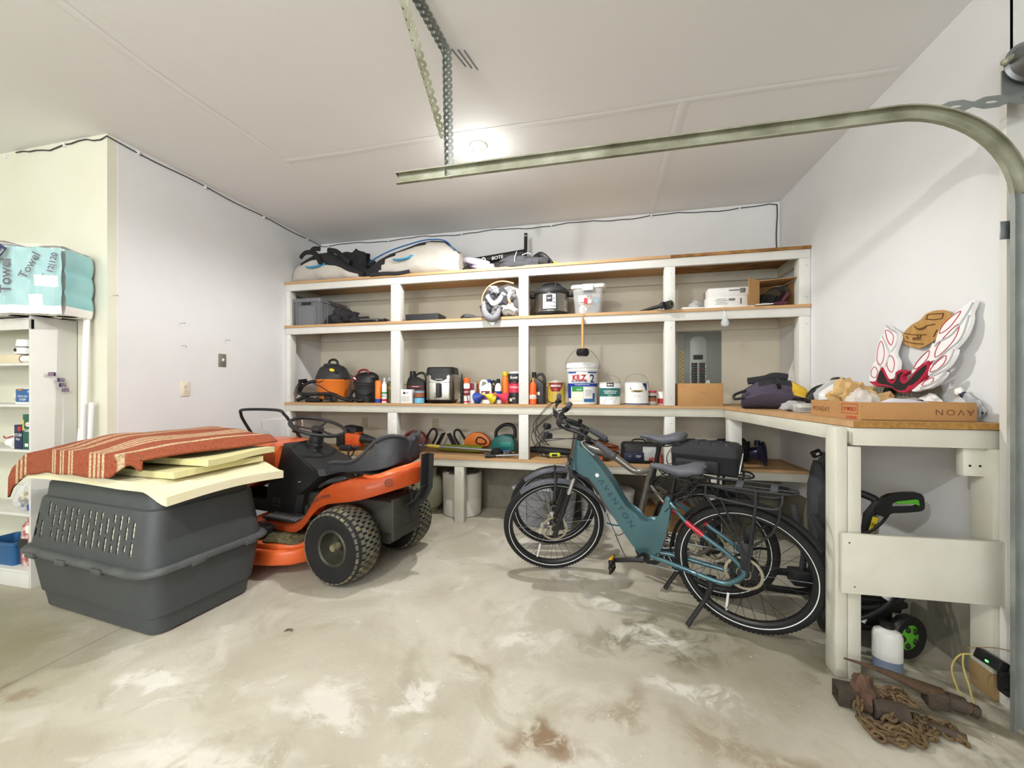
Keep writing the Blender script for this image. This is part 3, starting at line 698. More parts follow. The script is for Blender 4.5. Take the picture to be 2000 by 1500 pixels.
rug_mat(); mat('rug_back', '#6d5f3c', .95, bump=(120, .4))
def rugf(u, v):
    """u: left to right, v: front hem to back"""
    x = -.66+1.12*u+.05*v+.06*ss(.3, .6, v)*(1-u); s = v*.98                                   # arc length across
    drop = .135*(1-.5*ss(.85, .93, u))
    if s < drop: y = -.352+.014*math.sin(8*u); z = .965-(drop-s)*.92
    else: y = -.315+(s-drop)*.84; z = .965+.0*s
    crown = .068*math.sin(PI*min(max((u-.04)/.96, 0), 1))**.7*ss(.04, .4, v)
    z += crown-.045*ss(.5, 0, u)*1.0-.085*ss(.16, .0, u)*(1-ss(.3, .8, v))-.02*ss(.93, 1, u)+.004*math.sin(23*u)*math.cos(9*v)
    if u < .03 and v < .2: z -= .05*(1-u/.03)
    if u > .86 and v < .07: y += .04*ss(.86, .94, u)
    return V((x, y, z-.012))
NU, NV = 110, 60; b = MB(); G = [[b.v(rugf(i/NU, j/NV)) for j in range(NV+1)] for i in range(NU+1)]
fs = [b.bm.faces.new((G[i][j], G[i+1][j], G[i+1][j+1], G[i][j+1])) for i in range(NU) for j in range(NV)]; b._f(fs, 'rug_pile')
o = b.build('rug'); me = o.data
at = me.attributes.new('rugx', 'FLOAT', 'POINT')
for k in range(NU+1):
    for j in range(NV+1): at.data[k*(NV+1)+j].value = k/NU
so = o.modifiers.new('s', 'SOLIDIFY'); so.thickness = .011; so.offset = -1
me.materials.append(MATS['rug_back']); so.material_offset = 1; so.material_offset_rim = 0
o.location = (CRX, CRY, 0); o.rotation_euler = (0, 0, CRA)
tag(o, 'rust brown rug with cream stripes draped over foam on the dog crate', 'rug')
# ================================================================ electric bikes
mat('teal_paint', '#4a7079', .3, .4, coat=.6, nz=(2, '#426670', .3)); mat('grey_paint', '#77736c', .28, .6, coat=.5)
mat('bike_black', '#1c1c1e', .38); mat('matt_black', '#232427', .55); mat('fender_grey', '#4b4d55', .45); mat('saddle_grey', '#55575f', .6, bump=(90, .1))
mat('tyre', '#1a1a1a', .8, bump=(160, .5)); mat('reflect_white', '#e8ebea', .3); mat('reflector_red', '#b01a2c', .25); mat('rotor', '#c9c5b4', .25, 1)
mat('bag_fabric', '#26272b', .8, bump=(180, .3)); mat('amber', '#d9a21c', .3); mat('frame_mark', '#1f3a40', .4); mat('silver_gloss', '#cfd1d2', .2, .9)
def densify(poly, it=1):
    P = [V((x, y)) for x, y in poly]
    for _ in range(it):
        Q = []
        for i in range(len(P)):
            a, c = P[i], P[(i+1) % len(P)]; Q += [a*.8+c*.2, a*.2+c*.8]
        P = Q
    return [(p.x, p.y) for p in P]
XZ = lambda w: Matrix.Translation((0, w/2, 0)) @ Matrix.Rotation(PI/2, 4, 'X')        # local XY polygon -> XZ plate of width w
def bwheel(parent, name, c, mtx, rear, sc=1.0):
    """mtx: rotation of the wheel (axle along local Y)"""
    R = .349
    def MBW(): q = MB(); q.T = Matrix.Translation(V(c)) @ mtx; return q
    b = MBW(); n = 64
    b.lathe([(.292, -.017), (.298, -.019), (.304, -.017), (.304, .017), (.298, .019), (.292, .017), (.286, .009), (.286, -.009), (.292, -.017)], 'bike_black', ax=(0, 1, 0), n=n, caps=False)
    hr = .065 if rear else .028
    b.lathe([(.0, -.06), (.02, -.058), (hr*.8, -.046), (hr, -.034), (hr, .034), (hr*.8, .046), (.02, .058), (.0, .06)], 'matt_black', ax=(0, 1, 0), n=24)
    w = b.build(name, parent)
    t = MBW(); pr = [(.298, -.018), (.310, -.026), (.326, -.0275), (.340, -.021), (.349, -.008), (.349, .008), (.340, .021), (.326, .0275), (.310, .026), (.298, .018)]
    t.lathe([(R_, y) for R_, y in pr], 'tyre', ax=(0, 1, 0), n=96, caps=False)
    for k in range(96):
        a = 2*PI*k/96
        for y, rr in ((-.016, .345), (.016, .345)):
            rr -= .0032; q = V((math.cos(a+(.02 if y > 0 else 0))*rr, y, math.sin(a+(.02 if y > 0 else 0))*rr))
            t.box(q, (.0045, .013, .011), 'tyre', rot=(0, -a, 0))
    for s_ in (-1, 1):
        pr2 = [(.3085, .0262*s_), (.3125, .0279*s_)]
        t.lathe(pr2, 'reflect_white', ax=(0, 1, 0), n=96, caps=False)
    t.build('tyre', w)
    s = MBW(); N = 36
    for k in range(N):
        side = 1 if k % 2 else -1; a = 2*PI*k/N; cr_ = (1 if (k//2) % 2 else -1)*.75
        p = V((math.cos(a+cr_)*hr*.97, side*.032, math.sin(a+cr_)*hr*.97)); e = V((math.cos(a)*.289, side*.004, math.sin(a)*.289))
        s.cyl(p, e, .0012, 'bike_black' if k % 6 else 'steel_dull', n=4, caps=False)
    s.build('spoke_set', w)
    d = MBW(); ro = .09; yy = .052                        # brake disc on the left
    d.lathe([(ro-.014, yy-.001), (ro, yy-.001), (ro, yy+.001), (ro-.014, yy+.001), (ro-.014, yy-.001)], 'rotor', ax=(0, 1, 0), n=40, caps=False)
    for k in range(6):
        a = 2*PI*k/6; d.tube([V((math.cos(a)*(ro-.01), yy, math.sin(a)*(ro-.01))), V((math.cos(a+.35)*.055, yy, math.sin(a+.35)*.055)), V((math.cos(a+.9)*.03, yy, math.sin(a+.9)*.03))], .0042, 'rotor', n=5, sm=3, flat=.4)
        d.tube([V((math.cos(a+.5)*(ro-.01), yy, math.sin(a+.5)*(ro-.01))), V((math.cos(a+.35)*.055, yy, math.sin(a+.35)*.055))], .0035, 'rotor', n=5, flat=.4)
    d.lathe([(.018, yy-.002), (.034, yy-.002), (.034, yy+.002), (.018, yy+.002)], 'rotor', ax=(0, 1, 0), n=20)
    d.build('brake_disc', w)
    r = MBW()
    for a in ((-1.2,) if rear else (-1.0,)):
        r.box((math.cos(a)*.235, 0, math.sin(a)*.235), (.012, .004, .11), 'reflect_white', rot=(0, -a+PI/2+.25, 0), bev=.003)
    r.build('spoke_reflector', w)
    return w
def fender(parent, c, mtx, a0, a1, name, m, wd=.062, R=.372):
    b = MB(); b.T = Matrix.Translation(V(c)) @ mtx; n = 40
    def fn(u, v):
        a = a0+(a1-a0)*u; t = (v-.5)*2; rr = R-.016*t*t
        return V((math.cos(a)*rr, t*wd/2, math.sin(a)*rr))
    b.grid(fn, n, 8, m, th=.002)
    return b.build(name, parent)
def saddle(parent, x0, x1, z, m='saddle_grey'):
    """tail at x0, nose at x1"""
    L = x1-x0; st = [(0, .072, .03, .0), (.06, .086, .052, .004), (.22, .088, .062, -.004), (.40, .070, .058, -.020), (.55, .045, .048, -.024), (.75, .027, .038, -.014), (.92, .022, .03, -.010), (1, .014, .02, -.014)]
    b = MB(); rings = []
    for s, w, h, dz in st:
        cx = x0+L*s
        rings.append([b.v((cx+(-.012 if abs(q) < .3 and s < .01 else 0), w*math.sin(a), z+dz+(h*.42*math.cos(a) if math.cos(a) > 0 else h*.62*math.cos(a)))) for a in [2*PI*k/18 for k in range(18)] for q in (math.sin(a),)])
    b.skin(rings, m); o = b.build('saddle', parent, ang=60)
    c = MB(); c.tube([(x0+.03, .03, z-.035), (x0+.10, .024, z-.062), (x0+.2, .02, z-.06), (x1-.04, .006, z-.028)], .0038, 'bike_black', n=6, sm=4)
    c.tube([(x0+.03, -.03, z-.035), (x0+.10, -.024, z-.062), (x0+.2, -.02, z-.06), (x1-.04, -.006, z-.028)], .0038, 'bike_black', n=6, sm=4); c.build('saddle_rail', o)
    s = MB(); s.grid(lambda u, v: V((x0+.002+L*.30*u, .0765+.008*math.sin(PI*min(u*1.3, 1))-.010*u*u, z-.03+v*.016)), 8, 2, 'bike_black', th=.003); s.build('saddle_bumper', o)
    return o
def bars(parent, hx, hz, steer, tilt, silver=True, gripc='#47484e'):
    """handlebar, stem, grips, levers, cables. (hx,hz) = clamp"""
    mat('grip'+gripc, gripc, .7, bump=(120, .3))
    RS = Matrix.Translation((hx, 0, hz)) @ Matrix.Rotation(tilt, 4, 'Y') @ Matrix.Rotation(steer, 4, 'Z')
    def B(): q = MB(); q.T = RS; return q
    b = B()
    pts = [(-.20, .335, .0), (-.13, .235, .012), (-.05, .14, .022), (.015, .07, .008), (.03, 0, .0), (.015, -.07, .008), (-.05, -.14, .022), (-.13, -.235, .012), (-.20, -.335, .0)]
    b.tube(pts, [.011, .011, .012, .014, .0155, .014, .012, .011, .011], 'bike_black', n=12, sm=5); h = b.build('handlebar', parent)
    for s_ in (1, -1):
        g = B(); d = V((-.07, s_*.10, -.012)).normalized(); e = V((-.20, s_*.335, 0)); st = e-d*.135
        g.tube([st, st+d*.004, e-d*.05, e, e+d*.008], [.018, .019, .021, .0205, .013], 'grip'+gripc, n=14); g.build('grip', h)
        l = B(); a = st-d*.045
        l.box(a+V((.012, 0, -.004)), (.035, .03, .026), 'bike_black', bev=.006)
        l.tube([a+V((.02, 0, -.01)), a+V((.065, s_*.02, -.02)), a+V((.055, s_*.07, -.03)), a+V((.022, s_*.125, -.038))], [.006, .0055, .005, .0045], 'silver_gloss' if silver else 'bike_black', n=8, sm=5, flat=.6)
        l.build('brake_lever', h)
        k = B(); c = st-d*.09
        k.box(c+V((0, 0, .02)), (.03, .024, .026), 'bike_black', bev=.005); k.build('thumb_control', h)
        w = B(); rnd = random.Random(int(hx*100)+s_)
        for j in range(2):
            w.tube([a+V((.03, 0, -.005)), a+V((.10+.02*j, -s_*.03, -.03)), V((.15+.02*j, s_*.06, -.10-.03*j)), V((.10, s_*.03, -.20-.03*j)), V((.02, s_*.022, -.26))], .0026, 'bike_black', n=6, sm=6)
        w.build('brake_cable', h)
    s = B(); hp = RS.inverted() @ V((.905, 0, 1.03)); hq = RS.inverted() @ V((.922, 0, .965)); s.tube([(.03, 0, 0), (.0, 0, -.012), hp], [.022, .019, .022], 'bike_black', n=12); s.box((.03, .0, 0), (.035, .06, .036), 'bike_black', bev=.008)
    s.cyl(hp+(hp-hq)*.3, hq, .02, 'bike_black', n=14); s.build('stem', h)
    dsp = B(); dsp.box((.02, .055, .035), (.05, .05, .012), 'matt_black', rot=(0, -.5, 0), bev=.005); dsp.build('display', h)
    hl = B(); hl.lathe([(.0, 0), (.02, .0), (.024, .02), (.026, .045), (.022, .048), (.0, .048)], 'matt_black', c=(.06, .0, -.10), ax=(1, 0, 0), n=16); hl.build('headlight', h)
    return h
def ebike(name, label, rear, front, lean, spec):
    hd = math.atan2(front[1]-rear[1], front[0]-rear[0]); wb_ = math.hypot(front[0]-rear[0], front[1]-rear[1])
    t = thing(name, label, 'bicycle', (*rear, 0)); t.rotation_euler = (-lean, 0, hd)
    I = Matrix(); fm = spec['frame']; st = spec['steer']; HB, HT = V((.968, 0, .783)), V((.925, 0, .96))
    ha = math.atan2(HT.x-HB.x, HT.z-HB.z)                      # head angle (leans back)
    WR = V((.013, 0, .349)); WF = V((wb_-.01, 0, .349))
    ax = (HT-HB).normalized(); SR = Matrix.Rotation(st, 4, ax)
    bwheel(t, 'rear_wheel', WR, I, True)
    bwheel(t, 'front_wheel', WF, SR.to_3x3().to_4x4(), False)
    # frame
    b = MB()
    if spec['kind'] == 'step':
        out = [(.942, .954), (.905, .945), (.855, .905), (.808, .855), (.741, .775), (.693, .70), (.638, .605), (.585, .545), (.528, .518), (.468, .51), (.452, .54), (.42, .61), (.398, .69), (.362, .69), (.372, .60), (.39, .50), (.412, .42), (.435, .35), (.457, .31), (.50, .285), (.53, .283), (.561, .305), (.616, .37), (.68, .46), (.753, .575), (.82, .69), (.875, .75), (.92, .775), (.965, .775)]
        b.prism(densify(out), .068, fm, XZ(.068), bev=.016)
        b.tube([(.885, 0, .905), (.80, 0, .82), (.735, 0, .745)], .014, fm, n=10)
    else:
        b.tube([(.935, 0, .905), (.83, 0, .865), (.66, 0, .83), (.58, 0, .79), (.50, 0, .74), (.44, 0, .735), (.365, 0, .765)], [.026, .026, .026, .024, .022, .019, .017], fm, n=12, sm=4)
        b.prism(densify([(.965, .80), (.95, .88), (.88, .86), (.80, .73), (.70, .56), (.62, .42), (.58, .36), (.50, .34), (.46, .31), (.49, .275), (.56, .28), (.64, .36), (.72, .45), (.82, .62), (.90, .75)]), .06, fm, XZ(.06), bev=.014)
        b.tube([(.36, 0, .80), (.395, 0, .68), (.44, 0, .52), (.485, 0, .34)], [.018, .021, .022, .024], fm, n=12)
    b.cyl(HB-ax*.01, HT+ax*.015, .027, fm, n=18)
    for s_ in (1, -1):
        b.tube([(.372, s_*.02, .655), (.276, s_*.062, .572), (.191, s_*.066, .515), (.081, s_*.066, .444), (.014, s_*.066, .376), (.02, s_*.066, .335), (.075, s_*.066, .283), (.12, s_*.066, .275), (.19, s_*.064, .280), (.367, s_*.05, .300), (.49, s_*.03, .305)], [.011, .0115, .0115, .0115, .013, .014, .013, .013, .0135, .014, .015], fm, n=10, sm=4)
    b.cyl((.526, -.036, .292), (.526, .036, .292), .03, 'bike_black', n=20)
    f = b.build('frame', t, ang=40)
    if spec['kind'] == 'step':
        q = MB(); dx, dz = (.621-.756), (.509-.696); L = math.hypot(dx, dz); ux, uz = dx/L, dz/L
        q.text(spec['word'], .052, 'frame_mark', lambda x, y: V((.6885+ux*x+uz*y, .0352, .6025+uz*x-ux*y)), spc=1.55, sx=1.0)
        q.build('lettering', f)
        q = MB(); q.text('LEVEL.2', .034, 'frame_mark', lambda x, y: V((.29-.995*x+.06*y, .0755, .2925+.0*x+y*.8-.06*x)), spc=1.2); q.build('lettering', f)
        q = MB(); q.lathe([(.0, 0), (.013, 0), (.012, .006), (.0, .007)], 'reflect_white', c=(.801, .033, .764), ax=(0, 1, 0), n=20); q.build('key_cap', f)
    q = MB()
    for s_ in (1, -1): q.tube([(.283, s_*.064, .578), (.20, s_*.068, .52)], .0135, 'reflector_red', n=10)
    q.bm.clear()
    for s_ in (1, -1):
        q = MB(); q.tube([(.283, s_*.064, .578), (.20, s_*.068, .52)], .0135, 'reflector_red', n=10); q.build('red_decal', f)
    # fork, steered
    def BS(): q = MB(); q.T = Matrix.Translation(HB) @ SR @ Matrix.Translation(-HB); return q
    inv = (Matrix.Translation(HB) @ SR @ Matrix.Translation(-HB)).inverted(); wl = inv @ WF
    wl = V((wl.x, 0, wl.z))
    b = BS(); b.box(HB-ax*.04+V((.008, 0, 0)), (.05, .15, .035), 'matt_black', rot=(0, ha, 0), bev=.012)
    for s_ in (1, -1):
        top = HB-ax*.04+V((.012, s_*.062, 0)); low = V((wl.x, s_*.062, wl.z)); dd = (low-top)
        b.cyl(top-dd*-.0, top+dd*.42, .0145, 'silver_gloss', n=14); b.cyl(top+dd*.28, low+dd*.03, .0185, 'bike_black', r1=.015, n=14)
        b.ell(low, (.02, .01, .02), 'bike_black', n=12, k=6)
    b.tube([V((wl.x, .062, wl.z))+V((-.02, 0, .26)), V((wl.x, 0, wl.z))+V((-.045, 0, .385)), V((wl.x, -.062, wl.z))+V((-.02, 0, .26))], .012, 'bike_black', n=10, sm=5)
    b.box(V((wl.x-.045, .055, wl.z+.06)), (.035, .03, .06), 'bike_black', bev=.006)
    fk = b.build('fork', t)
    T3 = Matrix.Translation(HB) @ SR @ Matrix.Translation(-HB)
    wc = T3 @ wl
    fender(t, wc, SR.to_3x3().to_4x4(), 1.0, 2.86, 'front_fender', 'fender_grey', .064, .374)
    fender(t, WR, I, .04, 2.62, 'rear_fender', 'bike_black', .066, .376)
    # saddle and post
    x0, x1, sz = spec['saddle']
    b = MB(); b.cyl((.37, 0, .685), (spec['saddle'][0]+.155, 0, sz-.05), .0145, 'bike_black', n=14); b.cyl((.378, 0, .66), (.368, 0, .705), .022, 'bike_black', n=16)
    b.box((x0+.15, 0, sz-.055), (.05, .05, .03), 'bike_black', bev=.008); b.build('seat_post', t)
    saddle(t, x0, x1, sz)
    # crank set
    for nm_, s_, dx, dz in (('left', 1, .188*spec.get('crank', 1), -.035), ('right', -1, -.188*spec.get('crank', 1), .035)):
        b = MB(); b.tube([(.526, s_*.06, .290), (.526+dx*.3, s_*.075, .290+dz*.2), (.526+dx*.86, s_*.085, .290+dz)], [.017, .013, .011], 'bike_black', n=8, sm=3, flat=1.3)
        c_ = b.build('crank_arm', t)
        p = MB(); pc = V((.526+dx*.88, s_*.14, .290+dz)); p.cyl(pc-V((0, s_*.05, 0)), pc+V((0, s_*.045, 0)), .008, 'bike_black', n=10)
        for sx in (-1, 1):
            p.box(pc+V((.0, 0, sx*.038)), (.016, .085, .006), 'bike_black', bev=.002)
            p.box(pc+V((.0, 0, sx*.043)), (.018, .05, .004), 'amber', bev=.001)
        for k in (-1, 0, 1): p.box(pc+V((0, k*.036, 0)), (.012, .006, .075), 'bike_black', bev=.001)
        p.build('pedal', c_)
    b = MB(); b.lathe([(.06, -.002), (.088, -.002), (.088, .002), (.06, .002), (.06, -.002)], 'bike_black', c=(.526, -.05, .290), ax=(0, 1, 0), n=40, caps=False)
    for k in range(5):
        a = 2*PI*k/5; b.cyl((.526, -.05, .29), (.526+.08*math.cos(a), -.05, .29+.08*math.sin(a)), .006, 'bike_black', n=6)
    b.tube([(.526, -.05, .378), (.27, -.05, .392), (.02, -.05, .395), (-.02, -.05, .35), (.02, -.05, .31), (.07, -.05, .27), (.04, -.05, .22), (.10, -.05, .20), (.30, -.05, .205), (.526, -.05, .202)], .004, 'steel_dull', n=5)
    b.box((.06, -.07, .24), (.03, .02, .09), 'bike_black', bev=.006); b.build('chain_drive', t)
    # kickstand (left)
    b = MB(); b.box((.165, .055, .265), (.05, .03, .05), 'bike_black', bev=.006)
    ft = Matrix.Rotation(-lean, 4, 'X').inverted() @ V((.27, spec.get('ky', .17), .012))
    b.tube([(.165, .06, .255), (.165, .075, .235), (.18, .08, .195), (.195, .092, .16), ft], [.016, .016, .013, .0125, .0125], 'bike_black', n=10)
    b.build('kickstand', t)
    # rack
    b = MB(); zt = .80
    loop = [(.235, .0, zt-.03), (.225, .035, zt-.02), (.19, .055, zt), (.0, .058, zt+.004), (-.16, .058, zt+.004), (-.20, .04, zt-.0), (-.215, 0, zt-.002)]
    full = loop+[(x, -y, z) for x, y, z in loop[-2:0:-1]]
    b.tube(full, .0062, 'matt_black', n=8, closed=True, sm=4)
    b.tube([(.23, .0, zt-.03), (.0, .0, zt), (-.2, 0, zt)], .005, 'matt_black', n=8)
    for x in (.03, -.12): b.box((x, 0, zt+.004), (.032, .112, .004), 'fender_grey', bev=.001)
    for s_ in (1, -1):
        b.tube([(.18, s_*.072, zt-.05), (-.05, s_*.076, zt-.072), (-.13, s_*.076, zt-.07), (-.15, s_*.076, zt-.045), (-.155, s_*.06, zt-.002)], .0065, 'matt_black', n=8, sm=4)
        b.tube([(.18, s_*.058, zt), (.18, s_*.072, zt-.05), (.02, s_*.082, .52), (.0, s_*.08, .40)], .0062, 'matt_black', n=8)
        b.tube([(-.045, s_*.058, zt), (-.045, s_*.078, zt-.07), (-.02, s_*.084, .52), (.0, s_*.08, .40)], .0075, 'matt_black', n=8)
        b.tube([(-.145, s_*.078, zt-.06), (-.14, s_*.08, .68), (-.11, s_*.082, .60), (-.03, s_*.084, .52)], .0062, 'matt_black', n=8)
        b.tube([(.11, s_*.07, zt-.055), (.03, s_*.082, .55), (.0, s_*.084, .47)], .0055, 'matt_black', n=8)
        b.tube([(.23, s_*.03, zt-.03), (.30, s_*.03, .68), (.35, s_*.025, .66)], .005, 'matt_black', n=8)
        b.prism([(-.035, .53), (.03, .53), (.022, .44), (.022, .385), (-.018, .385), (-.02, .44)], .005, 'matt_black', Matrix.Translation((0, s_*.084, 0)) @ XZ(.005), bev=.001)
    b.build('rear_rack', t)
    runs = [[(.36, .03-.02*j, .70-.01*j), (.30, .045-.02*j, .74), (.25, .04-.02*j, .73+.01*j), (.20, .03-.01*j, .76)] for j in range(4)]
    runs += [[(.40, .035, .60), (.36, .05, .64), (.31, .065, .62), (.28, .07, .59)], [(.56, .04, .30), (.62, .05, .26), (.66, .04, .30), (.70, .042, .40)]]
    for q_ in runs: MB().tube(q_, .0029, 'bike_black', n=5, sm=4).build('cable', t)
    hx, hz = spec['bar']
    bars(t, hx, hz, spec['bs'], -.46, spec['silver'])
    if spec.get('bag'):
        g = MB(); x0, x1, z0, z1 = -.155, .215, zt+.012, zt+.175
        rl = [(x1-x0-.02, .17, z0, .02, (x0+x1)/2, 0), (x1-x0, .19, z0+.012, .03, (x0+x1)/2, 0), (x1-x0, .19, z0+.10, .03, (x0+x1)/2, 0), (x1-x0+.004, .195, z0+.103, .03, (x0+x1)/2, 0), (x1-x0+.004, .195, z0+.113, .03, (x0+x1)/2, 0), (x1-x0, .19, z0+.116, .03, (x0+x1)/2, 0), (x1-x0-.01, .18, z1-.02, .03, (x0+x1)/2, 0), (x1-x0-.04, .15, z1-.002, .03, (x0+x1)/2, 0), (x1-x0-.12, .08, z1+.003, .02, (x0+x1)/2, 0)]
        rloft(g, rl, 'bag_fabric'); gb = g.build('trunk_bag', t, ang=50)
        g = MB(); g.box(((x0+x1)/2+.03, .105, z0+.045), (.24, .035, .075), 'bag_fabric', bev=.015, seg=3); g.build('side_pocket', gb)
        g = MB()
        for k in range(5):
            xa = x0+.04+.065*k; g.tube([(xa, .085, z1-.03), (xa+.03, .04, z1+.006), (xa+.06, .0, z1+.008), (xa+.03, -.05, z1+.005), (xa, -.085, z1-.03)], .0025, 'bike_black', n=5, sm=3)
        for k in range(5): g.tube([(x0-.002, .08-.035*k*.0-.02*k, z0+.02+.012*k), (x0-.004, .05-.02*k, z0+.06+.012*k)], .003, 'reflect_white', n=5)
        g.build('bungee_cord', gb)
        g = MB(); g.tube([(x1, .05, z0+.13), (x1+.035, .05, z0+.07), (x1+.03, .05, z0+.02), (x1, .05, z0+.03)], .006, 'bike_black', n=6, sm=3, flat=.4); g.build('shoulder_strap', gb)
    return t
ebike('electric_bicycle', 'teal step-through electric bicycle on its kickstand, nearest the camera', (.775, 2.325), (-.307, 2.785), .14,
      dict(frame='teal_paint', kind='step', steer=.62, word='AVENTON'.replace('A', '\u039b', 1), saddle=(.19, .475, .868), bs=.94, bar=(1.03, 1.07), silver=True))
ebike('electric_bicycle', 'grey electric bicycle with black trunk bag, standing behind the teal one', (.714, 2.677), (-.358, 3.225), .14,
      dict(frame='grey_paint', kind='mid', steer=.72, saddle=(.152, .432, 1.0), crank=-1, bs=1.16, bar=(1.06, 1.10), silver=False, bag=True, ky=.15))
# ================================================================ riding mower (heads towards -X)
mat('mower_orange', '#e2672f', .38, nz=(3, '#d65f2b', .3), coat=.3); mat('mower_black', '#202123', .5, nz=(6, '#2a2a2b', .3)); mat('seat_vinyl', '#33353a', .5, nz=(9, '#3d3f43', .3), bump=(200, .2))
mat('turf_tyre', '#747263', .9, nz=(12, '#504f47', .25), bump=(70, .6)); mat('tyre_mud', '#8f8667', .95, nz=(18, '#5c5845', .2), bump=(60, .7)); mat('mower_frame', '#41413b', .7, nz=(8, '#30302b', .3)); mat('rim_dark', '#3a3b38', .5, .3, nz=(9, '#55543f', .25))
mat('decal_dark', '#4c3a33', .5); mat('grass_debris', '#77704f', .95, nz=(60, '#4a4530', .2), bump=(90, 1)); mat('grey_rib', '#77777a', .5)
MC = V((-1.68, 2.65, 0))
mw = thing('riding_mower', 'orange and black riding lawn mower with a black seat, behind the dog crate', 'lawn mower', (-1.725, 2.635, 0), math.radians(-9))
def MM(): q = MB(); q.T = Matrix.Translation(-MC); return q
def mwheel(x, y0, y1, R, rr, name, outer):
    """outer: -1 if its outer face looks towards the camera"""
    b = MM(); w = y1-y0; c = (x, (y0+y1)/2, R); h = w/2
    b.lathe([(rr, -h*.80), (rr+.012, -h*.86), (R*.72, -h*1.0), (R*.86, -h*.99), (R*.955, -h*.83), (R*.99, -h*.5), (R-.006, 0), (R*.99, h*.5), (R*.955, h*.83), (R*.86, h*.99), (R*.72, h), (rr+.012, h*.86), (rr, h*.80)], 'tyre', c=c, ax=(0, 1, 0), n=56, caps=False)
    N = 34
    for k in range(N):
        for j in range(7):
            t = (j-3)/3; a = 2*PI*(k+(.5 if j % 2 else 0))/N; rad = R-.004-.020*abs(t)**2.6
            q = V((x+math.cos(a)*rad, c[1]+t*h*.84, R+math.sin(a)*rad))
            rt = Matrix.Rotation(-a, 4, 'Y') @ Matrix.Rotation(t*abs(t)*.55, 4, 'Z')
            b.box(q, (.016, w/8.2, .031*R/.25), 'turf_tyre' if RND.random() < .7 else 'tyre_mud', rot=rt)
    tw = b.build(name, mw, ang=30)
    r = MM(); s_ = outer
    pr = [(rr+.004, s_*h*.82), (rr-.006, s_*h*.88), (rr-.016, s_*h*.80), (rr-.02, s_*h*.2), (rr-.035, s_*h*.02), (.05, -s_*.0), (.03, s_*h*.15), (.022, s_*h*.5), (.021, s_*h*.62), (.0, s_*h*.63)]
    r.lathe(pr, 'rim_dark', c=c, ax=(0, 1, 0), n=40, caps=False)
    r.lathe([(rr+.004, -s_*h*.82), (rr-.016, -s_*h*.80), (rr-.03, -s_*h*.0), (.0, -s_*.01)], 'rim_dark', c=c, ax=(0, 1, 0), n=40, caps=False)
    r.lathe([(.0, s_*h*.78), (.022, s_*h*.78), (.026, s_*h*.6), (.026, s_*h*.1)], 'tyre_mud', c=c, ax=(0, 1, 0), n=16, caps=False)
    r.build('wheel_rim', tw); return tw
mwheel(-1.60, 2.235, 2.465, .248, .118, 'rear_wheel', -1)
mwheel(-1.60, 2.85, 3.08, .248, .118, 'rear_wheel', 1)
mwheel(-2.78, 2.36, 2.50, .175, .085, 'front_wheel', -1); mwheel(-2.78, 2.80, 2.94, .175, .085, 'front_wheel', 1)
# fender body: one mirrored shell
st = [(-1.17, .750, .648, 2.62), (-1.175, .750, .645, 2.58), (-1.187, .749, .642, 2.53), (-1.21, .745, .635, 2.485), (-1.25, .735, .622, 2.44), (-1.30, .718, .607, 2.40), (-1.36, .70, .588, 2.365), (-1.44, .69, .565, 2.335), (-1.52, .686, .548, 2.32), (-1.60, .668, .535, 2.315), (-1.70, .640, .515, 2.315), (-1.78, .600, .480, 2.315), (-1.84, .545, .430, 2.315), (-1.89, .475, .370, 2.315), (-1.94, .405, .318, 2.315), (-2.0, .350, .285, 2.315), (-2.06, .335, .277, 2.315), (-2.3, .335, .28, 2.315), (-2.45, .335, .285, 2.33)]
b = MM(); rings = []
for x, zt, zl, yo in st:
    kk_ = min(1, (2.65-yo)/.33); half = [(yo+.004*kk_, zl-.004), (yo, zl+.006), (yo+.006*kk_, (zt+zl)/2), (yo+.018*kk_, zt-.022), (yo+.03*kk_, zt-.006), (yo+.05*kk_, zt), (yo+.16*kk_, zt+.003), (2.65-.10*kk_, zt)]
    full = half+[(5.30-y, z) for y, z in half[::-1]]
    rings.append([b.v((x, y, z)) for y, z in full])
b.skin(rings, 'mower_orange', caps=False, wrap=False)
bmesh.ops.solidify(b.bm, geom=b.bm.faces[:], thickness=.006)
fd = b.build('fender', mw, ang=50)
b = MM(); lp = [(-1.52, 2.47, .690), (-1.43, 2.425, .70), (-1.35, 2.425, .718), (-1.27, 2.475, .752), (-1.22, 2.545, .768), (-1.20, 2.65, .772), (-1.22, 2.755, .768), (-1.27, 2.825, .752), (-1.35, 2.875, .718), (-1.43, 2.875, .70), (-1.52, 2.83, .690)]
R0 = []
for k, p in enumerate(lp):
    p = V(p); ctr = V((-1.5, 2.65, p.z)); o_ = (p-ctr); o_.z = 0; o_.normalize()
    R0.append([b.v(p+o_*.028+V((0, 0, -.055))), b.v(p+o_*.02), b.v(p+o_*.006+V((0, 0, .01))), b.v(p-o_*.012+V((0, 0, .006))), b.v(p-o_*.02+V((0, 0, -.05)))])
b.skin(R0, 'mower_orange', caps=False, wrap=False); b.build('fender_ridge', fd, ang=60)
q = MM(); q.text('GRAND CRUISER', .026, 'decal_dark', lambda x, y: V((-1.765+.93*x-.32*y, 2.3115, .548+.40*x-1.35*x*x+y*.93)), bold=.02)
q.build('lettering', fd)
q = MM(); q.lathe([(.021, 0), (.026, 0), (.026, .001), (.021, .001), (.021, 0)], 'decal_dark', c=(-1.272, 2.415, .672), ax=(.55, -.83, .05), n=24, caps=False)
q.text('HD', .02, 'decal_dark', lambda x, y: V((-1.270+.83*x, 2.411+.55*x, .672+y)), bold=.02); q.build('badge', fd)
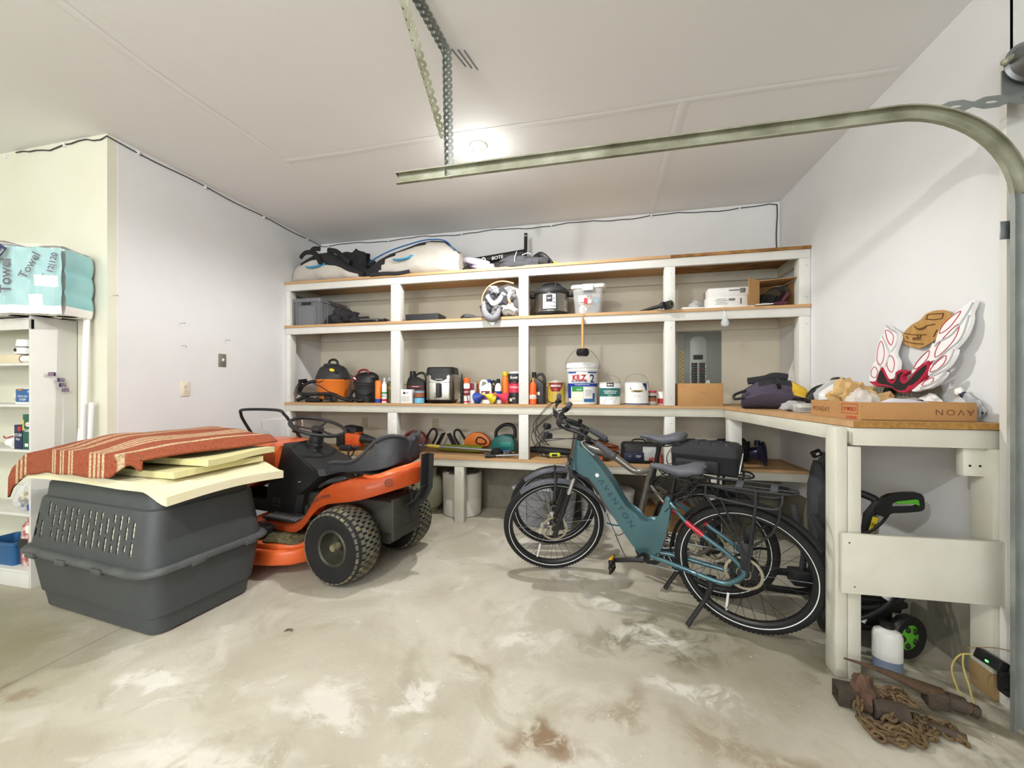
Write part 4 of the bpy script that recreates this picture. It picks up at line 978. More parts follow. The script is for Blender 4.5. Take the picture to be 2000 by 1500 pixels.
b = MM(); b.tube([(-1.80, 2.345, .612), (-1.74, 2.335, .645), (-1.64, 2.34, .672), (-1.60, 2.38, .68), (-1.68, 2.41, .672), (-1.77, 2.40, .645)], .011, 'mower_black', n=8, closed=True, sm=5); b.build('fender_grip', fd)
b = MM(); b.box((-2.19, 2.40, .344), (.33, .15, .012), 'mower_black', bev=.004)
for k in range(11): b.box((-2.335+.029*k, 2.40, .353), (.010, .13, .008), 'grey_rib', rot=(0, 0, .25), bev=.002)
b.build('foot_pad', mw)
b = MM(); b.box((-2.19, 2.90, .344), (.33, .15, .012), 'mower_black', bev=.004); b.build('foot_pad', mw)
# chassis
b = MM(); b.box((-1.73, 2.65, .40), (.86, .26, .22), 'mower_frame', bev=.01); b.box((-1.295, 2.63, .40), (.02, .30, .28), 'mower_frame', bev=.004)
b.box((-1.28, 2.70, .46), (.02, .07, .18), 'mower_black', bev=.003); b.box((-1.5, 2.65, .26), (.22, .16, .16), 'mower_frame', bev=.03)
for z in (.33, .40, .47): b.box((-1.284, 2.62, z), (.006, .25, .008), 'mower_frame', bev=.002)
for y, z in ((2.6, .44), (2.64, .36), (2.72, .47), (2.76, .35)): b.cyl((-1.283, y-.08, z), (-1.2835, y-.08, z), .008, 'black_plastic', n=10)
b.cyl((-1.60, 2.3, .248), (-1.60, 3.0, .248), .016, 'mower_frame', n=12); b.cyl((-2.78, 2.4, .175), (-2.78, 2.9, .175), .014, 'mower_frame', n=12)
b.box((-2.55, 2.65, .36), (.9, .30, .10), 'mower_frame', bev=.01); b.build('chassis', mw)
# rear bumper / bagger bracket
b = MM()
for y in (2.63,):
    path = [(-1.38, .42), (-1.28, .465), (-1.19, .53), (-1.145, .61), (-1.135, .83)]
    for (a, c) in zip(path, path[1:]):
        d = V((c[0]-a[0], 0, c[1]-a[1])); L = d.length; m_ = V(((a[0]+c[0])/2, y, (a[1]+c[1])/2)); ag = math.atan2(d.z, d.x)
        b.box(m_, (L+.022, .085, .007), 'mower_black', rot=(0, -ag, 0)); b.box(m_+V((0, .042, 0))+V((-math.sin(ag)*-.02, 0, -math.cos(ag)*.02))*1, (L+.02, .006, .046), 'mower_black', rot=(0, -ag, 0))
b.build('rear_bracket', mw)
# dash, hood, column, steering wheel
b = MM()
rings = []
for z, x0, x1, hw in ((.345, -2.47, -2.13, .215), (.50, -2.45, -2.10, .21), (.58, -2.44, -1.98, .205), (.655, -2.43, -1.89, .20), (.70, -2.42, -1.92, .195), (.77, -2.39, -2.08, .18), (.83, -2.37, -2.20, .165), (.865, -2.36, -2.27, .14)):
    rings.append([b.v(p) for p in [(x0, 2.65-hw, z), (x1-.03, 2.65-hw, z), (x1, 2.65-hw+.035, z), (x1, 2.65+hw-.035, z), (x1-.03, 2.65+hw, z), (x0, 2.65+hw, z)]])
b.skin(rings, 'mower_black'); b.box((-2.08, 2.65, .74), (.10, .20, .05), 'mower_black', rot=(0, .75, 0), bev=.015)
for y, z in ((2.475, .60), (2.5, .60), (2.52, .56)): b.cyl((-2.10, y-.03, z), (-2.11, y-.045, z), .005, 'steel', n=8)
da = b.build('dash_panel', mw, ang=30)
q = MM(); q.text('17.5', .052, 'steel_dull', lambda x, y: V((-2.34+x, 2.4315, .44+y)), bold=.02, shear=.15); q.box((-2.34, 2.4335, .40), (.11, .002, .003), 'steel_dull'); q.build('lettering', da)
b = MM(); b.tube([(-1.98, 2.46, .69), (-2.14, 2.475, .77), (-2.25, 2.49, .845), (-2.28, 2.65, .868)], .010, 'charcoal', n=8, sm=4); b.build('dash_trim', da)
b = MM()
rings = []
for x, hw, zb, zt in ((-2.345, .222, .66, .855), (-2.40, .225, .62, .865), (-2.7, .215, .50, .875), (-2.95, .195, .42, .82), (-3.06, .17, .38, .74), (-3.09, .15, .36, .62)):
    rings.append([b.v(p) for p in [(x, 2.65-hw, zb), (x, 2.65-hw-.004, (zb+zt)/2), (x, 2.65-hw, zt-.05), (x, 2.65-hw+.03, zt-.012), (x, 2.65-hw+.075, zt), (x, 2.65, zt+.012), (x, 2.65+hw-.075, zt), (x, 2.65+hw-.03, zt-.012), (x, 2.65+hw, zt-.05), (x, 2.65+hw+.004, (zb+zt)/2), (x, 2.65+hw, zb)]])
b.skin(rings, 'mower_orange'); b.build('hood', mw, ang=60)
b = MM(); b.lathe([(.075, 0), (.068, .03), (.066, .06), (.07, .065), (.064, .07), (.062, .10), (.066, .105), (.060, .11), (.058, .14), (.062, .145), (.056, .15), (.052, .20), (.045, .225)], 'mower_black', c=(-2.225, 2.65, .72), ax=(.30, 0, 1), n=28); col = b.build('steering_column', mw)
sw = MM(); cc = V((-2.155, 2.65, .99)); axn = V((.33, 0, 1)).normalized(); e1 = axn.cross(V((0, 1, 0))).normalized(); e2 = axn.cross(e1)
sw.tube([cc+e1*.203*math.cos(2*PI*k/32)+e2*.203*math.sin(2*PI*k/32) for k in range(32)], .0135, 'mower_black', n=10, closed=True)
sw.lathe([(.0, -.05), (.035, -.05), (.05, -.02), (.045, -.005), (.0, -.002)], 'mower_black', c=cc, ax=axn, n=20)
for a in (.5, PI-.5, -PI/2):
    sw.tube([cc-axn*.02+e1*.03*math.sin(a)+e2*.03*math.cos(a), cc-axn*.014+e1*.11*math.sin(a)+e2*.11*math.cos(a), cc+e1*.198*math.sin(a)+e2*.198*math.cos(a)], [.018, .014, .012], 'mower_black', n=8, sm=3, flat=.5)
sw.build('steering_wheel', mw)
b = MM(); b.tube([(-2.06, 2.83, .70), (-2.0, 2.85, .74), (-1.965, 2.85, .80)], .007, 'mower_black', n=8); b.ell((-1.963, 2.85, .81), (.018, .018, .018), 'mower_black', n=12, k=8); b.build('gear_lever', mw)
b = MM()
for (yy, dx) in ((2.42, 0), ): b.tube([(-2.075, 2.87, .66), (-2.06, 2.88, .80)], .008, 'mower_black', n=8)
b.build('throttle_lever', mw)
# seat
b = MM(); prof = [(-1.85, .71, .19), (-1.82, .735, .205), (-1.74, .75, .215), (-1.63, .757, .225), (-1.55, .785, .225), (-1.495, .825, .222), (-1.45, .87, .215), (-1.40, .915, .205), (-1.35, .94, .18), (-1.31, .948, .15), (-1.28, .94, .115), (-1.262, .92, .06)]
rings = []
for i, (x, z, hw) in enumerate(prof):
    r_ = []
    dz = .05 if i < 5 else .05+.0*i
    dpt = [.03, .055, .065, .065, .085, .12, .16, .195, .205, .195, .165, .12][i]
    nx = 0
    for k in range(15):
        t = -1+2*k/14; y = 2.65+t*hw; bump = .030*abs(t)**3
        r_.append(b.v((x, y, z+bump-(.03 if abs(t) > .99 else 0))))
    for k in range(15):
        t = 1-2*k/14; y = 2.65+t*hw*(.97 if abs(t) > .9 else .93); xs = x+(.0 if i < 4 else .05*(i-3)/7)
        r_.append(b.v((min(xs-.03*(i > 3), -1.27), y, z-dpt+.02*abs(t)**2)))
    rings.append(r_)
b.skin(rings, 'seat_vinyl'); se = b.build('seat', mw, ang=50)
for s_ in (1, -1):
    b = MM(); y = 2.65+s_*.232
    b.tube([(x, 2.65+s_*hw, z+.024) for x, z, hw in prof[1:]], .013, 'seat_vinyl', n=8, sm=4); b.build('seat_piping', se)
b = MM()
b.tube([(-1.30, 2.49, .88), (-1.31, 2.488, .845), (-1.35, 2.465, .83), (-1.40, 2.44, .83), (-1.42, 2.436, .85)], .0016, 'steel_dull', n=5, sm=3)
b.build('seam_wire', se)
b = MM(); b.box((-1.55, 2.65, .688), (.36, .26, .02), 'mower_frame', bev=.006)
for x in (-1.68, -1.45):
    for y in (2.56, 2.74): b.cyl((x, y, .66), (x, y, .70), .016, 'steel_dull', n=10)
b.build('seat_bracket', mw)
# cutting deck
b = MM(); deck = [(-2.78, 2.32), (-2.72, 2.22), (-2.60, 2.16), (-2.42, 2.142), (-2.22, 2.15), (-2.06, 2.175), (-1.95, 2.23), (-1.885, 2.32), (-1.90, 2.9), (-2.06, 3.02), (-2.6, 3.06), (-2.78, 2.95)]
b.prism(deck, .105, 'mower_orange', Matrix.Translation((0, 0, .085)), bev=.022)
b.prism([(x*.975-.058, 2.62+(y-2.62)*.93) for x, y in deck], .035, 'mower_orange', Matrix.Translation((0, 0, .187)), bev=.012); dk = b.build('cutting_deck', mw, ang=50)
b = MM(); b.ell((-2.15, 2.36, .222), (.22, .14, .035), 'grass_debris', n=28, k=10, nz=.5, fl=.215); b.build('grass_clippings', dk)
b = MM(); b.lathe([(.07, 0), (.075, .02), (.075, .08), (.068, .09), (.03, .095)], 'black_plastic', c=(-2.28, 2.30, .215), n=28); b.build('spindle_cover', dk)
# ---------------------------------------------------------------- push mower handle behind it
pm = thing('push_mower', 'black U-shaped handle of a walk-behind mower beyond the orange mower', 'lawn mower', (-2.75, 3.29, 0))
b = MB(); b.tube([(.24, -.02, .40), (.19, -.22, .70), (.13, -.38, .98), (.10, -.43, 1.07), (.04, -.45, 1.11), (-.30, -.45, 1.11), (-.355, -.43, 1.07), (-.36, -.38, .98), (-.32, -.22, .70), (-.28, -.02, .40)], .0125, 'bike_black', n=10, sm=5); b.build('handle', pm)
b = MB(); b.tube([(-.26, -.30, .93), (-.2, -.36, 1.0), (.0, -.40, 1.03), (.2, -.39, 1.035), (.235, -.38, 1.01), (.17, -.31, .89)], .0035, 'white_plastic', n=6, sm=4); b.build('bail_bar', pm)
b = MB(); b.ell((.155, -.37, .93), (.022, .03, .022), 'bike_black', n=12, k=8); b.cyl((.155, -.37, .93), (.195, -.38, .96), .004, 'bike_black', n=6); b.build('knob', pm)
b = MB(); b.box((0, .07, .16), (.5, .34, .12), 'charcoal', bev=.05, seg=4); b.lathe([(.12, 0), (.13, .06), (.11, .14), (.05, .17)], 'charcoal', c=(0, .08, .22), n=24); b.build('deck', pm)
for x in (-.28, .28):
    for y in (-.06, .20):
        b = MB(); b.lathe([(.06, -.02), (.09, -.02), (.095, 0), (.09, .02), (.06, .02), (.0, .02)], 'black_plastic', c=(x, y, .095), ax=(1, 0, 0), n=24); b.build('wheel', pm)
# ================================================================ white storage cabinet at the left edge
CX1, CY0, CY1, CH = -3.585, 1.785, 2.015, 1.765
cb = thing('storage_cabinet', 'tall open white storage cabinet at the left edge, towels on top', 'cabinet', (-4.05, 1.9, 0))
CBO = V((-4.05, 1.9, 0))
def CM(): q = MB(); q.T = Matrix.Translation(-CBO); return q
CX0 = -4.75
for x, nm_ in ((CX1-.009, 'side_panel'), (CX0, 'side_panel')):
    b = CM(); b.box((x, (CY0+CY1)/2, CH/2), (.018, CY1-CY0, CH), 'white_trim', bev=.002); b.build(nm_, cb)
b = CM(); b.box(((CX0+CX1)/2, CY1-.004, CH/2), (CX1-CX0-.02, .006, CH-.02), 'cream_wall'); b.build('back_panel', cb)
LEV = {'top': CH-.01, 'A': 1.462, 'B': 1.190, 'C': .895, 'D': .478, 'E': .105}
for k, z in LEV.items():
    b = CM(); b.box(((CX0+CX1)/2, (CY0+CY1)/2, z-.009), (CX1-CX0-.022, CY1-CY0-.012, .018), 'white_trim', bev=.002)
    if k == 'top': b.box(((CX0+CX1)/2, CY0+.009, z-.044), (CX1-CX0, .018, .066), 'white_trim', bev=.002)
    if k == 'E': b.box(((CX0+CX1)/2, CY0+.005, .048), (CX1-CX0-.02, .018, .094), 'white_trim', bev=.002)
    b.build('shelf', cb)
mat('photo_print', '#b98a76', .6, nz=(120, '#3e5c9a', .12)); mat('navy', '#1c2a55', .5)
ph_ = [(-3.5735, 1.873, 1.39), (-3.5735, 1.918, 1.352), (-3.5735, 1.926, 1.318), (-3.5735, 1.940, 1.284)]
for i, (x, y, z) in enumerate(ph_):
    b = MB(); b.box((0, 0, 0), (.0016, .038, .026), 'photo_print', rot=(.04*(i-1), 0, 0))
    b.box((.001, .013 if i == 0 else -.013, 0), (.0008, .010, .025), 'navy', rot=(.04*(i-1), 0, 0)) if i < 3 else None
    solo(b, 'photo_magnet', ['topmost of four small photo stickers on the cabinet side', 'second from the top of four small photo stickers on the cabinet side', 'third from the top of four small photo stickers on the cabinet side', 'lowest of four small photo stickers on the cabinet side'][i], 'sticker', (x+.0115, y, z), group='photo stickers on the cabinet side')
# white pipes leaning in the corner beside the cabinet
for i, (x, y, dx, top, r) in enumerate(((-3.43, 1.992, -.0, 2.10, .017), (-3.385, 1.985, .0, 1.20, .013), (-3.505, 1.995, .0, 1.02, .014))):
    b = MB(); b.tube([(dx, -.05, .0), (0, .0, top)], r, 'white_plastic', n=14)
    solo(b, 'plastic_pipe', ['tallest white plastic pipe leaning in the corner beside the cabinet', 'middle white plastic pipe leaning in the corner beside the cabinet', 'short white plastic pipe tight against the cabinet side'][i], 'pipe', (x, y-.006, 0))
# ---------------------------------------------------------------- paper towel packs
mat('towel_white', '#f0efec', .6, bump=(14, .5)); mat('towel_teal', '#86bdc2', .35, nz=(8, '#a3d0d2', .3)); mat('towel_green', '#8fcbae', .35, nz=(9, '#a5d6bd', .3)); mat('ink', '#17203a', .5); mat('shrink_film', '#ffffff', .1, alpha=.13, bump=(16, .8))
def towelpack(name, label, loc, rz, L, D, H, ca, words):
    t = thing(name, label, 'paper towels', loc, rz, 'paper towel packs')
    b = MB(); nx = max(2, round(L/.125)); r = L/nx/2; nz_ = 3 if H > .4 else 2; hz = H/nz_
    for i in range(nx):
        for k in range(nz_):
            b.lathe([(r*.25, 0), (r*.96, 0), (r, .008), (r, hz-.01), (r*.96, hz-.002), (r*.25, hz-.002)], 'towel_white', c=(-L/2+r+i*2*r, -D/2+r, k*hz+.003), n=22)
            b.lathe([(r*.25, 0), (r*.96, 0), (r, .008), (r, hz-.01), (r*.96, hz-.002), (r*.25, hz-.002)], 'towel_white', c=(-L/2+r+i*2*r, D/2-r, k*hz+.003), n=22)
    b.build('towel_rolls', t)
    w = MB(); def_ = .012
    def front(u, v):
        x = (u-.5)*L*1.0; yb = -D/2-.012-.010*math.sin(u*nx*2*PI+PI/2)-.003*math.sin(17*v+5*u); return V((x, yb, .004+v*(H-.01)))
    ny = 24
    def zone(u, v):
        i = ca(u, v); return i
    g = [[w.v(front(i/48, j/ny)) for j in range(ny+1)] for i in range(49)]
    for i in range(48):
        for j in range(ny): w._f([w.bm.faces.new((g[i][j], g[i+1][j], g[i+1][j+1], g[i][j+1]))], zone((i+.5)/48, (j+.5)/ny))
    def side(s_):
        g = [[w.v((s_*(L/2+.004+.012*abs(math.sin(PI*j/ny*nz_))), -D/2-.01+(D+.012)*i/10, .004+(H-.01)*j/ny)) for j in range(ny+1)] for i in range(11)]
        for i in range(10):
            for j in range(ny): w._f([w.bm.faces.new((g[i][j], g[i+1][j], g[i+1][j+1], g[i][j+1]))], zone(.99 if s_ > 0 else .01, (j+.5)/ny))
    side(1); side(-1)
    w.grid(lambda u, v: V(((u-.5)*L*1.01, -D/2-.01+(D+.01)*v, H+.004+.008*math.sin(u*9)*math.cos(v*5))), 14, 8, 'towel_white')
    for args in words:
        body, size, x, z, m, rot, bold = args
        c, s = math.cos(rot), math.sin(rot)
        w.text(body, size, m, lambda X_, Y_: V((x+c*X_-s*Y_, -D/2-.0285, z+s*X_+c*Y_)), bold=bold)
    w.build('printed_wrap', t)
    f = MB(); f.grid(lambda u, v: V(((u-.5)*L*1.02, -D/2-.032-.004*math.sin(23*u+11*v), .0+v*(H+.012))), 20, 14, 'shrink_film'); f.build('film', t)
    return t
def z1(u, v):
    if v < .13: return 'towel_white'
    if u > .93: return 'towel_white'
    return 'towel_green' if v < .66 or u > .35 and v < .72 else 'towel_white'
def z2(u, v):
    if .0 < u < .06: return 'towel_white'
    if .60 < u < .93 and .42 < v < .60: return 'towel_white'
    if v < .12 or (u > .5 and v < .3 and u < .72): return 'towel_white'
    if u > .72 and v > .72: return 'towel_teal'
    return 'towel_teal'
def banner(t, x, z, rot, L, w_, y, body):
    b = MB(); b.box((x, y, z), (L, .002, w_), 'navy', rot=(0, -rot, 0)); c, s = math.cos(rot), math.sin(rot)
    for k, ln in enumerate(body): b.text(ln, .019, 'paper', lambda X_, Y_: V((x+c*X_-s*(Y_+.010-.021*k), y-.002, z+s*X_+c*(Y_+.010-.021*k))), bold=.01, sx=.85)
    b.build('banner', t)
t1 = towelpack('paper_towel_pack', 'green wrapped paper towel pack on the cabinet top, at the left edge', (-3.955, 1.87, CH+.002), .0, .44, .24, .47, z1,
     [('Towel', .13, .0-.06+.06, .27, 'ink', 0, .012), ('premium', .035, .05, .165, 'navy', 0, 0)])
banner(t1, .13, .375, -.45, .17, .05, -.147, ['INCREDIBLY', 'STRONG ROLLS'])
t2 = towelpack('paper_towel_pack', 'blue wrapped paper towel pack lying on its side on the cabinet top', (-3.575, 1.84, CH+.001), .36, .40, .18, .43, z2,
     [('Towel', .085, -.10, .235, 'ink', PI/2, .02), ('PREMIUM', .022, -.158, .24, 'ink', PI/2, 0), ('Towel', .07, .03, .305, 'ink', 1.1, .01), ('12|120', .048, .155, .325, 'navy', 1.35, .03), ('oo', .02, .10, .25, 'ink', 1.3, 0)])
banner(t2, -.145, .355, .95, .15, .045, -.127, ['INCREDIBLY', 'STRONG ROLLS'])
# ---------------------------------------------------------------- things inside the cabinet
SX = -3.60
def onshelf(k): return LEV[k]+.0005
mat('leaf_green', '#4f8a3a', .6, nz=(20, '#3c7030', .3))
b = MB(); b.lathe([(.0, 0), (.052, 0), (.056, .04), (.05, .05), (.045, .095), (.0, .10)], ['white_plastic', 'white_plastic', 'steel', 'white_plastic', 'white_plastic'], n=28); b.lathe([(.0, 0), (.012, 0), (.01, .001)], 'black_plastic', c=(0, -.0565, .025), ax=(0, -1, 0), n=12)
solo(b, 'plastic_canister', 'round white canister with a silver band on the top cabinet shelf', 'canister', (-3.74, 1.845, onshelf('A')+.06))
b = MB(); b.box((0, 0, .0285), (.32, .16, .057), 'cream_box' if 'cream_box' in MATS else mat('cream_box', '#d9cdb0', .7), bev=.004); solo(b, 'shoe_box', 'flat beige box lying on the top cabinet shelf under a canister', 'box', (-3.88, 1.88, onshelf('A')))
b = MB(); b.cyl((-.05, 0, .024), (.055, 0, .024), .0235, 'paper', n=20); b.cyl((-.053, 0, .024), (-.045, 0, .024), .024, 'maroon' if 'maroon' in MATS else mat('maroon', '#5d2c3a', .6), n=20); solo(b, 'paper_roll', 'white roll with a maroon end lying at the front of the top cabinet shelf', 'roll', (-3.6625, 1.818, onshelf('A')+.001))
b = MB(); b.tube([(-.12, 0, .0), (-.11, 0, .10), (-.03, 0, .12), (.05, 0, .10), (.09, 0, .0)], .016, 'leaf_green', n=8, sm=5, flat=2); solo(b, 'green_folder', 'green curved plastic piece behind the canister on the top cabinet shelf', 'plastic piece', (-3.735, 1.985, onshelf('A')+.0))
b = MB(); b.box((0, 0, .05), (.135, .10, .10), 'box_blue' if 'box_blue' in MATS else mat('box_blue', '#2f6fae', .4, nz=(4, '#1d4f92', .3)), bev=.002)
b.box((.0, -.0505, .008), (.135, .001, .014), 'paper'); b.box((-.02, -.052, .096), (.04, .004, .014), 'cardboard')
b.text('CRYSTAL CLEAR', .016, 'paper', flat((0, -.0512, .052)), bold=.015, sx=.78); b.text('CUTLERY', .019, 'paper', flat((0, -.0512, .031)), bold=.02, sx=.8); b.text('36', .018, 'paper', flat((.05, -.0512, .083)), bold=.02)
solo(b, 'cutlery_box', 'blue box printed CRYSTAL CLEAR CUTLERY on the second cabinet shelf', 'box', (-3.672, 1.842, onshelf('B')))
mat('cup_white', '#e6e1d0', .5)
for i in range(2):
    b = MB(); b.lathe([(.032, 0), (.045, .1), (.047, .1)]+[(.045+.0015*(k % 2), .105+.006*k) for k in range(12)], 'cup_white', n=26, ax=(1, 0, .0)); solo(b, 'cup_stack', ['stack of cream paper cups lying behind the cutlery box', 'stack of cream paper cups at the left end of the second cabinet shelf'][i], 'cups', (-3.80 if i == 0 else -4.02, 1.945+.0*i, onshelf('B')+.047+(.0 if i else .0)))
b = MB(); b.box((0, 0, .08), (.075, .09, .16), 'navy', bev=.002); b.lathe([(.0, 0), (.018, 0), (.017, .001)], 'red', c=(.012, -.0455, .135), ax=(0, -1, 0), n=20)
b.text('KITCHEN', .026, 'paper', flat((-.0, -.0462, .093)), bold=.01, sx=.68); b.text('Bags', .021, 'paper', flat((.0, -.0462, .068)), bold=.0)
solo(b, 'bag_box', 'navy box printed KITCHEN Bags on the third cabinet shelf', 'box', (-3.7225, 1.84, onshelf('C')+.0))
b = MB(); b.box((0, 0, .115), (.075, .09, .23), 'dark_green' if 'dark_green' in MATS else mat('dark_green', '#1f5a4d', .5), bev=.002)
b.lathe([(.0, 0), (.024, 0), (.023, .001)], 'paper', c=(.012, -.0455, .165), ax=(0, -1, 0), n=20, sy=.6); b.text('Clorox', .013, 'red', flat((.012, -.047, .165)), bold=.01)
b.text('Toilet', .026, 'paper', flat((.008, -.0462, .125)), bold=.02); b.box((-.03, -.046, .16), (.014, .001, .07), 'yellow'); b.box((.0, -.046, .03), (.03, .001, .02), 'paper')
solo(b, 'cleaner_box', 'dark green toilet cleaner box on the third cabinet shelf', 'box', (-3.6425, 1.84, onshelf('C')))
b = MB(); b.ell((0, 0, .045), (.06, .05, .045), 'towel_white', n=24, k=12, nz=.35, fl=0); b.tube([(-.05, -.045, .08), (-.01, -.055, .07), (.04, -.045, .085)], .004, 'red', n=5, sm=3)
solo(b, 'rag_bag', 'clear bag of white rags on the third cabinet shelf, at the left edge', 'bag', (-3.83, 1.85, onshelf('C')))
b = MB(); b.box((0, 0, .10), (.075, .08, .20), 'white_plastic', bev=.012, seg=3); b.box((0, -.0408, .03), (.076, .002, .04), 'blue', bev=.001); b.box((-.012, -.0408, .15), (.03, .001, .05), 'paper'); b.box((-.012, -.0415, .135), (.018, .001, .008), 'ink')
solo(b, 'detergent_jug', 'white jug with a blue band on the fourth cabinet shelf', 'jug', (-3.645, 1.86, onshelf('D')))
b = MB(); b.ell((0, 0, .09), (.06, .05, .09), 'clear_bag', n=24, k=12, nz=.4, fl=0)
for k in range(14): b.ell((RND.uniform(-.04, .04), RND.uniform(-.035, .02), RND.uniform(.02, .13)), (.012, .012, .014), ['blue', 'paper', 'maroon', 'blue', 'yellow'][k % 5], n=8, k=6)
solo(b, 'clothespin_bag', 'clear bag of blue and white bits on the fourth cabinet shelf', 'bag', (-3.755, 1.85, onshelf('D')))
mat('bag_red', '#a8483f', .5, nz=(26, '#e6d9d6', .1), bump=(12, .8))
b = MB(); rl = [(.12, .10, 0, .03), (.16, .13, .03, .04), (.165, .135, .16, .04), (.155, .12, .27, .04), (.15, .06, .32, .025), (.16, .02, .345, .009)]
rloft(b, rl, 'bag_red'); b.box((-.02, -.069, .16), (.08, .002, .07), 'charcoal'); b.box((.03, -.069, .26), (.05, .002, .05), 'paper')
solo(b, 'charcoal_bag', 'red and white crinkled bag standing on the bottom cabinet shelf', 'bag', (-3.70, 1.885, onshelf('E')))
mat('tub_blue', '#2b5f8f', .5)
b = MB(); rloft(b, [(.26, .14, 0, .02), (.28, .16, .13, .02), (.30, .175, .135, .02), (.30, .175, .155, .02), (.27, .15, .155, .02), (.25, .13, .02, .02)], 'tub_blue'); solo(b, 'storage_tub', 'blue plastic tub on the bottom cabinet shelf beside the red bag', 'tub', (-3.96, 1.895, onshelf('E')))
# ================================================================ helpers for goods on the shelves
_th = math.atan(172/765)
def wx(px, y):
    """world x seen at a photo column for something standing at depth y (used as a tape measure)"""
    u = (px-1000)/765; return y*(math.cos(_th)*u-math.sin(_th))/(math.sin(_th)*u+math.cos(_th))
def pm(px, y):
    """metres per photo pixel there"""
    return (-math.sin(_th)*wx(px, y)+math.cos(_th)*y)/765
S1, S2, S3, S4 = [z+.0006 for z in ZS]
mat('label_white', '#e9e9e6', .5); mat('cap_black', '#191919', .5); mat('lid_grey', '#c4c8cb', .4)
for n_, c_ in dict(orange='#e07a2c', orange2='#e8622a', maroon2='#7c1f27', teal2='#1f6a66', tin='#b7b4ac', lblue='#6fb6d6', royal='#1f3f98', olive='#6f6d3c', gold='#b39a3c', pinkred='#c9304f').items(): mat(n_, c_, .42)
def bottle(name, label, cat, px0, px1, top, yb, body, cap, shelf=None, bands=(), neck=.45, txt=None, group=None, nk=.22, capm=.12, base=None, z=None, tilt=0, yoff=0):
    """round bottle or can from its photo width and height at depth yb; bands: (z0,z1,mat) fractions"""
    z0 = S3 if shelf is None else shelf; k = pm((px0+px1)/2, yb); r = (px1-px0)*k/2; H = (1.29-z0+0-(top-760)*-1*k*0) if False else None
    H = 1.29+(760-top)*k-z0
    x = wx((px0+px1)/2, yb)
    t = thing(name, label, cat, (x, yb, z0), 0, group)
    b = MB(); hb = H*(1-nk-capm)
    prof = [(r*.9, 0), (r, .004)]; ms = [body]
    cuts = sorted({0.02, 1.0} | {f for q in bands for f in q[:2]})
    for a, c in zip(cuts, cuts[1:]):
        m_ = body
        for q in bands:
            if q[0] <= (a+c)/2 <= q[1]: m_ = q[2]
        prof += [(r, hb*c)]; ms.append(m_)
    prof += [(r*.92, hb+H*nk*.35), (r*neck, hb+H*nk*.85), (r*neck, hb+H*nk)]; ms += [body]*3
    b.lathe(prof, ms, n=24); b.build('body', t)
    c = MB(); c.lathe([(r*neck*1.1, hb+H*nk*.9), (r*neck*1.15, hb+H*nk*.95), (r*neck*1.1, H-.002), (r*neck*.9, H)], cap, n=20); c.build('cap', t)
    if txt:
        l = MB()
        for (body_, size, zz, m_, bo) in txt: l.text(body_, size, m_, curved(r, hb*zz, off=.001), bold=bo)
        l.build('label', t)
    return t
def carton(name, label, cat, px0, px1, top, yb, d, m, shelf=None, rz=0, group=None, deco=None, bev=.002):
    z0 = S3 if shelf is None else shelf; k = pm((px0+px1)/2, yb); w = (px1-px0)*k; H = 1.29+(760-top)*k-z0
    b = MB(); b.box((0, 0, H/2), (w, d, H), m, bev=bev)
    if deco: deco(b, w, d, H)
    return solo(b, name, label, cat, (wx((px0+px1)/2, yb), yb, z0), rz, group)
def jug(name, label, px0, px1, top, yb, m, capmat, side=-1, d=.11, deco=None, shelf=None):
    """rectangular fluid jug with a moulded handle; spout on `side`"""
    z0 = S3 if shelf is None else shelf; k = pm((px0+px1)/2, yb); w = (px1-px0)*k; H = 1.29+(760-top)*k-z0
    t = thing(name, label, 'jug', (wx((px0+px1)/2, yb), yb, z0))
    b = MB(); rloft(b, [(w*.94, d*.94, 0, .015), (w, d, .01, .02), (w, d, H*.60, .02), (w*.86, d*.9, H*.72, .02), (w*.40, d*.45, H*.80, .012)] if False else [(w*.94, d*.94, 0, .015, 0, 0), (w, d, .01, .02, 0, 0), (w, d, H*.62, .02, 0, 0), (w*.70, d*.85, H*.74, .02, side*w*.12, 0), (w*.28, w*.28, H*.84, .02, side*w*.28, 0), (w*.24, w*.24, H*.88, .018, side*w*.28, 0)], m)
    b.tube([(side*w*.22, 0, H*.82), (-side*w*.05, 0, H*.93), (-side*w*.30, 0, H*.93), (-side*w*.43, 0, H*.80), (-side*w*.44, 0, H*.60)], [.012, .012, .013, .014, .016], m, n=10, sm=4)
    b.build('body', t)
    c = MB(); c.cyl((side*w*.28, 0, H*.87), (side*w*.28, 0, H), w*.15, capmat, n=20); c.build('cap', t)
    if deco: q = MB(); deco(q, w, d, H); q.build('label', t)
    return t
# ---------------------------------------------------------------- left bay: two shop vacuums
yv = 3.80; k_ = pm(650, yv); xv = wx(651, yv)
t = thing('shop_vacuum', 'orange and black shop vacuum with hose on the third shelf, left bay', 'vacuum', (xv, yv, S3))
b = MB(); R = .172
b.lathe([(R*.84, .03), (R*.87, .035), (R*.99, .225), (R*1.01, .23), (R*1.01, .25), (R*.98, .252)], 'orange', n=36); b.build('drum', t)
b = MB(); b.lathe([(R*1.02, .248), (R*1.05, .252), (R*1.04, .268), (R*.98, .30), (R*.92, .325), (R*.80, .37), (R*.58, .40), (R*.30, .41), (.0, .412)], 'charcoal', n=36)
b.box((.0, -.02, .405), (.10, .16, .03), 'charcoal', bev=.012); b.tube([(-.055, 0, .40), (-.05, 0, .445), (-.02, 0, .465), (.02, 0, .465), (.05, 0, .445), (.055, 0, .40)], .013, 'cap_black', n=8, sm=4)
b.box((.10, -.09, .33), (.08, .05, .07), 'charcoal', rot=(0, .35, -.6), bev=.015); b.build('motor_head', t)
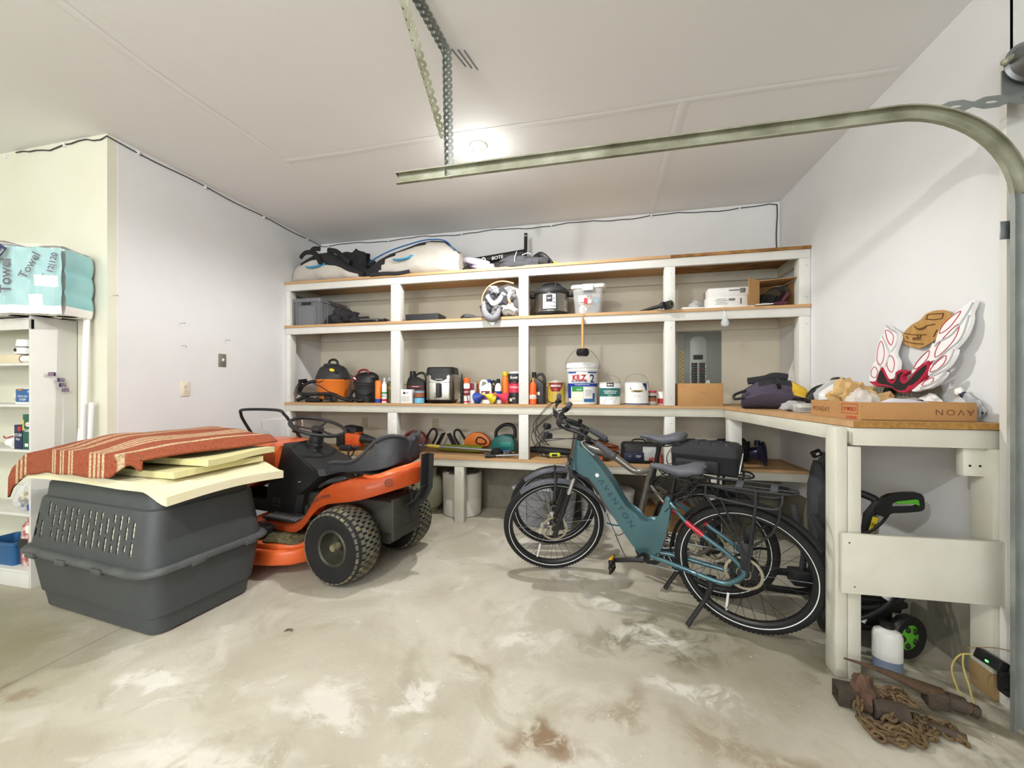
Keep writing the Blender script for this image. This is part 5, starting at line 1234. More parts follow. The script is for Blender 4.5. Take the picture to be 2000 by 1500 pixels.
b = MB(); b.lathe([(.0, 0), (.022, 0), (.021, .003)], 'yellow', c=(.085, -.135, .345), ax=(.35, -1, .45), n=20, sx=1.3, sy=.8); b.build('badge', t)
for a in (.8, 2.3, 3.9, 5.4):
    b = MB(); b.box((math.cos(a)*.135, math.sin(a)*.135, .035), (.07, .07, .05), 'charcoal', rot=(0, 0, a), bev=.012); b.cyl((math.cos(a)*.15-.01, math.sin(a)*.15, .017), (math.cos(a)*.15+.01, math.sin(a)*.15, .017), .017, 'cap_black', n=14); b.build('caster_foot', t)
b = MB(); b.box((.06, -.165, .055), (.08, .03, .07), 'charcoal', bev=.006); b.box((.06, -.182, .085), (.05, .004, .012), 'lid_grey'); b.build('latch', t)
b = MB(); b.tube([(-.15, -.08, .26), (-.12, -.155, .20), (-.02, -.18, .17), (.06, -.17, .12), (.12, -.15, .10)], .004, 'cap_black', n=6, sm=5); b.tube([(-.13, -.11, .245), (-.05, -.17, .215), (.05, -.16, .25), (.13, -.10, .27), (.18, -.02, .24)], .004, 'cap_black', n=6, sm=5); b.build('power_cord', t)
def ribbed(pts, r, m, sm=10):
    b = MB(); P = [V(p) for p in pts]; Q = []; K = len(P)
    for i in range(K-1):
        p0, p1, p2, p3 = P[max(i-1, 0)], P[i], P[i+1], P[min(i+2, K-1)]
        for j in range(sm):
            u = j/sm; Q.append(.5*((2*p1)+(p2-p0)*u+(2*p0-5*p1+4*p2-p3)*u*u+(p3-p0-3*p2+3*p1)*u**3))
    Q.append(P[-1]); b.tube(Q, [r*(1 if k % 2 else .86) for k in range(len(Q))], m, n=12); return b
b = ribbed([(.0-.14, .02, .215), (-.25, -.02, .225), (-.315, -.07, .19), (-.315, -.13, .13), (-.28, -.175, .095), (-.15, -.19, .085), (.0, -.2, .09), (.15, -.2, .085), (.23, -.19, .05), (.30, -.17, .03), (.36, -.165, .022)], .020, 'cap_black', 7); b.build('hose', t)
b = MB(); b.cyl((-.33, -.12, .19), (-.265, -.19, .145), .024, 'cap_black', n=16); b.cyl((-.30, -.06, .235), (-.315, -.14, .225), .022, 'cap_black', n=16)
b.build('hose_cuff', t)
b = MB(); b.tube([(-.325, -.155, .022), (-.24, -.17, .05), (-.19, -.16, .07)], .021, 'cap_black', n=12); b.tube([(-.19, -.17, .03), (-.05, -.2, .022), (.0, -.2, .022)], [.03, .022, .02], 'cap_black', n=12); b.build('floor_nozzle', t)
yv = 3.79; xv = wx(716, yv)
t = thing('shop_vacuum', 'small black wet vacuum with a red handle, right of the orange one', 'vacuum', (xv, yv, S3))
b = MB(); b.lathe([(.095, 0), (.11, .005), (.118, .10), (.124, .185), (.128, .19), (.128, .205)], 'charcoal', n=32); b.build('drum', t)
b = MB(); b.lathe([(.13, .2), (.134, .207), (.128, .23), (.118, .27), (.09, .305), (.05, .32), (.0, .322)], 'cap_black', n=32); b.ell((.03, 0, .26), (.11, .09, .07), 'cap_black', n=20, k=10); b.build('motor_head', t)
b = MB(); b.tube([(-.075, -.05, .29), (-.06, -.05, .325), (-.03, -.05, .345), (.03, -.05, .345), (.05, -.05, .325), (.055, -.05, .295)], .011, 'maroon2', n=8, sm=4); b.build('handle', t)
b = MB(); b.box((-.06, -.095, .262), (.075, .006, .07), 'maroon2', rot=(-.7, .3, -.3), bev=.002); b.box((-.065, -.104, .253), (.06, .003, .015), 'paper', rot=(-.7, .3, -.3)); b.build('badge', t)
b = MB(); b.tube([(-.10, -.085, .13), (-.02, -.125, .09), (.06, -.115, .075), (.12, -.07, .11)], .006, 'cap_black', n=6, sm=4); b.build('power_cord', t)
b = ribbed([(.05, -.13, .03), (.0, -.155, .025), (-.08, -.15, .05), (-.11, -.12, .09), (-.08, -.12, .12)], .019, 'cap_black', 7); b.build('hose', t)
# bottles beside the first post
bottle('adhesive_bottle', 'flat orange bottle with a royal blue base beside the small vacuum', 'bottle', 733, 745.5, 743, 3.62, 'orange', 'orange', bands=((0, .2, 'royal'),), neck=.85, nk=.05, capm=.03, txt=(('7oo', .030, .6, 'gold', .01),))
bottle('spray_tube', 'white caulk bottle with pointed cap between the orange bottle and the post', 'bottle', 745.8, 755.5, 738, 3.61, 'label_white', 'lid_grey', bands=((.55, .66, 'green'), (.1, .25, 'pinkred')), neck=.4, txt=(('QO', .03, .42, 'cap_black', .02),))
bottle('spray_can', 'olive green spray can half hidden behind the first post', 'can', 755, 768, 737, 3.70, 'olive', 'lid_grey', bands=((.8, .97, 'gold'),), neck=.5)
# right of the first post
def jd(q, w, d, H):
    q.box((0, -d/2-.001, H*.51), (w*.74, .001, H*.055), 'maroon2'); q.text('PREMIUM BLEND', .011, 'paper', flat((0, -d/2-.0022, H*.51)), bold=.02, sx=.9)
    q.text('GAS', .02, 'paper', flat((0, -d/2-.0012, H*.36)), bold=.03); q.text('TREATMENT', .012, 'paper', flat((0, -d/2-.0012, H*.28)), bold=.02); q.box((0, -d/2-.001, H*.19), (w*.7, .001, H*.06), 'orange2')
jug('fluid_jug', 'black rectangular fluid jug with red and white lettering left of the air fryer', 797, 836, 725, 3.77, 'cap_black', 'cap_black', side=-1, d=.12, deco=jd)
def cd(b, w, d, H):
    b.text('OCT', .026, 'ink', flat((-.0, -d/2-.0006, H*.72)), bold=.02); b.box((-.02, -d/2-.0006, H*.74), (.02, .001, .022), 'ink')
    for k in range(4): b.box((-.005, -d/2-.0006, H*(.48-.1*k)), (w*.75-.01*(k % 2), .001, .003), 'steel_dull')
carton('small_carton', 'white printed carton right of the first post, in front of the black jug', 'box', 784, 807.5, 760.5, 3.61, .06, 'label_white', deco=cd)
bottle('wipes_jar', 'clear jar of brown and blue bits between the white carton and the air fryer', 'jar', 809.5, 829, 762, 3.62, 'lblue', 'rust_orange', bands=((.52, .9, 'rust_orange'), (.45, .52, 'navy')), neck=.95, nk=.04, capm=.05)
b = MB(); b.box((0, 0, .055), (.13, .10, .11), 'clear_plastic', bev=.006); b.box((0, 0, .03), (.11, .08, .05), 'paper', bev=.01); b.box((0, 0, .116), (.14, .11, .012), 'gold', bev=.004)
solo(b, 'plastic_bin', 'clear bin with a pale yellow lid behind the white printed carton', 'bin', (wx(792, 3.86), 3.86, S3+.075+.0))
b = MB(); b.box((0, 0, .037), (.14, .11, .074), 'cap_black', bev=.012); solo(b, 'tool_case', 'small black case under the clear bin behind the white carton', 'case', (wx(792, 3.86), 3.86, S3))
# air fryer
ya = 3.74; xa = wx(865, ya); t = thing('air_fryer', 'stainless steel and black air fryer on the third shelf', 'air fryer', (xa, ya, S3), .12)
mat('brushed', '#a8a49a', .25, 1, nz=(2, '#8d8980', .3)); w, H = .29, .36
b = MB(); rloft(b, [(w*.82, .22, 0, .05), (w*.86, .24, .015, .05), (w*.98, .28, .035, .055)], 'cap_black'); rloft(b, [(w*.98, .28, .036, .055), (w, .285, .06, .055), (w, .285, H*.75, .055), (w*.985, .28, H*.8, .055)], 'brushed', n=8)
rloft(b, [(w*.985, .28, H*.80, .055), (w*.96, .27, H*.97, .06), (w*.90, .24, H, .05)], 'cap_black', n=8); b.build('body', t)
b = MB(); b.grid(lambda u, v: V(((u-.5)*w*.98, -.1445+.02*abs(u-.5)**4*16*.9, H*.82+(v-1)*.078*(1-(2*u-1)**2)+v*.0+.0)), 16, 4, 'black_plastic', th=.002); b.build('control_panel', t)
b = MB(); b.box((0, -.1435, H*.58), (w*.80, .002, .004), 'cap_black'); b.text('GOURMIA', .016, 'lid_grey', flat((.0, -.1445, H*.66)), bold=.01); b.build('drawer_seam', t)
b = MB(); b.box((.0, -.168, H*.36), (.046, .05, .145), 'charcoal', bev=.012); b.box((-.022, -.190, H*.345), (.016, .012, .155), 'chrome', bev=.006); b.build('basket_handle', t)
bottle('marker_bottle', 'thin dark bottle with pointed cap right of the air fryer', 'bottle', 899, 905.5, 730, 3.64, 'cap_black', 'cap_black', neck=.35)
bottle('spray_can', 'white and red spray can with a bright orange cap right of the air fryer', 'can', 905.5, 918, 738, 3.63, 'label_white', 'orange2', bands=((.42, .78, 'maroon2'), (.06, .14, 'pinkred')), neck=.9, nk=.05, capm=.2, txt=(('GOOP', .02, .6, 'paper', .02),))
b = MB()
for p in (((0, 0, 0), (.0, .0, .085)), ((.0, 0, .085), (.045, .0, .085)), ((.045, 0, .085), (.06, 0, 0)), ((-.0, 0, .085), (-.03, .0, .06))): b.tube(p, .0035, 'cap_black', n=6)
b.tube([(-.05, .0, .0), (.0, .0, .035), (.0, .0, .0)], .003, 'cap_black', n=6); solo(b, 'wire_stand', 'small black wire stand in front of the orange capped spray can', 'stand', (wx(903, 3.595), 3.595, S3))
def c2(b, w, d, H): b.box((0, 0, H-.012), (w+.001, d+.001, .07), 'maroon2') if False else b.box((0, -d/2-.0006, H*.82), (w, .001, H*.34), 'maroon2')
carton('tall_carton', 'white carton with red top between the spray can and the white oil jug', 'box', 917, 929, 748, 3.70, .07, 'label_white', deco=c2)
bottle('brown_jar', 'brown glass jar with beige lid behind the blue funnel', 'jar', 929, 944, 744, 3.84, 'rust_orange', 'cardboard', bands=((.35, .7, 'cap_black'),), neck=.7)
def od(q, w, d, H): q.box((.005, -d/2-.001, H*.34), (w*.72, .001, H*.36), 'maroon2'); q.box((.02, -d/2-.0014, H*.26), (w*.40, .001, H*.16), 'royal'); q.lathe([(.0, 0), (.018, 0), (.017, .001)], 'paper', c=(-.01, -d/2-.001, H*.40), ax=(0, -1, 0), n=18)
jug('oil_jug', 'white quart oil jug with a blue cap behind the funnels', 937, 961, 741, 3.70, 'label_white', 'royal', side=1, d=.06, deco=od)
jug('oil_jug', 'black quart jug with a blue cap just right of the white one', 953, 970, 742, 3.80, 'cap_black', 'royal', side=-1, d=.07)
bottle('additive_bottle', 'slim white bottle with black cap and blue label behind the red funnel', 'bottle', 966.5, 980, 740, 3.69, 'label_white', 'cap_black', bands=((.25, .8, 'royal'),), neck=.5, capm=.15)
bottle('washer_bottle', 'tall orange bottle with yellow cap left of the shop towel roll', 'bottle', 980, 994, 726, 3.78, 'orange', 'yellow', neck=.75, nk=.15)
def fun(name, label, px, y, m, rx, s=1):
    b = MB(); q = Matrix.Rotation(rx, 4, 'Z') @ Matrix.Rotation(PI/2+.35, 4, 'Y'); b.T = Matrix.Translation((0, 0, .058*s)) @ q
    b.lathe([(.006, -.10), (.009, -.05), (.012, -.045), (.052, .03), (.056, .034), (.056, .045), (.053, .045), (.053, .036), (.011, -.04)], m, n=28, caps=False)
    b.T = Matrix(); zmin = min(v.co.z for v in b.bm.verts)
    for v in b.bm.verts: v.co.z -= zmin
    return solo(b, name, label, 'funnel', (wx(px, y), y, S3), 0, 'plastic funnels lying on the shelf')
fun('funnel', 'blue plastic funnel lying on the third shelf', 937, 3.63, 'royal', 2.7)
fun('funnel', 'yellow plastic funnel lying between the blue and the red ones', 957, 3.605, 'yellow', .6)
fun('funnel', 'red plastic funnel lying against the shop towel roll', 981, 3.60, 'pinkred', .35)
# shop towel roll
yt_ = 3.76; kt = pm(1004, yt_); r = 13.5*kt; H = 1.29+(760-725)*kt-S3; t = thing('shop_towel_roll', 'wrapped blue roll printed Scott SHOP beside the second post', 'towel roll', (wx(1006, yt_), yt_, S3))
b = MB(); b.lathe([(r*.9, 0), (r, .005), (r, H*.34), (r, H*.66), (r, H*.92), (r*.97, H*.97), (r*.3, H), (.0, H-.01)], ['navy', 'charcoal', 'pinkred', 'charcoal', 'lid_grey', 'lid_grey', 'towel_white'], n=32); b.build('roll', t)
b = MB(); b.text('Scott', .036, 'paper', curved(r, H*.80, off=.001), bold=.02, shear=.25); b.text('SHOP', .046, 'cap_black', curved(r, H*.655, off=.0012), bold=.05, shear=.2, sx=.9); b.text('TOWELS', .022, 'paper', curved(r, H*.50, off=.0012), bold=.02); b.text('200', .02, 'paper', curved(r, H*.16, off=.0012), bold=.02)
patch(b, curved(r, H*.12, off=.0014), .03, .03, 'paper', x0=-.03); b.build('label', t)
# right of the second post
bottle('cleaner_bottle', 'small orange bottle with a yellow neck right of the second post', 'bottle', 1034.5, 1048, 738, 3.62, 'orange2', 'gold', neck=.32, nk=.22, capm=.10, bands=((.30, .52, 'paper'),), txt=(('3.0', .028, .38, 'orange2', .02),))
def od2(q, w, d, H): q.box((-.01, -d/2-.001, H*.30), (w*.62, .001, H*.44), 'charcoal'); q.box((-.01, -d/2-.0015, H*.33), (w*.5, .001, H*.10), 'paper'); q.text('OIL', .022, 'paper', flat((-.01, -d/2-.0022, H*.20)), bold=.02)
jug('oil_jug', 'big black oil jug with a loop handle right of the second post', 1037, 1065, 727, 3.72, 'charcoal', 'cap_black', side=-1, d=.12, deco=od2)
# ---- cans
def paintcan(name, label, px0, px1, top, yb, side, lid, bands, bail=.0, plastic=False, txt=(), extra=None, cat='paint can'):
    k = pm((px0+px1)/2, yb); r = (px1-px0)*k/2; H = 1.29+(760-top)*k-S3
    t = thing(name, label, cat, (wx((px0+px1)/2, yb), yb, S3))
    b = MB(); cuts = sorted({.03, .95} | {f for q in bands for f in q[:2]}); prof = [(r*.985, 0), (r*1.01, .003), (r, .006)]; ms = ['tin', 'tin']
    for a, c in zip(cuts, cuts[1:]):
        m_ = side
        for q in bands:
            if q[0] <= (a+c)/2 <= q[1]: m_ = q[2]
        prof.append((r, H*c)); ms.append(m_)
    prof += [(r*1.015, H*.955), (r*1.015, H), (r*.93, H), (r*.92, H-.008)]; ms += ['tin']*4
    b.lathe(prof, ms, n=40); b.build('body', t)
    b = MB(); b.lathe([(.0, H-.006), (r*.9, H-.006), (r*.93, H-.001), (r*.90, H-.004)], lid, n=36, caps=False); b.build('lid', t)
    b = MB(); h = bail*r
    b.tube([(-r*1.02, 0, H*.82), (-r*.95, -.01, H*.82+h*.5), (-r*.6, -.02, H*.82+h*.86), (0, -.025, H*.82+h), (r*.6, -.02, H*.82+h*.86), (r*.95, -.01, H*.82+h*.5), (r*1.02, 0, H*.82)], .0018, 'steel', n=6, sm=5)
    for s_ in (-1, 1): b.cyl((s_*r, 0, H*.82), (s_*(r+.006), 0, H*.82), .008, 'tin', n=12)
    b.build('bail_handle', t)
    b = MB()
    for (s_, size, zz, m_, bo, *rest) in txt: b.text(s_, size, m_, curved(r, H*zz, off=.0012), bold=bo)
    if extra: extra(b, r, H)
    b.build('label', t); return t
def mx(b, r, H):
    f = curved(r, 0, off=.0008)
    P = [(-.075, H*.93), (.075, H*.93), (.035, H*.56), (-.035, H*.56)]
    b.grid(lambda u, v: f((-.078+.156*u)*(1-(1-v)*.5), H*(.56+.37*v)), 12, 3, 'maroon2'); g = curved(r, 0, off=.0016)
    b.text('MINWAX', .026, 'paper', lambda x, y: g(x, y+H*.80), bold=.03, sx=.9); b.text('Stain', .018, 'orange2', lambda x, y: g(x, y+H*.65), bold=.02)
paintcan('stain_can', 'gold can with a dark red MINWAX label behind the handlebar grips', 1070, 1104, 745, 3.70, 'gold', 'steel_dull', (), bail=.55, extra=mx)
yk = 3.76; kk = pm(1138, yk); rk = 30.5*kk; Hk = 1.29+(760-710)*kk-S3
t = thing('paint_bucket', 'large white five gallon bucket printed KILZ 2 with a wire bail', 'paint bucket', (wx(1138, yk), yk, S3))
b = MB(); b.lathe([(rk*.86, 0), (rk*.88, .004), (rk*.965, Hk*.80), (rk*1.03, Hk*.805), (rk*1.03, Hk*.825), (rk*1.0, Hk*.83), (rk*1.0, Hk*.87), (rk*1.05, Hk*.875), (rk*1.05, Hk*.885)], 'label_white', n=48); b.build('bucket', t)
b = MB(); b.lathe([(rk*1.04, Hk*.885), (rk*1.06, Hk*.89), (rk*1.06, Hk*.955), (rk*1.0, Hk*.97), (rk*.98, Hk*1.0), (rk*.93, Hk*1.0), (rk*.92, Hk*.975), (.0, Hk*.97)], 'white_plastic', n=48)
for k in range(16):
    a = 2*PI*k/16; b.box((rk*1.06*math.cos(a), rk*1.06*math.sin(a), Hk*.925), (.003, .004, Hk*.06), 'lid_grey', rot=(0, 0, a))
b.build('lid', t)
b = MB(); b.tube([(-rk*1.07, 0, Hk*.86), (-rk*1.05, -.02, Hk*1.02), (-rk*.72, -.05, Hk*1.22), (-rk*.33, -.07, Hk*1.33), (rk*.33, -.07, Hk*1.33), (rk*.72, -.05, Hk*1.22), (rk*1.05, -.02, Hk*1.02), (rk*1.07, 0, Hk*.86)], .0022, 'steel_dull', n=6, sm=5); b.build('bail_handle', t)
cone = lambda off: (lambda x, y: (lambda rr: V((rr*math.sin(x/rr), -rr*math.cos(x/rr), y)))(rk*(.88+.085*y/(Hk*.8))+off))
b = MB(); f0, f1_, f2_ = cone(.0012), cone(.0030), cone(.0045)
P = lambda f, x, z, w, h, m, n=10: b.grid(lambda u, v: f(x+(u-.5)*w, z+(v-.5)*h), n, 2, m)
P(f0, 0, Hk*.40, .40, Hk*.77, 'label_white', 30)
P(f1_, -.105, Hk*.765, .10, .012, 'royal'); P(f1_, .105, Hk*.765, .10, .012, 'royal')
P(f1_, -.0, Hk*.47, .38, Hk*.075, 'royal', 28); P(f1_, -.15, Hk*.30, .07, Hk*.30, 'royal'); b.text('KILZ', .072, 'red', lambda x, y: f1_(x-.03, y+Hk*.635), bold=.045, sx=.88)
b.text('2', .105, 'navy', lambda x, y: f1_(x+.098, y+Hk*.61), bold=.02); b.text('ALL-PURPOSE', .026, 'navy', lambda x, y: f1_(x-.03, y+Hk*.555), bold=.03)
b.text('INTERIOR/EXTERIOR PRIMER', .010, 'steel_dull', lambda x, y: f1_(x, y+Hk*.52)); b.text('HIGH QUALITY WATER-BASED', .010, 'paper', lambda x, y: f2_(x, y+Hk*.475), bold=.02)
P(f2_, -.045, Hk*.37, .112, Hk*.12, 'green'); P(f2_, -.045, Hk*.20, .112, Hk*.22, 'cup_white'); P(f2_, .075, Hk*.22, .115, Hk*.38, 'label_white'); P(cone(.0058), .075, Hk*.10, .115, Hk*.08, 'box_blue'); P(cone(.0058), .118, Hk*.20, .03, Hk*.14, 'box_blue')
b.text('CLEAN', .016, 'paper', lambda x, y: cone(.0058)(x-.03, y+Hk*.355), bold=.02)
for k in range(4): b.grid(lambda u, v: cone(.0058)(.06+(u-.5)*.06, Hk*(.34-.04*k)+(v-.5)*.003), 4, 1, 'steel_dull')
b.build('label', t)
def gr(b, r, H):
    f = curved(r, 0, off=.0006); f2 = curved(r, 0, off=.0014)
    b.grid(lambda u, v: f2((u-.5)*.062, H*(.80+.18*v)), 6, 1, 'cap_black'); b.text('BEHR', .020, 'paper', lambda x, y: curved(r, 0, off=.0022)(x, y+H*.88), bold=.03)
    b.text('WATERPROOFING', .0145, 'paper', lambda x, y: f2(x, y+H*.60), bold=.03); b.text('STAIN & SEALER', .0145, 'paper', lambda x, y: f2(x, y+H*.52), bold=.03)
    b.text('No. 5000', .009, 'paper', lambda x, y: f2(x, y+H*.42), bold=.02); b.text('EXTERIOR', .010, 'steel_dull', lambda x, y: f2(x, y+H*.27))
    for s_ in (-1, 1): b.grid(lambda u, v: f2(s_*.045+(v-.5)*.03+(u-.5)*.0025, H*(.05+.3*v)), 1, 6, 'steel_dull')
paintcan('stain_can', 'white and dark green wood stain can right of the big bucket', 1171.5, 1211, 746.5, 3.66, 'label_white', 'cap_black', ((.37, .74, 'teal2'),), bail=1.05, extra=gr)
def va(b, r, H):
    f = curved(r, 0, off=.0014)
    b.grid(lambda u, v: f((u-.5)*.105, H*(.56+.075*v)), 8, 1, 'gold'); b.text('valspar', .024, 'cap_black', lambda x, y: curved(r, 0, off=.0022)(x, y+H*.60), bold=.04)
    b.text('PAINT & PRIMER', .008, 'steel_dull', lambda x, y: f(x, y+H*.44)); b.text('INTERIOR EGGSHELL', .007, 'steel_dull', lambda x, y: f(x, y+H*.37))
    for (x, w, h) in ((.062, .022, .10), (.075, .016, .17), (.085, .018, .21), (.05, .012, .05), (-.058, .01, .05)):
        b.grid(lambda u, v: f(x+(u-.5)*w*(.4+.6*v if x < 0 else .5+.5*v), H*(.93-h*1.6*(1-v)) if x > 0 else H*(.66+.08*v)), 3, 3, 'navy')
paintcan('paint_can', 'white paint can with dark blue drips down its rim', 1221, 1265, 745.5, 3.66, 'label_white', 'lid_grey', ((.03, .08, 'navy'),), bail=1.05, extra=va)
bottle('varnish_can', 'small brown and silver can with a pink lid right of the dripping paint can', 'can', 1267, 1282, 763, 3.70, 'rust_orange', 'pinkred', bands=((.62, .75, 'cap_black'), (.0, .3, 'tin'), (.75, .98, 'tin')), neck=.93, nk=.03, capm=.12)
bottle('paint_sample', 'small white and red can partly behind the third post', 'can', 1284, 1300, 765, 3.73, 'label_white', 'white_plastic', bands=((.1, .55, 'red'),), neck=.93, nk=.03, capm=.08)
# cardboard box before the breaker panel
yb_ = 3.70; w = (1402-1322)*pm(1362, yb_)
b = MB(); b.box((0, 0, .095), (w*.98, .26, .19), 'cardboard', bev=.002); b.box((-.0, 0, .1905), (w*.96, .04, .0015), 'cream_box'); b.text('FRAGILE', .016, 'cardboard_dark', flat((.02, -.1312, .11)))
b.tube([(.08, .0, .19), (.085, .0, .215), (.095, .0, .22), (.10, 0, .19)], .006, 'clear_bag', n=6)
solo(b, 'cardboard_box', 'closed brown cardboard box on the third shelf before the breaker panel', 'box', (wx(1361, yb_), yb_, S3))
# ================================================================ second shelf
mat('bin_grey', '#74767a', .5, nz=(8, '#6b6d70', .3))
yc = 3.80; t = thing('euro_crate', 'grey ribbed plastic crate at the left end of the second shelf', 'crate', (XL+.24, yc+.04, S2), 0)
w, d, H = .33, .46, .29; b = MB()
rloft(b, [(w-.03, d-.03, 0, .012), (w-.02, d-.02, .004, .015), (w-.01, d-.01, H-.04, .015), (w+.01, d+.01, H-.038, .018), (w+.012, d+.012, H, .018), (w-.012, d-.012, H, .012), (w-.03, d-.03, .01, .01)], 'bin_grey'); 
for x in (-.12, -.155, .12, .155): b.box((x, -d/2+.002, H/2-.01), (.008, .014, H-.03), 'bin_grey', bev=.002)
for y in (-.2, -.1, 0, .1, .2): b.box((w/2-.002, y, H/2), (.014, .008, H-.03), 'bin_grey', bev=.002)
for x in (-.07, .07): b.box((x, -d/2, H-.045), (.006, .016, .08), 'bin_grey')
b.build('bin', t); b = MB(); b.box((0, -d/2+.002, H-.052), (.11, .012, .036), 'cap_black', bev=.004); b.build('grip_hole', t)
mat('black_cloth', '#222224', .9, nz=(9, '#2e2e31', .3), bump=(14, .8)); mat('grey_cloth', '#8b8c90', .9, bump=(18, .8)); mat('dkgrey_cloth', '#4b4b50', .9, nz=(7, '#3b3b3f', .3), bump=(20, .8))
b = MB(); b.ell((0, 0, .085), (.15, .15, .09), 'black_cloth', n=28, k=14, nz=.5, fl=0); b.ell((.13, .04, .045), (.16, .10, .06), 'black_cloth', n=24, k=12, nz=.5, fl=0)
solo(b, 'folded_jacket', 'crumpled black cloth bundle right of the grey ribbed crate', 'cloth', (wx(676, 3.78), 3.78, S2))
b = MB(); b.tube([(-.15, -.05, .012), (.14, -.05, .012), (.15, .08, .012), (-.14, .08, .012)], .011, 'cap_black', n=8, closed=True); b.tube([(-.14, -.03, .045), (.05, -.04, .045), (.12, .0, .05), (.15, .05, .04)], .008, 'steel_dull', n=8); b.box((.09, .02, .035), (.08, .06, .04), 'cap_black', bev=.008); b.box((-.05, .02, .03), (.14, .08, .02), 'charcoal', bev=.004)
solo(b, 'folded_stand', 'folded black metal stand lying left of the first post on the second shelf', 'stand', (wx(730, 3.68), 3.68, S2))
carton('flat_case', 'thin dark flat case lying on the second shelf right of the first post', 'case', 798, 866, 616.5, 3.70, .20, 'charcoal', shelf=S2)
b = MB(); b.tube([(-.09, 0, .018), (-.05, 0, .036), (.0, .02, .04), (.07, .03, .022), (.14, .05, .02)], [.008, .014, .012, .01, .01], 'cap_black', n=8, sm=4, flat=1.8); solo(b, 'strap', 'loose black strap beside the rolled sleeping bag', 'strap', (wx(917, 3.68), 3.68, S2))
# rolled sleeping bag
mat('quilt_white', '#dcdad8', .8, bump=(16, .7)); mat('peach', '#e3a584', .8)
ys = 3.71; t = thing('sleeping_bag', 'grey and white rolled sleeping bag spilling over the second shelf edge', 'sleeping bag', (wx(984, ys), ys, S2))
b = MB(); b.ell((.03, .09, .165), (.215, .17, .185), 'quilt_white', n=36, k=20, nz=.25, fl=0); b.build('outer_roll', t)
b = MB()
for (x, y, z, rx, ry, rz_, m_) in ((-.09, -.11, .17, .085, .06, .09, 'dkgrey_cloth'), (.03, -.13, .16, .07, .06, .10, 'dkgrey_cloth'), (-.03, -.125, .10, .06, .05, .085, 'grey_cloth'), (-.13, -.09, .09, .07, .07, .08, 'dkgrey_cloth'), (.09, -.125, .20, .05, .05, .07, 'grey_cloth'), (.08, -.12, .07, .08, .06, .05, 'quilt_white'), (-.05, -.15, .245, .06, .05, .04, 'grey_cloth')):
    b.ell((x, y, z), (rx, ry, rz_), m_, n=20, k=12, nz=.6, rot=(.3*x*9, .4, x*6), fl=.003)
b.tube([(-.16, -.13, .14), (-.14, -.19, .05), (-.10, -.215, -.01), (-.055, -.21, -.03), (-.02, -.185, .0), (.0, -.17, .065)], [.02, .028, .034, .03, .028, .02], 'grey_cloth', n=12, sm=5, flat=1.3)
b.tube([(-.12, -.16, .20), (-.06, -.18, .12), (.0, -.19, .14), (.05, -.18, .21)], .016, 'quilt_white', n=10, sm=5, flat=1.5); b.build('folded_layers', t)
b = MB(); b.tube([(-.20, -.07, .12), (-.19, -.08, .22), (-.12, -.09, .31), (.0, -.10, .345), (.12, -.09, .32)], .007, 'peach', n=8, sm=5); b.tube([(.10, -.17, .12), (.09, -.17, .17), (.12, -.15, .22)], .012, 'peach', n=8, sm=4); b.build('seam_trim', t)
# pressure cooker
yp = 3.72; t = thing('pressure_cooker', 'steel electric pressure cooker with black lid on the second shelf', 'pressure cooker', (wx(1077, yp), yp, S2)); r = 34*pm(1077, yp)
b = MB(); b.lathe([(r*.9, 0), (r*.98, .01), (r, .02), (r, .035)], 'cap_black', n=40); b.lathe([(r*.985, .035), (r*.985, .20)], 'brushed', n=40, caps=False); b.lathe([(r, .20), (r*1.04, .205), (r*1.04, .22), (r, .225)], 'cap_black', n=40)
for s_ in (-1, 1): b.box((s_*(r+.018), 0, .205), (.05, .07, .03), 'cap_black', bev=.01)
b.build('base', t)
b = MB(); b.lathe([(r*1.03, .222), (r*1.0, .24), (r*.85, .265), (r*.5, .28), (.0, .284)], 'charcoal', n=40); b.tube([(-.09, 0, .262), (-.06, 0, .30), (.0, 0, .308), (.06, 0, .30), (.09, 0, .262)], .012, 'cap_black', n=8, sm=4, flat=1.8); b.cyl((.05, -.07, .26), (.05, -.07, .30), .012, 'cap_black', n=12); b.build('lid', t)
b = MB(); f = curved(r, 0, off=.003); g = curved(r, 0, off=.005)
b.grid(lambda u, v: f((u-.5)*.135, .045+.15*v), 10, 4, 'black_plastic'); b.grid(lambda u, v: g((u-.5)*.118, .053+.134*v), 10, 4, 'lid_grey'); h_ = curved(r, 0, off=.0065)
b.grid(lambda u, v: h_((u-.5)*.055, .115+.065*v), 6, 2, 'cap_black'); b.text('28:88', .015, 'paper', lambda x, y: curved(r, 0, off=.0078)(x, y+.148), bold=.02)
for j in range(3):
    for i in (-1, 1): b.grid(lambda u, v: h_(i*.042+(u-.5)*.02, .075+.035*j+(v-.5)*.008), 2, 1, 'steel_dull')
for i in (-1, 0, 1): b.grid(lambda u, v: h_(i*.02+(u-.5)*.014, .078+(v-.5)*.008), 2, 1, 'steel_dull')
b.build('control_panel', t)
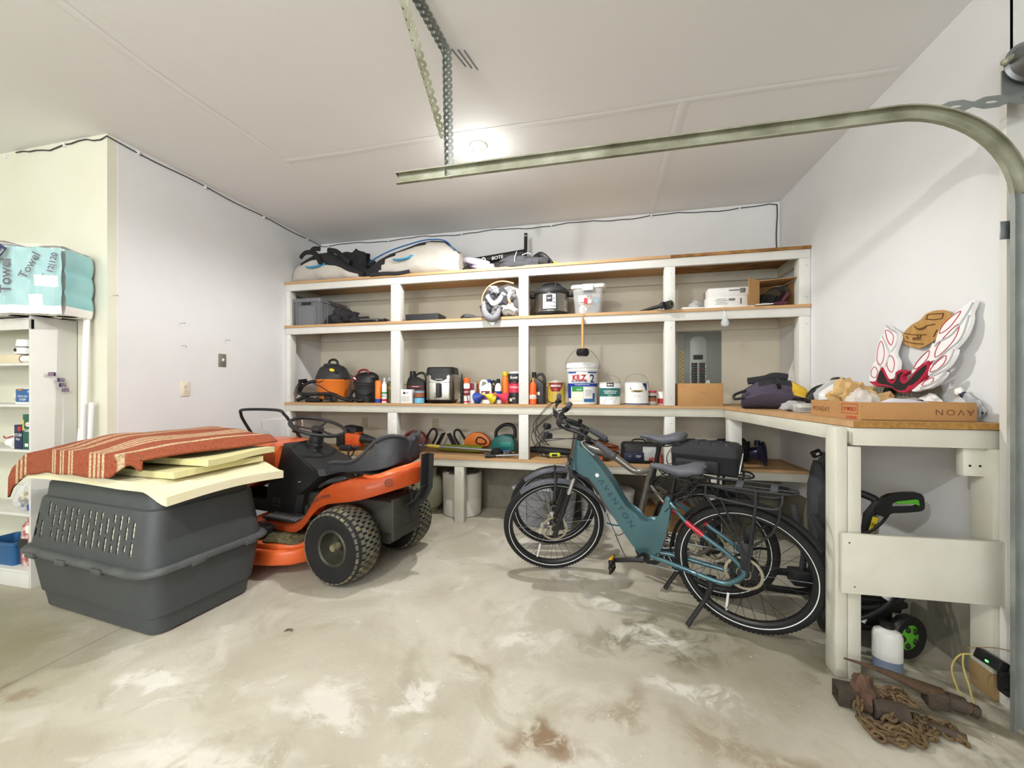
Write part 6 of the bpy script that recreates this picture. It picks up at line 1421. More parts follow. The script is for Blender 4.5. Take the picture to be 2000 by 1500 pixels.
# clear storage box
yq = 3.72; t = thing('storage_box', 'clear plastic storage box with white lid right of the pressure cooker', 'storage box', (wx(1150, yq), yq, S2), -.05)
w, d, H = .30, .24, .265; b = MB()
rloft(b, [(w-.07, d-.05, 0, .03), (w-.06, d-.04, .005, .035), (w-.02, d-.01, H-.02, .035), (w-.026, d-.016, H-.02, .033), (w-.07, d-.05, .008, .03)], 'clear_plastic'); b.build('bin', t)
b = MB(); rloft(b, [(w, d+.01, H-.03, .035), (w+.01, d+.02, H-.012, .035), (w, d+.01, H, .035), (w-.03, d-.02, H+.004, .03)], 'towel_white'); b.build('lid', t)
b = MB(); b.box((0, -d/2-.012, H-.028), (.10, .014, .06), 'lid_grey', bev=.006); b.build('latch', t)
for i, (x, z, m_, s_) in enumerate(((-.05, .10, 'paper', .05), (.0, .13, 'peach', .05), (-.02, .07, 'red', .035), (.06, .09, 'grey_cloth', .055), (.05, .16, 'lblue', .04), (-.06, .17, 'paper', .04))):
    pass
b = MB()
for i, (x, z, m_, s_) in enumerate(((-.05, .055, 'paper', .038), (.045, .055, 'grey_cloth', .038), (-.0, .12, 'peach', .042), (.06, .14, 'lblue', .032), (-.06, .14, 'paper', .032), (.0, .19, 'grey_cloth', .03))): b.ell((x, .0+.02*(i % 2), z), (s_, .06, s_), m_, n=16, k=10, nz=.5)
solo(b, 'clothing_bundle', 'pale mixed items inside the clear storage box', 'contents', (wx(1150, yq), yq, S2+.006))
b = MB(); b.box((-.025, -.0, .0), (.075, .001, .055), 'paper'); b.box((.0, -.001, -.02), (.03, .001, .05), 'red'); b.box((.035, -.001, -.03), (.03, .001, .03), 'paper'); b.build('price_sticker', t).location = (-.02, -d/2+.006, .14)
# flashlight / torch
t = thing('garden_trowel', 'black tool with two round ends resting on the second shelf at the third post', 'tool', (wx(1296, 3.55), 3.53, S2)); 
b = MB(); b.tube([(-.20, .10, .008), (-.09, .05, .02), (-.02, .0, .028)], [.003, .016, .018], 'cap_black', n=12); b.cyl((-.02, .0, .028), (.0, -.018, .032), .028, 'charcoal', n=20); b.build('handle', t)
b = MB(); b.cyl((.02, .04, .036), (.055, -.01, .036), .034, 'charcoal', n=24); b.lathe([(.018, 0), (.026, 0), (.026, .003), (.018, .003), (.018, 0)], 'olive', c=(.057, -.013, .036), ax=(.57, -.82, 0), n=24, caps=False); b.build('round_end', t)
b = MB(); b.box((0, 0, .012), (.18, .12, .018), 'towel_white', bev=.008); solo(b, 'cleaning_cloth', 'flat white folded cloth on the second shelf left of the stacked white parcels', 'cloth', (wx(1350, 3.66), 3.66, S2), .1)
for i, (x, y, z, w_, d_, h_, rz_, m_, lb) in enumerate(((wx(1418, 3.72), 3.72, 0, .38, .22, .02, .02, 'paper', 'thin white tray at the bottom of the parcel stack on the second shelf'), (wx(1414, 3.73), 3.73, .021, .31, .2, .085, .03, 'label_white', 'lower white parcel in the stack on the second shelf'), (wx(1416, 3.74), 3.74, .107, .31, .19, .075, -.02, 'quilt_white', 'upper crinkled white parcel in the stack on the second shelf'))):
    b = MB(); b.box((0, 0, h_/2), (w_, d_, h_), m_, bev=.006)
    if i == 1:
        for k in range(4): b.box((-.05, -d_/2-.0006, .02+.014*k), (.10-.02*(k % 2), .001, .004), 'steel_dull')
        b.box((.03, -d_/2-.0006, .055), (.05, .001, .02), 'steel_dull'); b.box((.10, -d_/2-.0006, .04), (.012, .001, .05), 'steel_dull')
    if i == 2:
        b.box((.07, -d_/2-.0006, .05), (.13, .001, .012), 'steel_dull'); b.box((.11, -d_/2-.001, .045), (.04, .001, .04), 'steel_dull')
    solo(b, 'parcel', lb, 'parcel', (x, y, S2+z), rz_)
b = MB(); b.ell((0, 0, .06), (.09, .08, .06), 'clear_bag', n=22, k=12, nz=.6, fl=0); b.ell((.0, .0, .10), (.05, .04, .05), 'clear_bag', n=16, k=10, nz=.7); solo(b, 'plastic_bag', 'crumpled clear bag against the left side of the parcel stack', 'bag', (wx(1362, 3.94), 3.98, S2))
# open cardboard box, opening to the front
t = thing('cardboard_box', 'open brown cardboard box on its side holding black cords, second shelf right end', 'box', (wx(1520, 3.74)-.05, 3.74, S2), .0)
w, d, H = .29, .26, .225; b = MB()
b.box((0, 0, .003), (w, d, .005), 'cardboard'); b.box((-.005, 0, H-.003), (w, d, .005), 'cardboard', rot=(0, -.06, 0)); b.box((-w/2+.002, 0, H/2), (.005, d, H-.01), 'cardboard'); b.box((w/2-.002, 0, H/2), (.005, d, H), 'cardboard'); b.box((0, d/2-.003, H/2), (w-.01, .004, H-.01), 'cardboard_dark'); b.build('carton', t)
b = MB(); b.box((-w/2-.05, -d/2-.045, H/2), (.004, .15, H-.01), 'cardboard', rot=(0, 0, -.85)); b.build('side_flap', t)
b = MB()
for k in range(5): b.tube([(-.11+.02*k, -.05, .03), (-.06+.03*k, -.09, .13+.01*k), (.01+.02*k, -.08, .15-.01*k), (.05, -.06, .10), (.0, -.04, .05)], .006, 'cap_black', n=6, sm=5)
b.ell((-.02, .02, .07), (.09, .06, .05), 'black_cloth', n=20, k=10, nz=.5, fl=.006); b.box((.075, -.03, .08), (.03, .10, .10), 'maroon', rot=(.3, .5, 0), bev=.01); b.box((.03, -.07, .025), (.10, .06, .025), 'maroon', bev=.008); b.cyl((-.12, -.10, .02), (-.06, -.09, .022), .012, 'galv_old', n=12)
solo(b, 'cord_bundle', 'tangle of black cords and dark pouches inside the open cardboard box', 'cords', (wx(1520, 3.74)-.05, 3.74, S2+.006), .0)
b = MB(); b.box((0, 0, .006), (.14, .08, .008), 'paper', rot=(0, -.06, .1), bev=.002); solo(b, 'envelope', 'white envelope lying before the open cardboard box', 'envelope', (wx(1500, 3.59)-.04, 3.60, S2+.006), .1)
# hanging from the second shelf
t = thing('rubber_mallet', 'rubber mallet with a wooden handle hanging from the second shelf edge', 'mallet', (wx(1138, 3.555), 3.555, 1.29+(760-688)*pm(1138, 3.555)))
wood_mat('handle_wood', '#cfa064', '#b98850', (60, 60, 3), .5); b = MB(); b.tube([(0, 0, 0), (0, 0, .12), (0, 0, .31)], [.011, .013, .012], 'handle_wood', n=12); b.build('handle', t)
b = MB(); b.cyl((-.03, .015, .0), (.032, -.05, -.006), .036, 'cap_black', n=24); b.build('head', t)
b = MB(); b.tube([(0, .0, .31), (.012, .0, .335), (.002, .008, .35)], .002, 'steel', n=5, sm=4); b.build('hang_loop', t)
t = thing('glass_ornament', 'clear glass bulb hanging on a hook under the second shelf', 'ornament', (wx(1416, 3.555), 3.555, 1.29+(760-630)*pm(1416, 3.555)))
mat('glass_clear', '#dfe9ec', .03, alpha=.45, spec=.9); b = MB(); b.lathe([(.0, -.034), (.02, -.03), (.031, -.012), (.03, .006), (.018, .035), (.011, .06), (.011, .072), (.0, .073)], 'glass_clear', n=24); b.build('bulb', t)
b = MB(); b.tube([(0, 0, .07), (-.01, 0, .10), (.0, .003, .135), (.02, .01, .145)], .0015, 'steel', n=5, sm=4); b.build('hook', t)
# ================================================================ top shelf
mat('canvas_grey', '#c9c4bc', .85, nz=(4, '#bcb6ad', .3), bump=(9, .9)); mat('tab_blue', '#3f9fd0', .5); mat('navy_cloth', '#2a2c3d', .8, bump=(10, .7))
def duffel(name, label, px0, px1, y, heights, top_from, dz, hx, blue=True):
    x0, x1 = wx(px0, y), wx(px1, y); L = x1-x0; t = thing(name, label, 'bag', ((x0+x1)/2, y, S1))
    n = len(heights)-1; sp = 24; b = MB(); rings = []
    for i in range(n*4+1):
        u = i/(n*4); q = u*n; a = int(min(q, n-1e-6)); f = q-a; h = heights[a]*(1-f)+heights[a+1]*f
        x = -L/2+L*u; wd = .21*(1-.35*(abs(2*u-1))**4); rg = []
        for k in range(sp):
            an = 2*PI*k/sp; c, s_ = math.cos(an), math.sin(an); yy = wd*(abs(c)**.6)*(1 if c > 0 else -1); zz = h/2+h/2*(abs(s_)**.7)*(1 if s_ > 0 else -1)
            nn = noise.noise(V((x*6+dz, yy*7, zz*7)))*.024
            rg.append(b.v((x+nn*.6, yy+nn, max(zz+(nn*.8 if zz > .03 else 0), 0))))
        rings.append(rg)
    b.skin(rings, 'canvas_grey')
    for f in b.bm.faces:
        c = f.calc_center_median(); u = (c.x+L/2)/L; q = min(max(u, 0), .999)*n; a = int(q); ff = q-a; h = heights[a]*(1-ff)+heights[a+1]*ff; tf = top_from[a]*(1-ff)+top_from[a+1]*ff
        if c.z > h*tf: f.material_index = b.mi('black_cloth')
    b.build('body', t, ang=60)
    b = MB(); b.tube([(hx-.085, -.222, .155), (hx-.04, -.236, .143), (hx+.04, -.238, .147), (hx+.09, -.222, .165)], .02, 'tab_blue', n=8, sm=4, flat=.5); b.box((hx+.10, -.212, .175), (.05, .012, .03), 'tab_blue', bev=.004); b.build('handle', t)
    return t
d1 = duffel('duffel_bag', 'off-white duffel bag with a crumpled black top, left end of the top shelf', 592, 722, 3.82, [.22, .27, .33, .34, .30, .20, .10], [.86, .74, .66, .58, .50, .45, .4], 0, -.10)
b = MB(); 
for q in (((-.28, -.20, .27), (-.20, -.22, .31), (-.10, -.21, .30), (-.03, -.23, .22), (.0, -.236, .17)), ((.05, -.19, .33), (.16, -.20, .30), (.26, -.21, .22), (.33, -.21, .17)), ((-.16, -.2, .30), (-.12, -.2, .35), (-.05, -.19, .35))): b.tube(q, .014, 'cap_black', n=8, sm=5, flat=1.9)
b.ell((.30, -.02, .21), (.16, .15, .14), 'black_cloth', n=24, k=12, nz=.6, fl=.0); b.build('strap', d1)
d2 = duffel('duffel_bag', 'off-white duffel bag with blue piping, middle of the top shelf', 730, 905, 3.80, [.12, .20, .26, .30, .34, .36, .34, .22], [.0, .0, .72, .82, .84, .86, .88, .9], 5, -.06)
b = MB(); b.tube([(-.46, -.15, .17), (-.34, -.2, .20), (-.18, -.205, .255), (.0, -.2, .30), (.2, -.19, .335), (.38, -.16, .32), (.47, -.13, .22)], .007, 'box_blue', n=6, sm=5); b.build('piping', d2)
b = MB(); b.tube([(-.40, -.235, .010), (-.25, -.24, .014), (-.1, -.235, .008), (.03, -.235, .02)], .012, 'black_cloth', n=8, sm=4, flat=1.6); b.build('strap', d2)
# pump, backpack, sandals, yellow tube
t = thing('hand_pump', 'long black hand pump with white logo lying on the top shelf', 'pump', (wx(970, 3.98), 3.98, S1+.20), -.0)
b = MB(); b.cyl((-.30, 0, .0), (.30, .0, .055), .043, 'cap_black', n=24); b.cyl((-.31, 0, -.001), (-.28, 0, .002), .048, 'cap_black', n=24); b.build('barrel', t)
b = MB(); b.cyl((-.44, 0, -.012), (-.30, 0, .0), .012, 'cap_black', n=12); b.cyl((-.345, 0, -.004), (-.315, 0, -.0), .02, 'steel', n=14); b.build('nozzle', t)
b = MB(); b.tube([(.30, 0, .0), (.31, 0, .10), (.312, 0, .26)], [.024, .018, .018], 'cap_black', n=12); b.box((.30, 0, .0), (.04, .16, .03), 'cap_black', bev=.008); b.cyl((.312, 0, .225), (.312, 0, .24), .0195, 'steel', n=12); b.build('foot_handle', t)
b = MB(); b.lathe([(.012, 0), (.024, 0), (.024, .002), (.012, .002), (.012, 0)], 'paper', c=(-.13, -.046, .008), ax=(0, -1, 0), n=20, caps=False); b.text('BOTE', .05, 'paper', lambda x, y: V((.02+x, -.0462+.0*y, .018+y+.09*x)), bold=.01); b.build('logo', t)
t = thing('backpack', 'dark grey padded backpack lying before the black pump on the top shelf', 'backpack', (wx(1022, 3.74), 3.74, S1))
b = MB(); b.ell((-.05, .0, .06), (.21, .14, .082), 'dkgrey_cloth', n=32, k=16, nz=.2, fl=0); b.ell((.13, -.02, .045), (.14, .12, .065), 'dkgrey_cloth', n=24, k=12, nz=.3, fl=0); b.build('body', t)
b = MB(); b.tube([(-.05, -.15, .02), (-.05, -.165, .08), (-.04, -.12, .15)], .003, 'paper', n=5, sm=4); b.tube([(.02, -.165, .10), (.07, -.15, .12), (.10, -.14, .11)], .003, 'paper', n=5, sm=4); b.build('zip', t)
b = MB(); b.tube([(.10, .05, .14), (.17, .0, .15), (.24, -.02, .09), (.29, -.05, .012)], .016, 'cap_black', n=8, sm=5, flat=1.6); b.tube([(-.2, -.10, .03), (-.12, -.17, .02), (.0, -.17, .015), (.08, -.16, .012)], .012, 'dkgrey_cloth', n=8, sm=4, flat=2); b.build('shoulder_strap', t)
mat('lilac', '#b9b4c6', .6); mat('purple_dk', '#3a3350', .7)
for i, (dx, dz) in enumerate(((0, 0), (.045, -.045))):
    b = MB(); b.tube([(-.16+dx, .06, .16+dz), (-.10+dx, .0, .13+dz), (.02+dx, -.05, .085+dz), (.13+dx, -.08, .055+dz*.6)], [.02, .026, .03, .018], 'lilac', n=10, sm=5, flat=1.2)
    b.tube([(-.14+dx, .05, .13+dz), (-.08+dx, .0, .105+dz), (.03+dx, -.04, .065+dz), (.13+dx, -.075, .045+dz*.5)], [.018, .024, .026, .018], 'purple_dk', n=10, sm=5, flat=1.4)
    solo(b, 'life_vest_strap', ['upper lilac and purple padded strap before the black pump nozzle', 'lower lilac and purple padded strap before the black pump nozzle'][i], 'padded strap', (wx(935, 3.70), 3.70, S1), group='lilac padded straps')
b = MB(); b.ell((0, 0, .06), (.13, .12, .065), 'black_cloth', n=22, k=12, nz=.6, fl=0); b.ell((.16, -.03, .03), (.13, .08, .035), 'black_cloth', n=20, k=10, nz=.6, fl=0); solo(b, 'life_vest', 'crumpled black cloth under the lilac straps on the top shelf', 'cloth', (wx(925, 3.80), 3.86, S1))
b = MB(); b.tube([(-.14, .04, .125), (.0, .0, .075), (.10, -.03, .038), (.13, -.035, .024)], [.022, .024, .022, .008], 'yellow', n=14); b.ell((.155, -.04, .02), (.012, .012, .012), 'cap_black', n=10, k=6); solo(b, 'yellow_tube', 'yellow padded tube leaning at the right end of the top shelf goods', 'tube', (wx(1076, 3.80), 3.80, S1))
b = MB(); b.box((0, 0, .012), (.04, .03, .024), 'cap_black', bev=.005); solo(b, 'buckle', 'tiny black buckle on the top shelf before the yellow tube', 'buckle', (wx(1071, 3.66), 3.66, S1))
# ================================================================ lowest shelf
# string trimmer
yt = 3.72; x0 = wx(690, yt); t = thing('string_trimmer', 'orange and grey string trimmer lying along the lowest shelf', 'string trimmer', (x0, yt, S4))
b = MB(); b.box((0, .02, .115), (.16, .15, .17), 'orange2', bev=.03, seg=3); b.box((.06, -.0, .12), (.10, .13, .13), 'orange2', rot=(0, .2, 0), bev=.025); b.build('engine_cover', t)
b = MB(); b.box((-.02, .03, .215), (.17, .15, .09), 'charcoal', rot=(0, .15, 0), bev=.03, seg=3); b.box((-.12, .0, .11), (.10, .14, .15), 'cap_black', bev=.03, seg=3); b.box((-.05, -.02, .035), (.15, .12, .065), 'charcoal', bev=.02); b.cyl((-.03, -.055, .22), (-.03, -.065, .22), .012, 'cap_black', n=14); b.build('housing', t)
b = MB(); b.tube([(.10, 0, .13), (.16, 0, .125), (.28, 0, .105), (.38, -.0, .095)], [.055, .045, .026, .017], 'charcoal', n=16, sm=3); b.build('grip', t)
b = MB(); b.cyl((.38, 0, .095), (1.62, -.04, .055), .0135, 'steel_dull', n=12); b.cyl((.66, -.008, .086), (.74, -.011, .083), .0155, 'gold', n=12); b.cyl((.86, -.015, .08), (1.0, -.02, .075), .0155, 'gold', n=12); b.build('shaft', t)
b = MB(); b.tube([(wx(822, 3.63)-x0+.0, -.10, .115-.0)]*0+[V((.78, -.095, .118))+V((.085*math.cos(a), -.02*math.cos(a), .10*math.sin(a))) for a in [2*PI*k/24 for k in range(24)]], .0135, 'dark_grey_plastic', n=10, closed=True); b.build('loop_handle', t)
b = MB(); b.tube([(-.06, -.05, .25), (.0, -.10, .20), (.10, -.09, .19), (.2, -.02, .14)], .004, 'cap_black', n=6, sm=4); b.cyl((.33, .0, .10), (.38, 0, .14), .008, 'cap_black', n=8); b.build('trigger_cable', t)
b = MB(); b.lathe([(.02, 0), (.055, .01), (.06, .05), (.03, .07)], 'cap_black', c=(1.60, -.04, .01), n=20); b.build('line_head', t)
# hedge trimmers, jigsaw and friends on the lowest shelf
def hedge(name, label, px, y, m, fl=1, blade=.38):
    t = thing(name, label, 'hedge trimmer', (wx(px, y), y, S4))
    b = MB(); out = [(-.13, .03), (-.14, .08), (-.10, .14), (-.03, .175), (.05, .17), (.115, .13), (.15, .08), (.14, .04), (.08, .02), (-.05, .015)]; inn = [(.0, .075), (.02, .12), (.07, .115), (.11, .08), (.09, .055), (.03, .055)]
    P = [(fl*x, z) for x, z in densify(out)]; b.prism(P[::fl], .07, m, Matrix.Translation((0, .035, .03)) @ Matrix.Rotation(PI/2, 4, 'X'), bev=.014)
    b.build('motor_body', t)
    b = MB(); b.tube([(fl*x, -.037, z+.03) for x, z in inn], .0135, 'cap_black', n=8, closed=True, sm=3, flat=.5); b.build('rear_handle', t)
    b = MB(); b.tube([(-fl*.10, 0, .06), (-fl*.16, -.01, .17), (-fl*.20, -.01, .22), (-fl*.245, -.01, .21), (-fl*.25, -.01, .15), (-fl*.20, 0, .06)], .0125, 'cap_black', n=8, sm=4); b.build('front_handle', t)
    b = MB(); b.box((-fl*.29, .01, .115), (.012, .11, .15), 'charcoal', rot=(0, -fl*.5, 0), bev=.02); b.build('hand_guard', t)
    b = MB(); b.box((-fl*(.25+blade/2), .0, .03), (blade, .012, .02), 'steel_dull')
    for k in range(10): b.box((-fl*(.27+blade*k/10), 0, .03), (.01, .014, .042), 'cap_black')
    b.build('blade', t); return t
mat('trim_red', '#8f2a22', .45)
hedge('hedge_trimmer', 'dark red and black hedge trimmer on the lowest shelf behind the trimmer loop', 812, 3.98, 'trim_red', -1, .1)
hedge('hedge_trimmer', 'orange hedge trimmer with black front handle on the lowest shelf', 932, 3.95, 'orange', 1, .2)
t = thing('electric_saw', 'dark green hand power tool with a tall black handle left of the second post', 'power tool', (wx(987, 3.90), 3.90, S4))
b = MB(); out = [(-.13, .0), (-.14, .08), (-.10, .15), (-.02, .17), (.08, .17), (.11, .10), (.11, .0)]
b.prism(densify(out), .13, 'teal2', Matrix.Translation((0, .065, .02)) @ Matrix.Rotation(PI/2, 4, 'X'), bev=.02); b.box((.02, -.068, .10), (.12, .006, .05), mat('teal_light', '#2f8f84', .4), bev=.004); b.box((.0, -.06, .03), (.14, .05, .03), 'box_blue', bev=.01); b.build('motor_body', t)
b = MB(); b.tube([(-.10, 0, .16), (-.09, 0, .23), (-.02, 0, .285), (.06, 0, .29), (.10, 0, .24), (.10, 0, .16)], .018, 'cap_black', n=10, sm=5); b.build('top_handle', t)
b = MB(); b.cyl((-.10, .03, 0), (.20, -.01, .0), .0, 'cap_black'); b.bm.clear()
mat('lime', '#7f8f2a', .45); mat('bark', '#8d8069', .9, nz=(30, '#4d4538', .2), bump=(50, 1))
b.tube([(-.24, .01, .045), (-.12, .0, .045), (.20, -.01, .045), (.27, -.01, .045)], [.02, .036, .038, .03], 'lime', n=16); b.text('40V', .03, 'paper', flat((.12, -.048, .045)), bold=.02); solo(b, 'blower_tube', 'lime green tool barrel lying under the trimmer shaft on the lowest shelf', 'tool', (wx(892, 3.80), 3.83, S4))
t = thing('chain_coil', 'heap of dull grey chain and cord at the end of the trimmer shaft', 'chain', (wx(978, 3.72), 3.70, S4+.0))
b = MB(); r2 = random.Random(5)
for k in range(60):
    p = V((r2.uniform(-.15, .13), r2.uniform(-.06, .06), r2.uniform(.008, .05))); a = r2.uniform(0, PI); rt = Matrix.Rotation(r2.uniform(0, PI), 3, 'Z') @ Matrix.Rotation(r2.uniform(-.8, .8), 3, 'X')
    b.tube([p+rt @ V((.016*math.cos(q), .010*math.sin(q), 0)) for q in [2*PI*j/8 for j in range(8)]], .0038, 'bark' if k % 3 else 'steel_dull', n=5, closed=True)
b.build('links', t)
t = thing('lopper', 'pruning loppers with a black grip poking over the lowest shelf edge', 'loppers', (wx(981, 3.61)-.01, 3.61, S4))
b = MB(); b.cyl((-.15, -.03, .018), (-.05, -.01, .022), .017, 'cap_black', r1=.014, n=14); b.build('grip', t); b = MB(); b.cyl((-.05, -.01, .022), (.165, .03, .03), .009, 'steel_dull', n=10); b.cyl((-.03, .03, .022), (.165, .05, .03), .009, 'steel_dull', n=10); b.build('handle_tube', t)
b = MB(); b.tube([(-.28, .02, .035), (-.1, .03, .05), (.1, .0, .045), (.26, .01, .04)], [.018, .033, .036, .03], 'charcoal', n=14, sm=3); solo(b, 'blower_nozzle', 'long dark plastic tube lying right of the second post on the lowest shelf', 'tube', (wx(1065, 3.86), 3.86, S4))
b = MB(); b.tube([(-.12, .02, .015), (.0, .0, .02), (.13, .02, .012)], [.008, .012, .008], 'bark', n=8, sm=3); b.box((.03, -.02, .03), (.10, .05, .035), mat('lime_bright', '#c9d43a', .5), rot=(0, 0, .3), bev=.008); b.box((.03, -.047, .03), (.05, .002, .02), 'cap_black', rot=(0, 0, .3)); solo(b, 'trimmer_line_pack', 'bright yellow green pack on the lowest shelf behind the bike handlebars', 'package', (wx(1078, 3.75), 3.75, S4))
def coil(name, label, px, y, m, R, n, r, z=0, s=1, cat='cord'):
    b = MB(); q = random.Random(int(px)); 
    for k in range(n):
        c = V((q.uniform(-.03, .03), q.uniform(-.03, .03), .02+r+.012*k)); a0 = q.uniform(0, 6); tl = q.uniform(-.25, .25)*s
        b.tube([c+V(((R+q.uniform(-.02, .02))*math.cos(a0+j*PI/7), (R*.7)*math.sin(a0+j*PI/7), tl*R*math.cos(a0+j*PI/7)+abs(tl)*R)) for j in range(14)], r, m, n=6, closed=True, sm=2)
    return solo(b, name, label, cat, (wx(px, y), y, S4+z))
coil('extension_cord', 'bunched orange extension cord on the lowest shelf behind the bikes', 1183, 3.80, 'rust_orange', .11, 9, .006)
coil('power_cord', 'coiled black cord on the lowest shelf behind the bike grips', 1160, 3.92, 'cap_black', .12, 8, .007, s=2.6)
b = MB(); b.box((0, 0, .022), (.14, .03, .03), 'orange2', rot=(0, .1, .4), bev=.01); b.box((.05, .01, .03), (.06, .05, .04), 'charcoal', bev=.01); solo(b, 'garden_shears', 'small orange handled shears on the lowest shelf left of the charger bag', 'shears', (wx(1172, 3.64), 3.65, S4))
t = thing('battery_charger', 'black tool bag with a battery charger and red clamps on the lowest shelf', 'tool bag', (wx(1243, 3.70)+.02, 3.70, S4), .05)
b = MB(); rloft(b, [(.27, .18, 0, .03), (.30, .20, .02, .03), (.30, .20, .15, .03), (.27, .17, .172, .03)], 'cap_black'); b.tube([(-.07, 0, .17), (-.04, 0, .20), (.04, 0, .20), (.07, 0, .17)], .007, 'cap_black', n=8, sm=4); b.build('bag', t)
b = MB(); b.box((-.055, -.105, .06), (.17, .012, .075), 'ink', rot=(0, -.05, 0), bev=.004); b.text('12V', .028, 'paper', flat((-.02, -.112, .065)), bold=.01); b.text('3.1', .02, 'lid_grey', flat((-.09, -.112, .065))); b.build('charger', t)
b = MB(); b.grid(lambda u, v: V((.02+.11*u, -.102-.008*math.sin(PI*u)*math.sin(PI*v), .03+.12*v)), 10, 8, 'clear_bag', th=.001); b.build('window', t)
b = MB(); b.tube([(.09, -.12, .06), (.11, -.13, .03), (.10, -.14, .008)], .012, 'trim_red', n=8); b.tube([(.07, -.11, .045), (.10, -.12, .04), (.13, -.13, .012)], .011, 'trim_red', n=8); b.tube([(.145, -.04, .165), (.16, -.08, .10), (.17, -.11, .02)], .012, 'trim_red', n=8, sm=3); b.build('clamp', t)
mat('navy_plastic', '#1d1e38', .3)
t = thing('work_light', 'dark navy round work light on its side, right part of the lowest shelf', 'work light', (wx(1484, 3.74), 3.74, S4))
b = MB(); b.lathe([(.02, -.10), (.05, -.09), (.06, -.03), (.095, .0), (.105, .012), (.10, .02), (.085, .01), (.04, -.01), (.0, -.015)], 'navy_plastic', c=(.02, .0, .105), ax=(.85, -.45, .1), n=32); b.build('reflector', t)
b = MB(); b.cyl((-.02, 0, .17), (-.02, 0, .215), .022, 'navy_plastic', n=16); b.tube([(-.08, .05, .02), (-.06, .02, .08), (-.02, .0, .13)], .012, 'cap_black', n=8); b.build('knob', t)
b = MB(); b.ell((0, 0, .09), (.10, .08, .10), 'black_cloth', n=22, k=12, nz=.5, fl=0); b.ell((-.13, .03, .09), (.10, .09, .10), 'navy_cloth', n=20, k=12, nz=.4, fl=0); solo(b, 'cloth_pouch', 'dark cloth pouch behind the corner post, left of the navy work light', 'pouch', (wx(1447, 3.94), 3.95, S4))
# ================================================================ on the floor under the shelving
t = thing('propane_tank', 'pale green propane tank behind the mower rear wheel', 'propane tank', (-1.79, 3.90, 0)); mat('tank', '#b9bba3', .5, nz=(5, '#a3a68c', .3))
b = MB(); b.lathe([(.10, 0), (.105, .03), (.10, .035), (.13, .05), (.152, .09), (.155, .20), (.152, .30), (.12, .36), (.05, .385)], 'tank', n=36); b.build('cylinder', t)
b = MB(); b.lathe([(.085, .36), (.088, .45), (.09, .46), (.084, .46), (.080, .37)], 'tank', n=30, caps=False); b.build('collar', t); b = MB(); b.cyl((0, 0, .38), (0, 0, .44), .02, 'steel_dull', n=12); b.box((.0, -.035, .42), (.03, .05, .03), 'cap_black', bev=.006); b.build('valve', t)
t = thing('storage_bin', 'round white two-part plastic bin with grey-green lid beside the shelf leg', 'bin', (-1.405, 3.885, 0)); mat('bin_white', '#d5d3c8', .45); mat('lid_green', '#5c6b66', .5)
b = MB(); b.lathe([(.185, 0), (.196, .01), (.20, .17), (.197, .175), (.197, .18), (.20, .185), (.203, .395), (.198, .40), (.198, .41)], 'bin_white', n=48); b.build('body', t)
b = MB(); b.lathe([(.198, .405), (.203, .41), (.203, .428), (.19, .434)], 'bin_white', n=48); b.lathe([(.19, .43), (.16, .445), (.0, .452)], 'lid_green', n=48); b.box((-.12, -.13, .44), (.06, .03, .014), 'bin_white', rot=(0, 0, -.7), bev=.004); b.build('lid', t)
def tote(name, label, loc, rz, w, d, H, m, lid, lb=None):
    t = thing(name, label, 'storage tote', loc, rz)
    b = MB(); rloft(b, [(w*.80, d*.76, 0, .04), (w*.82, d*.78, .01, .045), (w*.95, d*.92, H*.93, .05), (w, d*.98, H*.935, .05), (w, d*.98, H*.965, .05)], m)
    for x in (-.3, 0, .3): b.box((x*w, -d*.44, H*.5), (.02, .02, H*.7), m, rot=(.075, 0, 0))
    b.build('bin', t)
    b = MB(); rloft(b, [(w*1.04, d*1.03, H*.955, .06), (w*1.05, d*1.04, H*.985, .06), (w*1.03, d*1.02, H, .06), (w*.90, d*.86, H*1.005, .05), (w*.88, d*.84, H*.985, .05)], lid); b.build('lid', t); return t
mat('tote_grey', '#8f9194', .5); mat('tote_lid', '#9b9ea3', .4)
t = tote('storage_tote', 'grey plastic tote with a snap lid on the floor behind the bike front wheels', (-.50, 3.78, 0), 0, .60, .44, .37, 'tote_grey', 'tote_lid')
b = MB(); b.box((.08, -.205, .10), (.10, .002, .12), 'label_white', rot=(.07, .3, 0)); b.build('sticker', t)
bk = paintcan
def pail(name, label, x, y, r, H, deco=None):
    t = thing(name, label, 'pail', (x, y, 0)); b = MB(); b.lathe([(r*.88, 0), (r*.9, .005), (r*.98, H*.85), (r*1.04, H*.855), (r*1.04, H*.87), (r, H*.88), (r, H*.93), (r*1.05, H*.935), (r*1.05, H)], 'label_white', n=40); b.build('bucket', t)
    b = MB(); b.lathe([(r*1.05, H*.99), (r*1.07, H), (r*.95, H+.01), (.0, H+.004)], 'white_plastic', n=40); b.build('lid', t)
    if deco: b = MB(); deco(b, r, H); b.build('label', t)
def pg(b, r, H):
    f = lambda off: (lambda x, y: (lambda rr: V((rr*math.sin(x/rr), -rr*math.cos(x/rr), y)))(r*(.9+.08*y/(H*.85))+off))
    b.grid(lambda u, v: f(.001)((u-.5)*.26, H*(.10+.04*v)), 16, 1, 'teal2'); b.grid(lambda u, v: f(.0015)(.03+(u-.5)*.05, H*(.22+.18*v)), 6, 1, 'green'); b.text('eco', .03, 'paper', lambda x, y: f(.0025)(.03+x, H*.31+y), bold=.02)
pail('paint_pail', 'white pail with a green square label under the shelving behind the teal frame', wx(1208, 3.84), 3.84, .14, .34, pg)
pail('paint_pail', 'plain white pail under the shelving behind the bike front wheels', wx(1143, 3.90)+.09, 3.92, .14, .36)
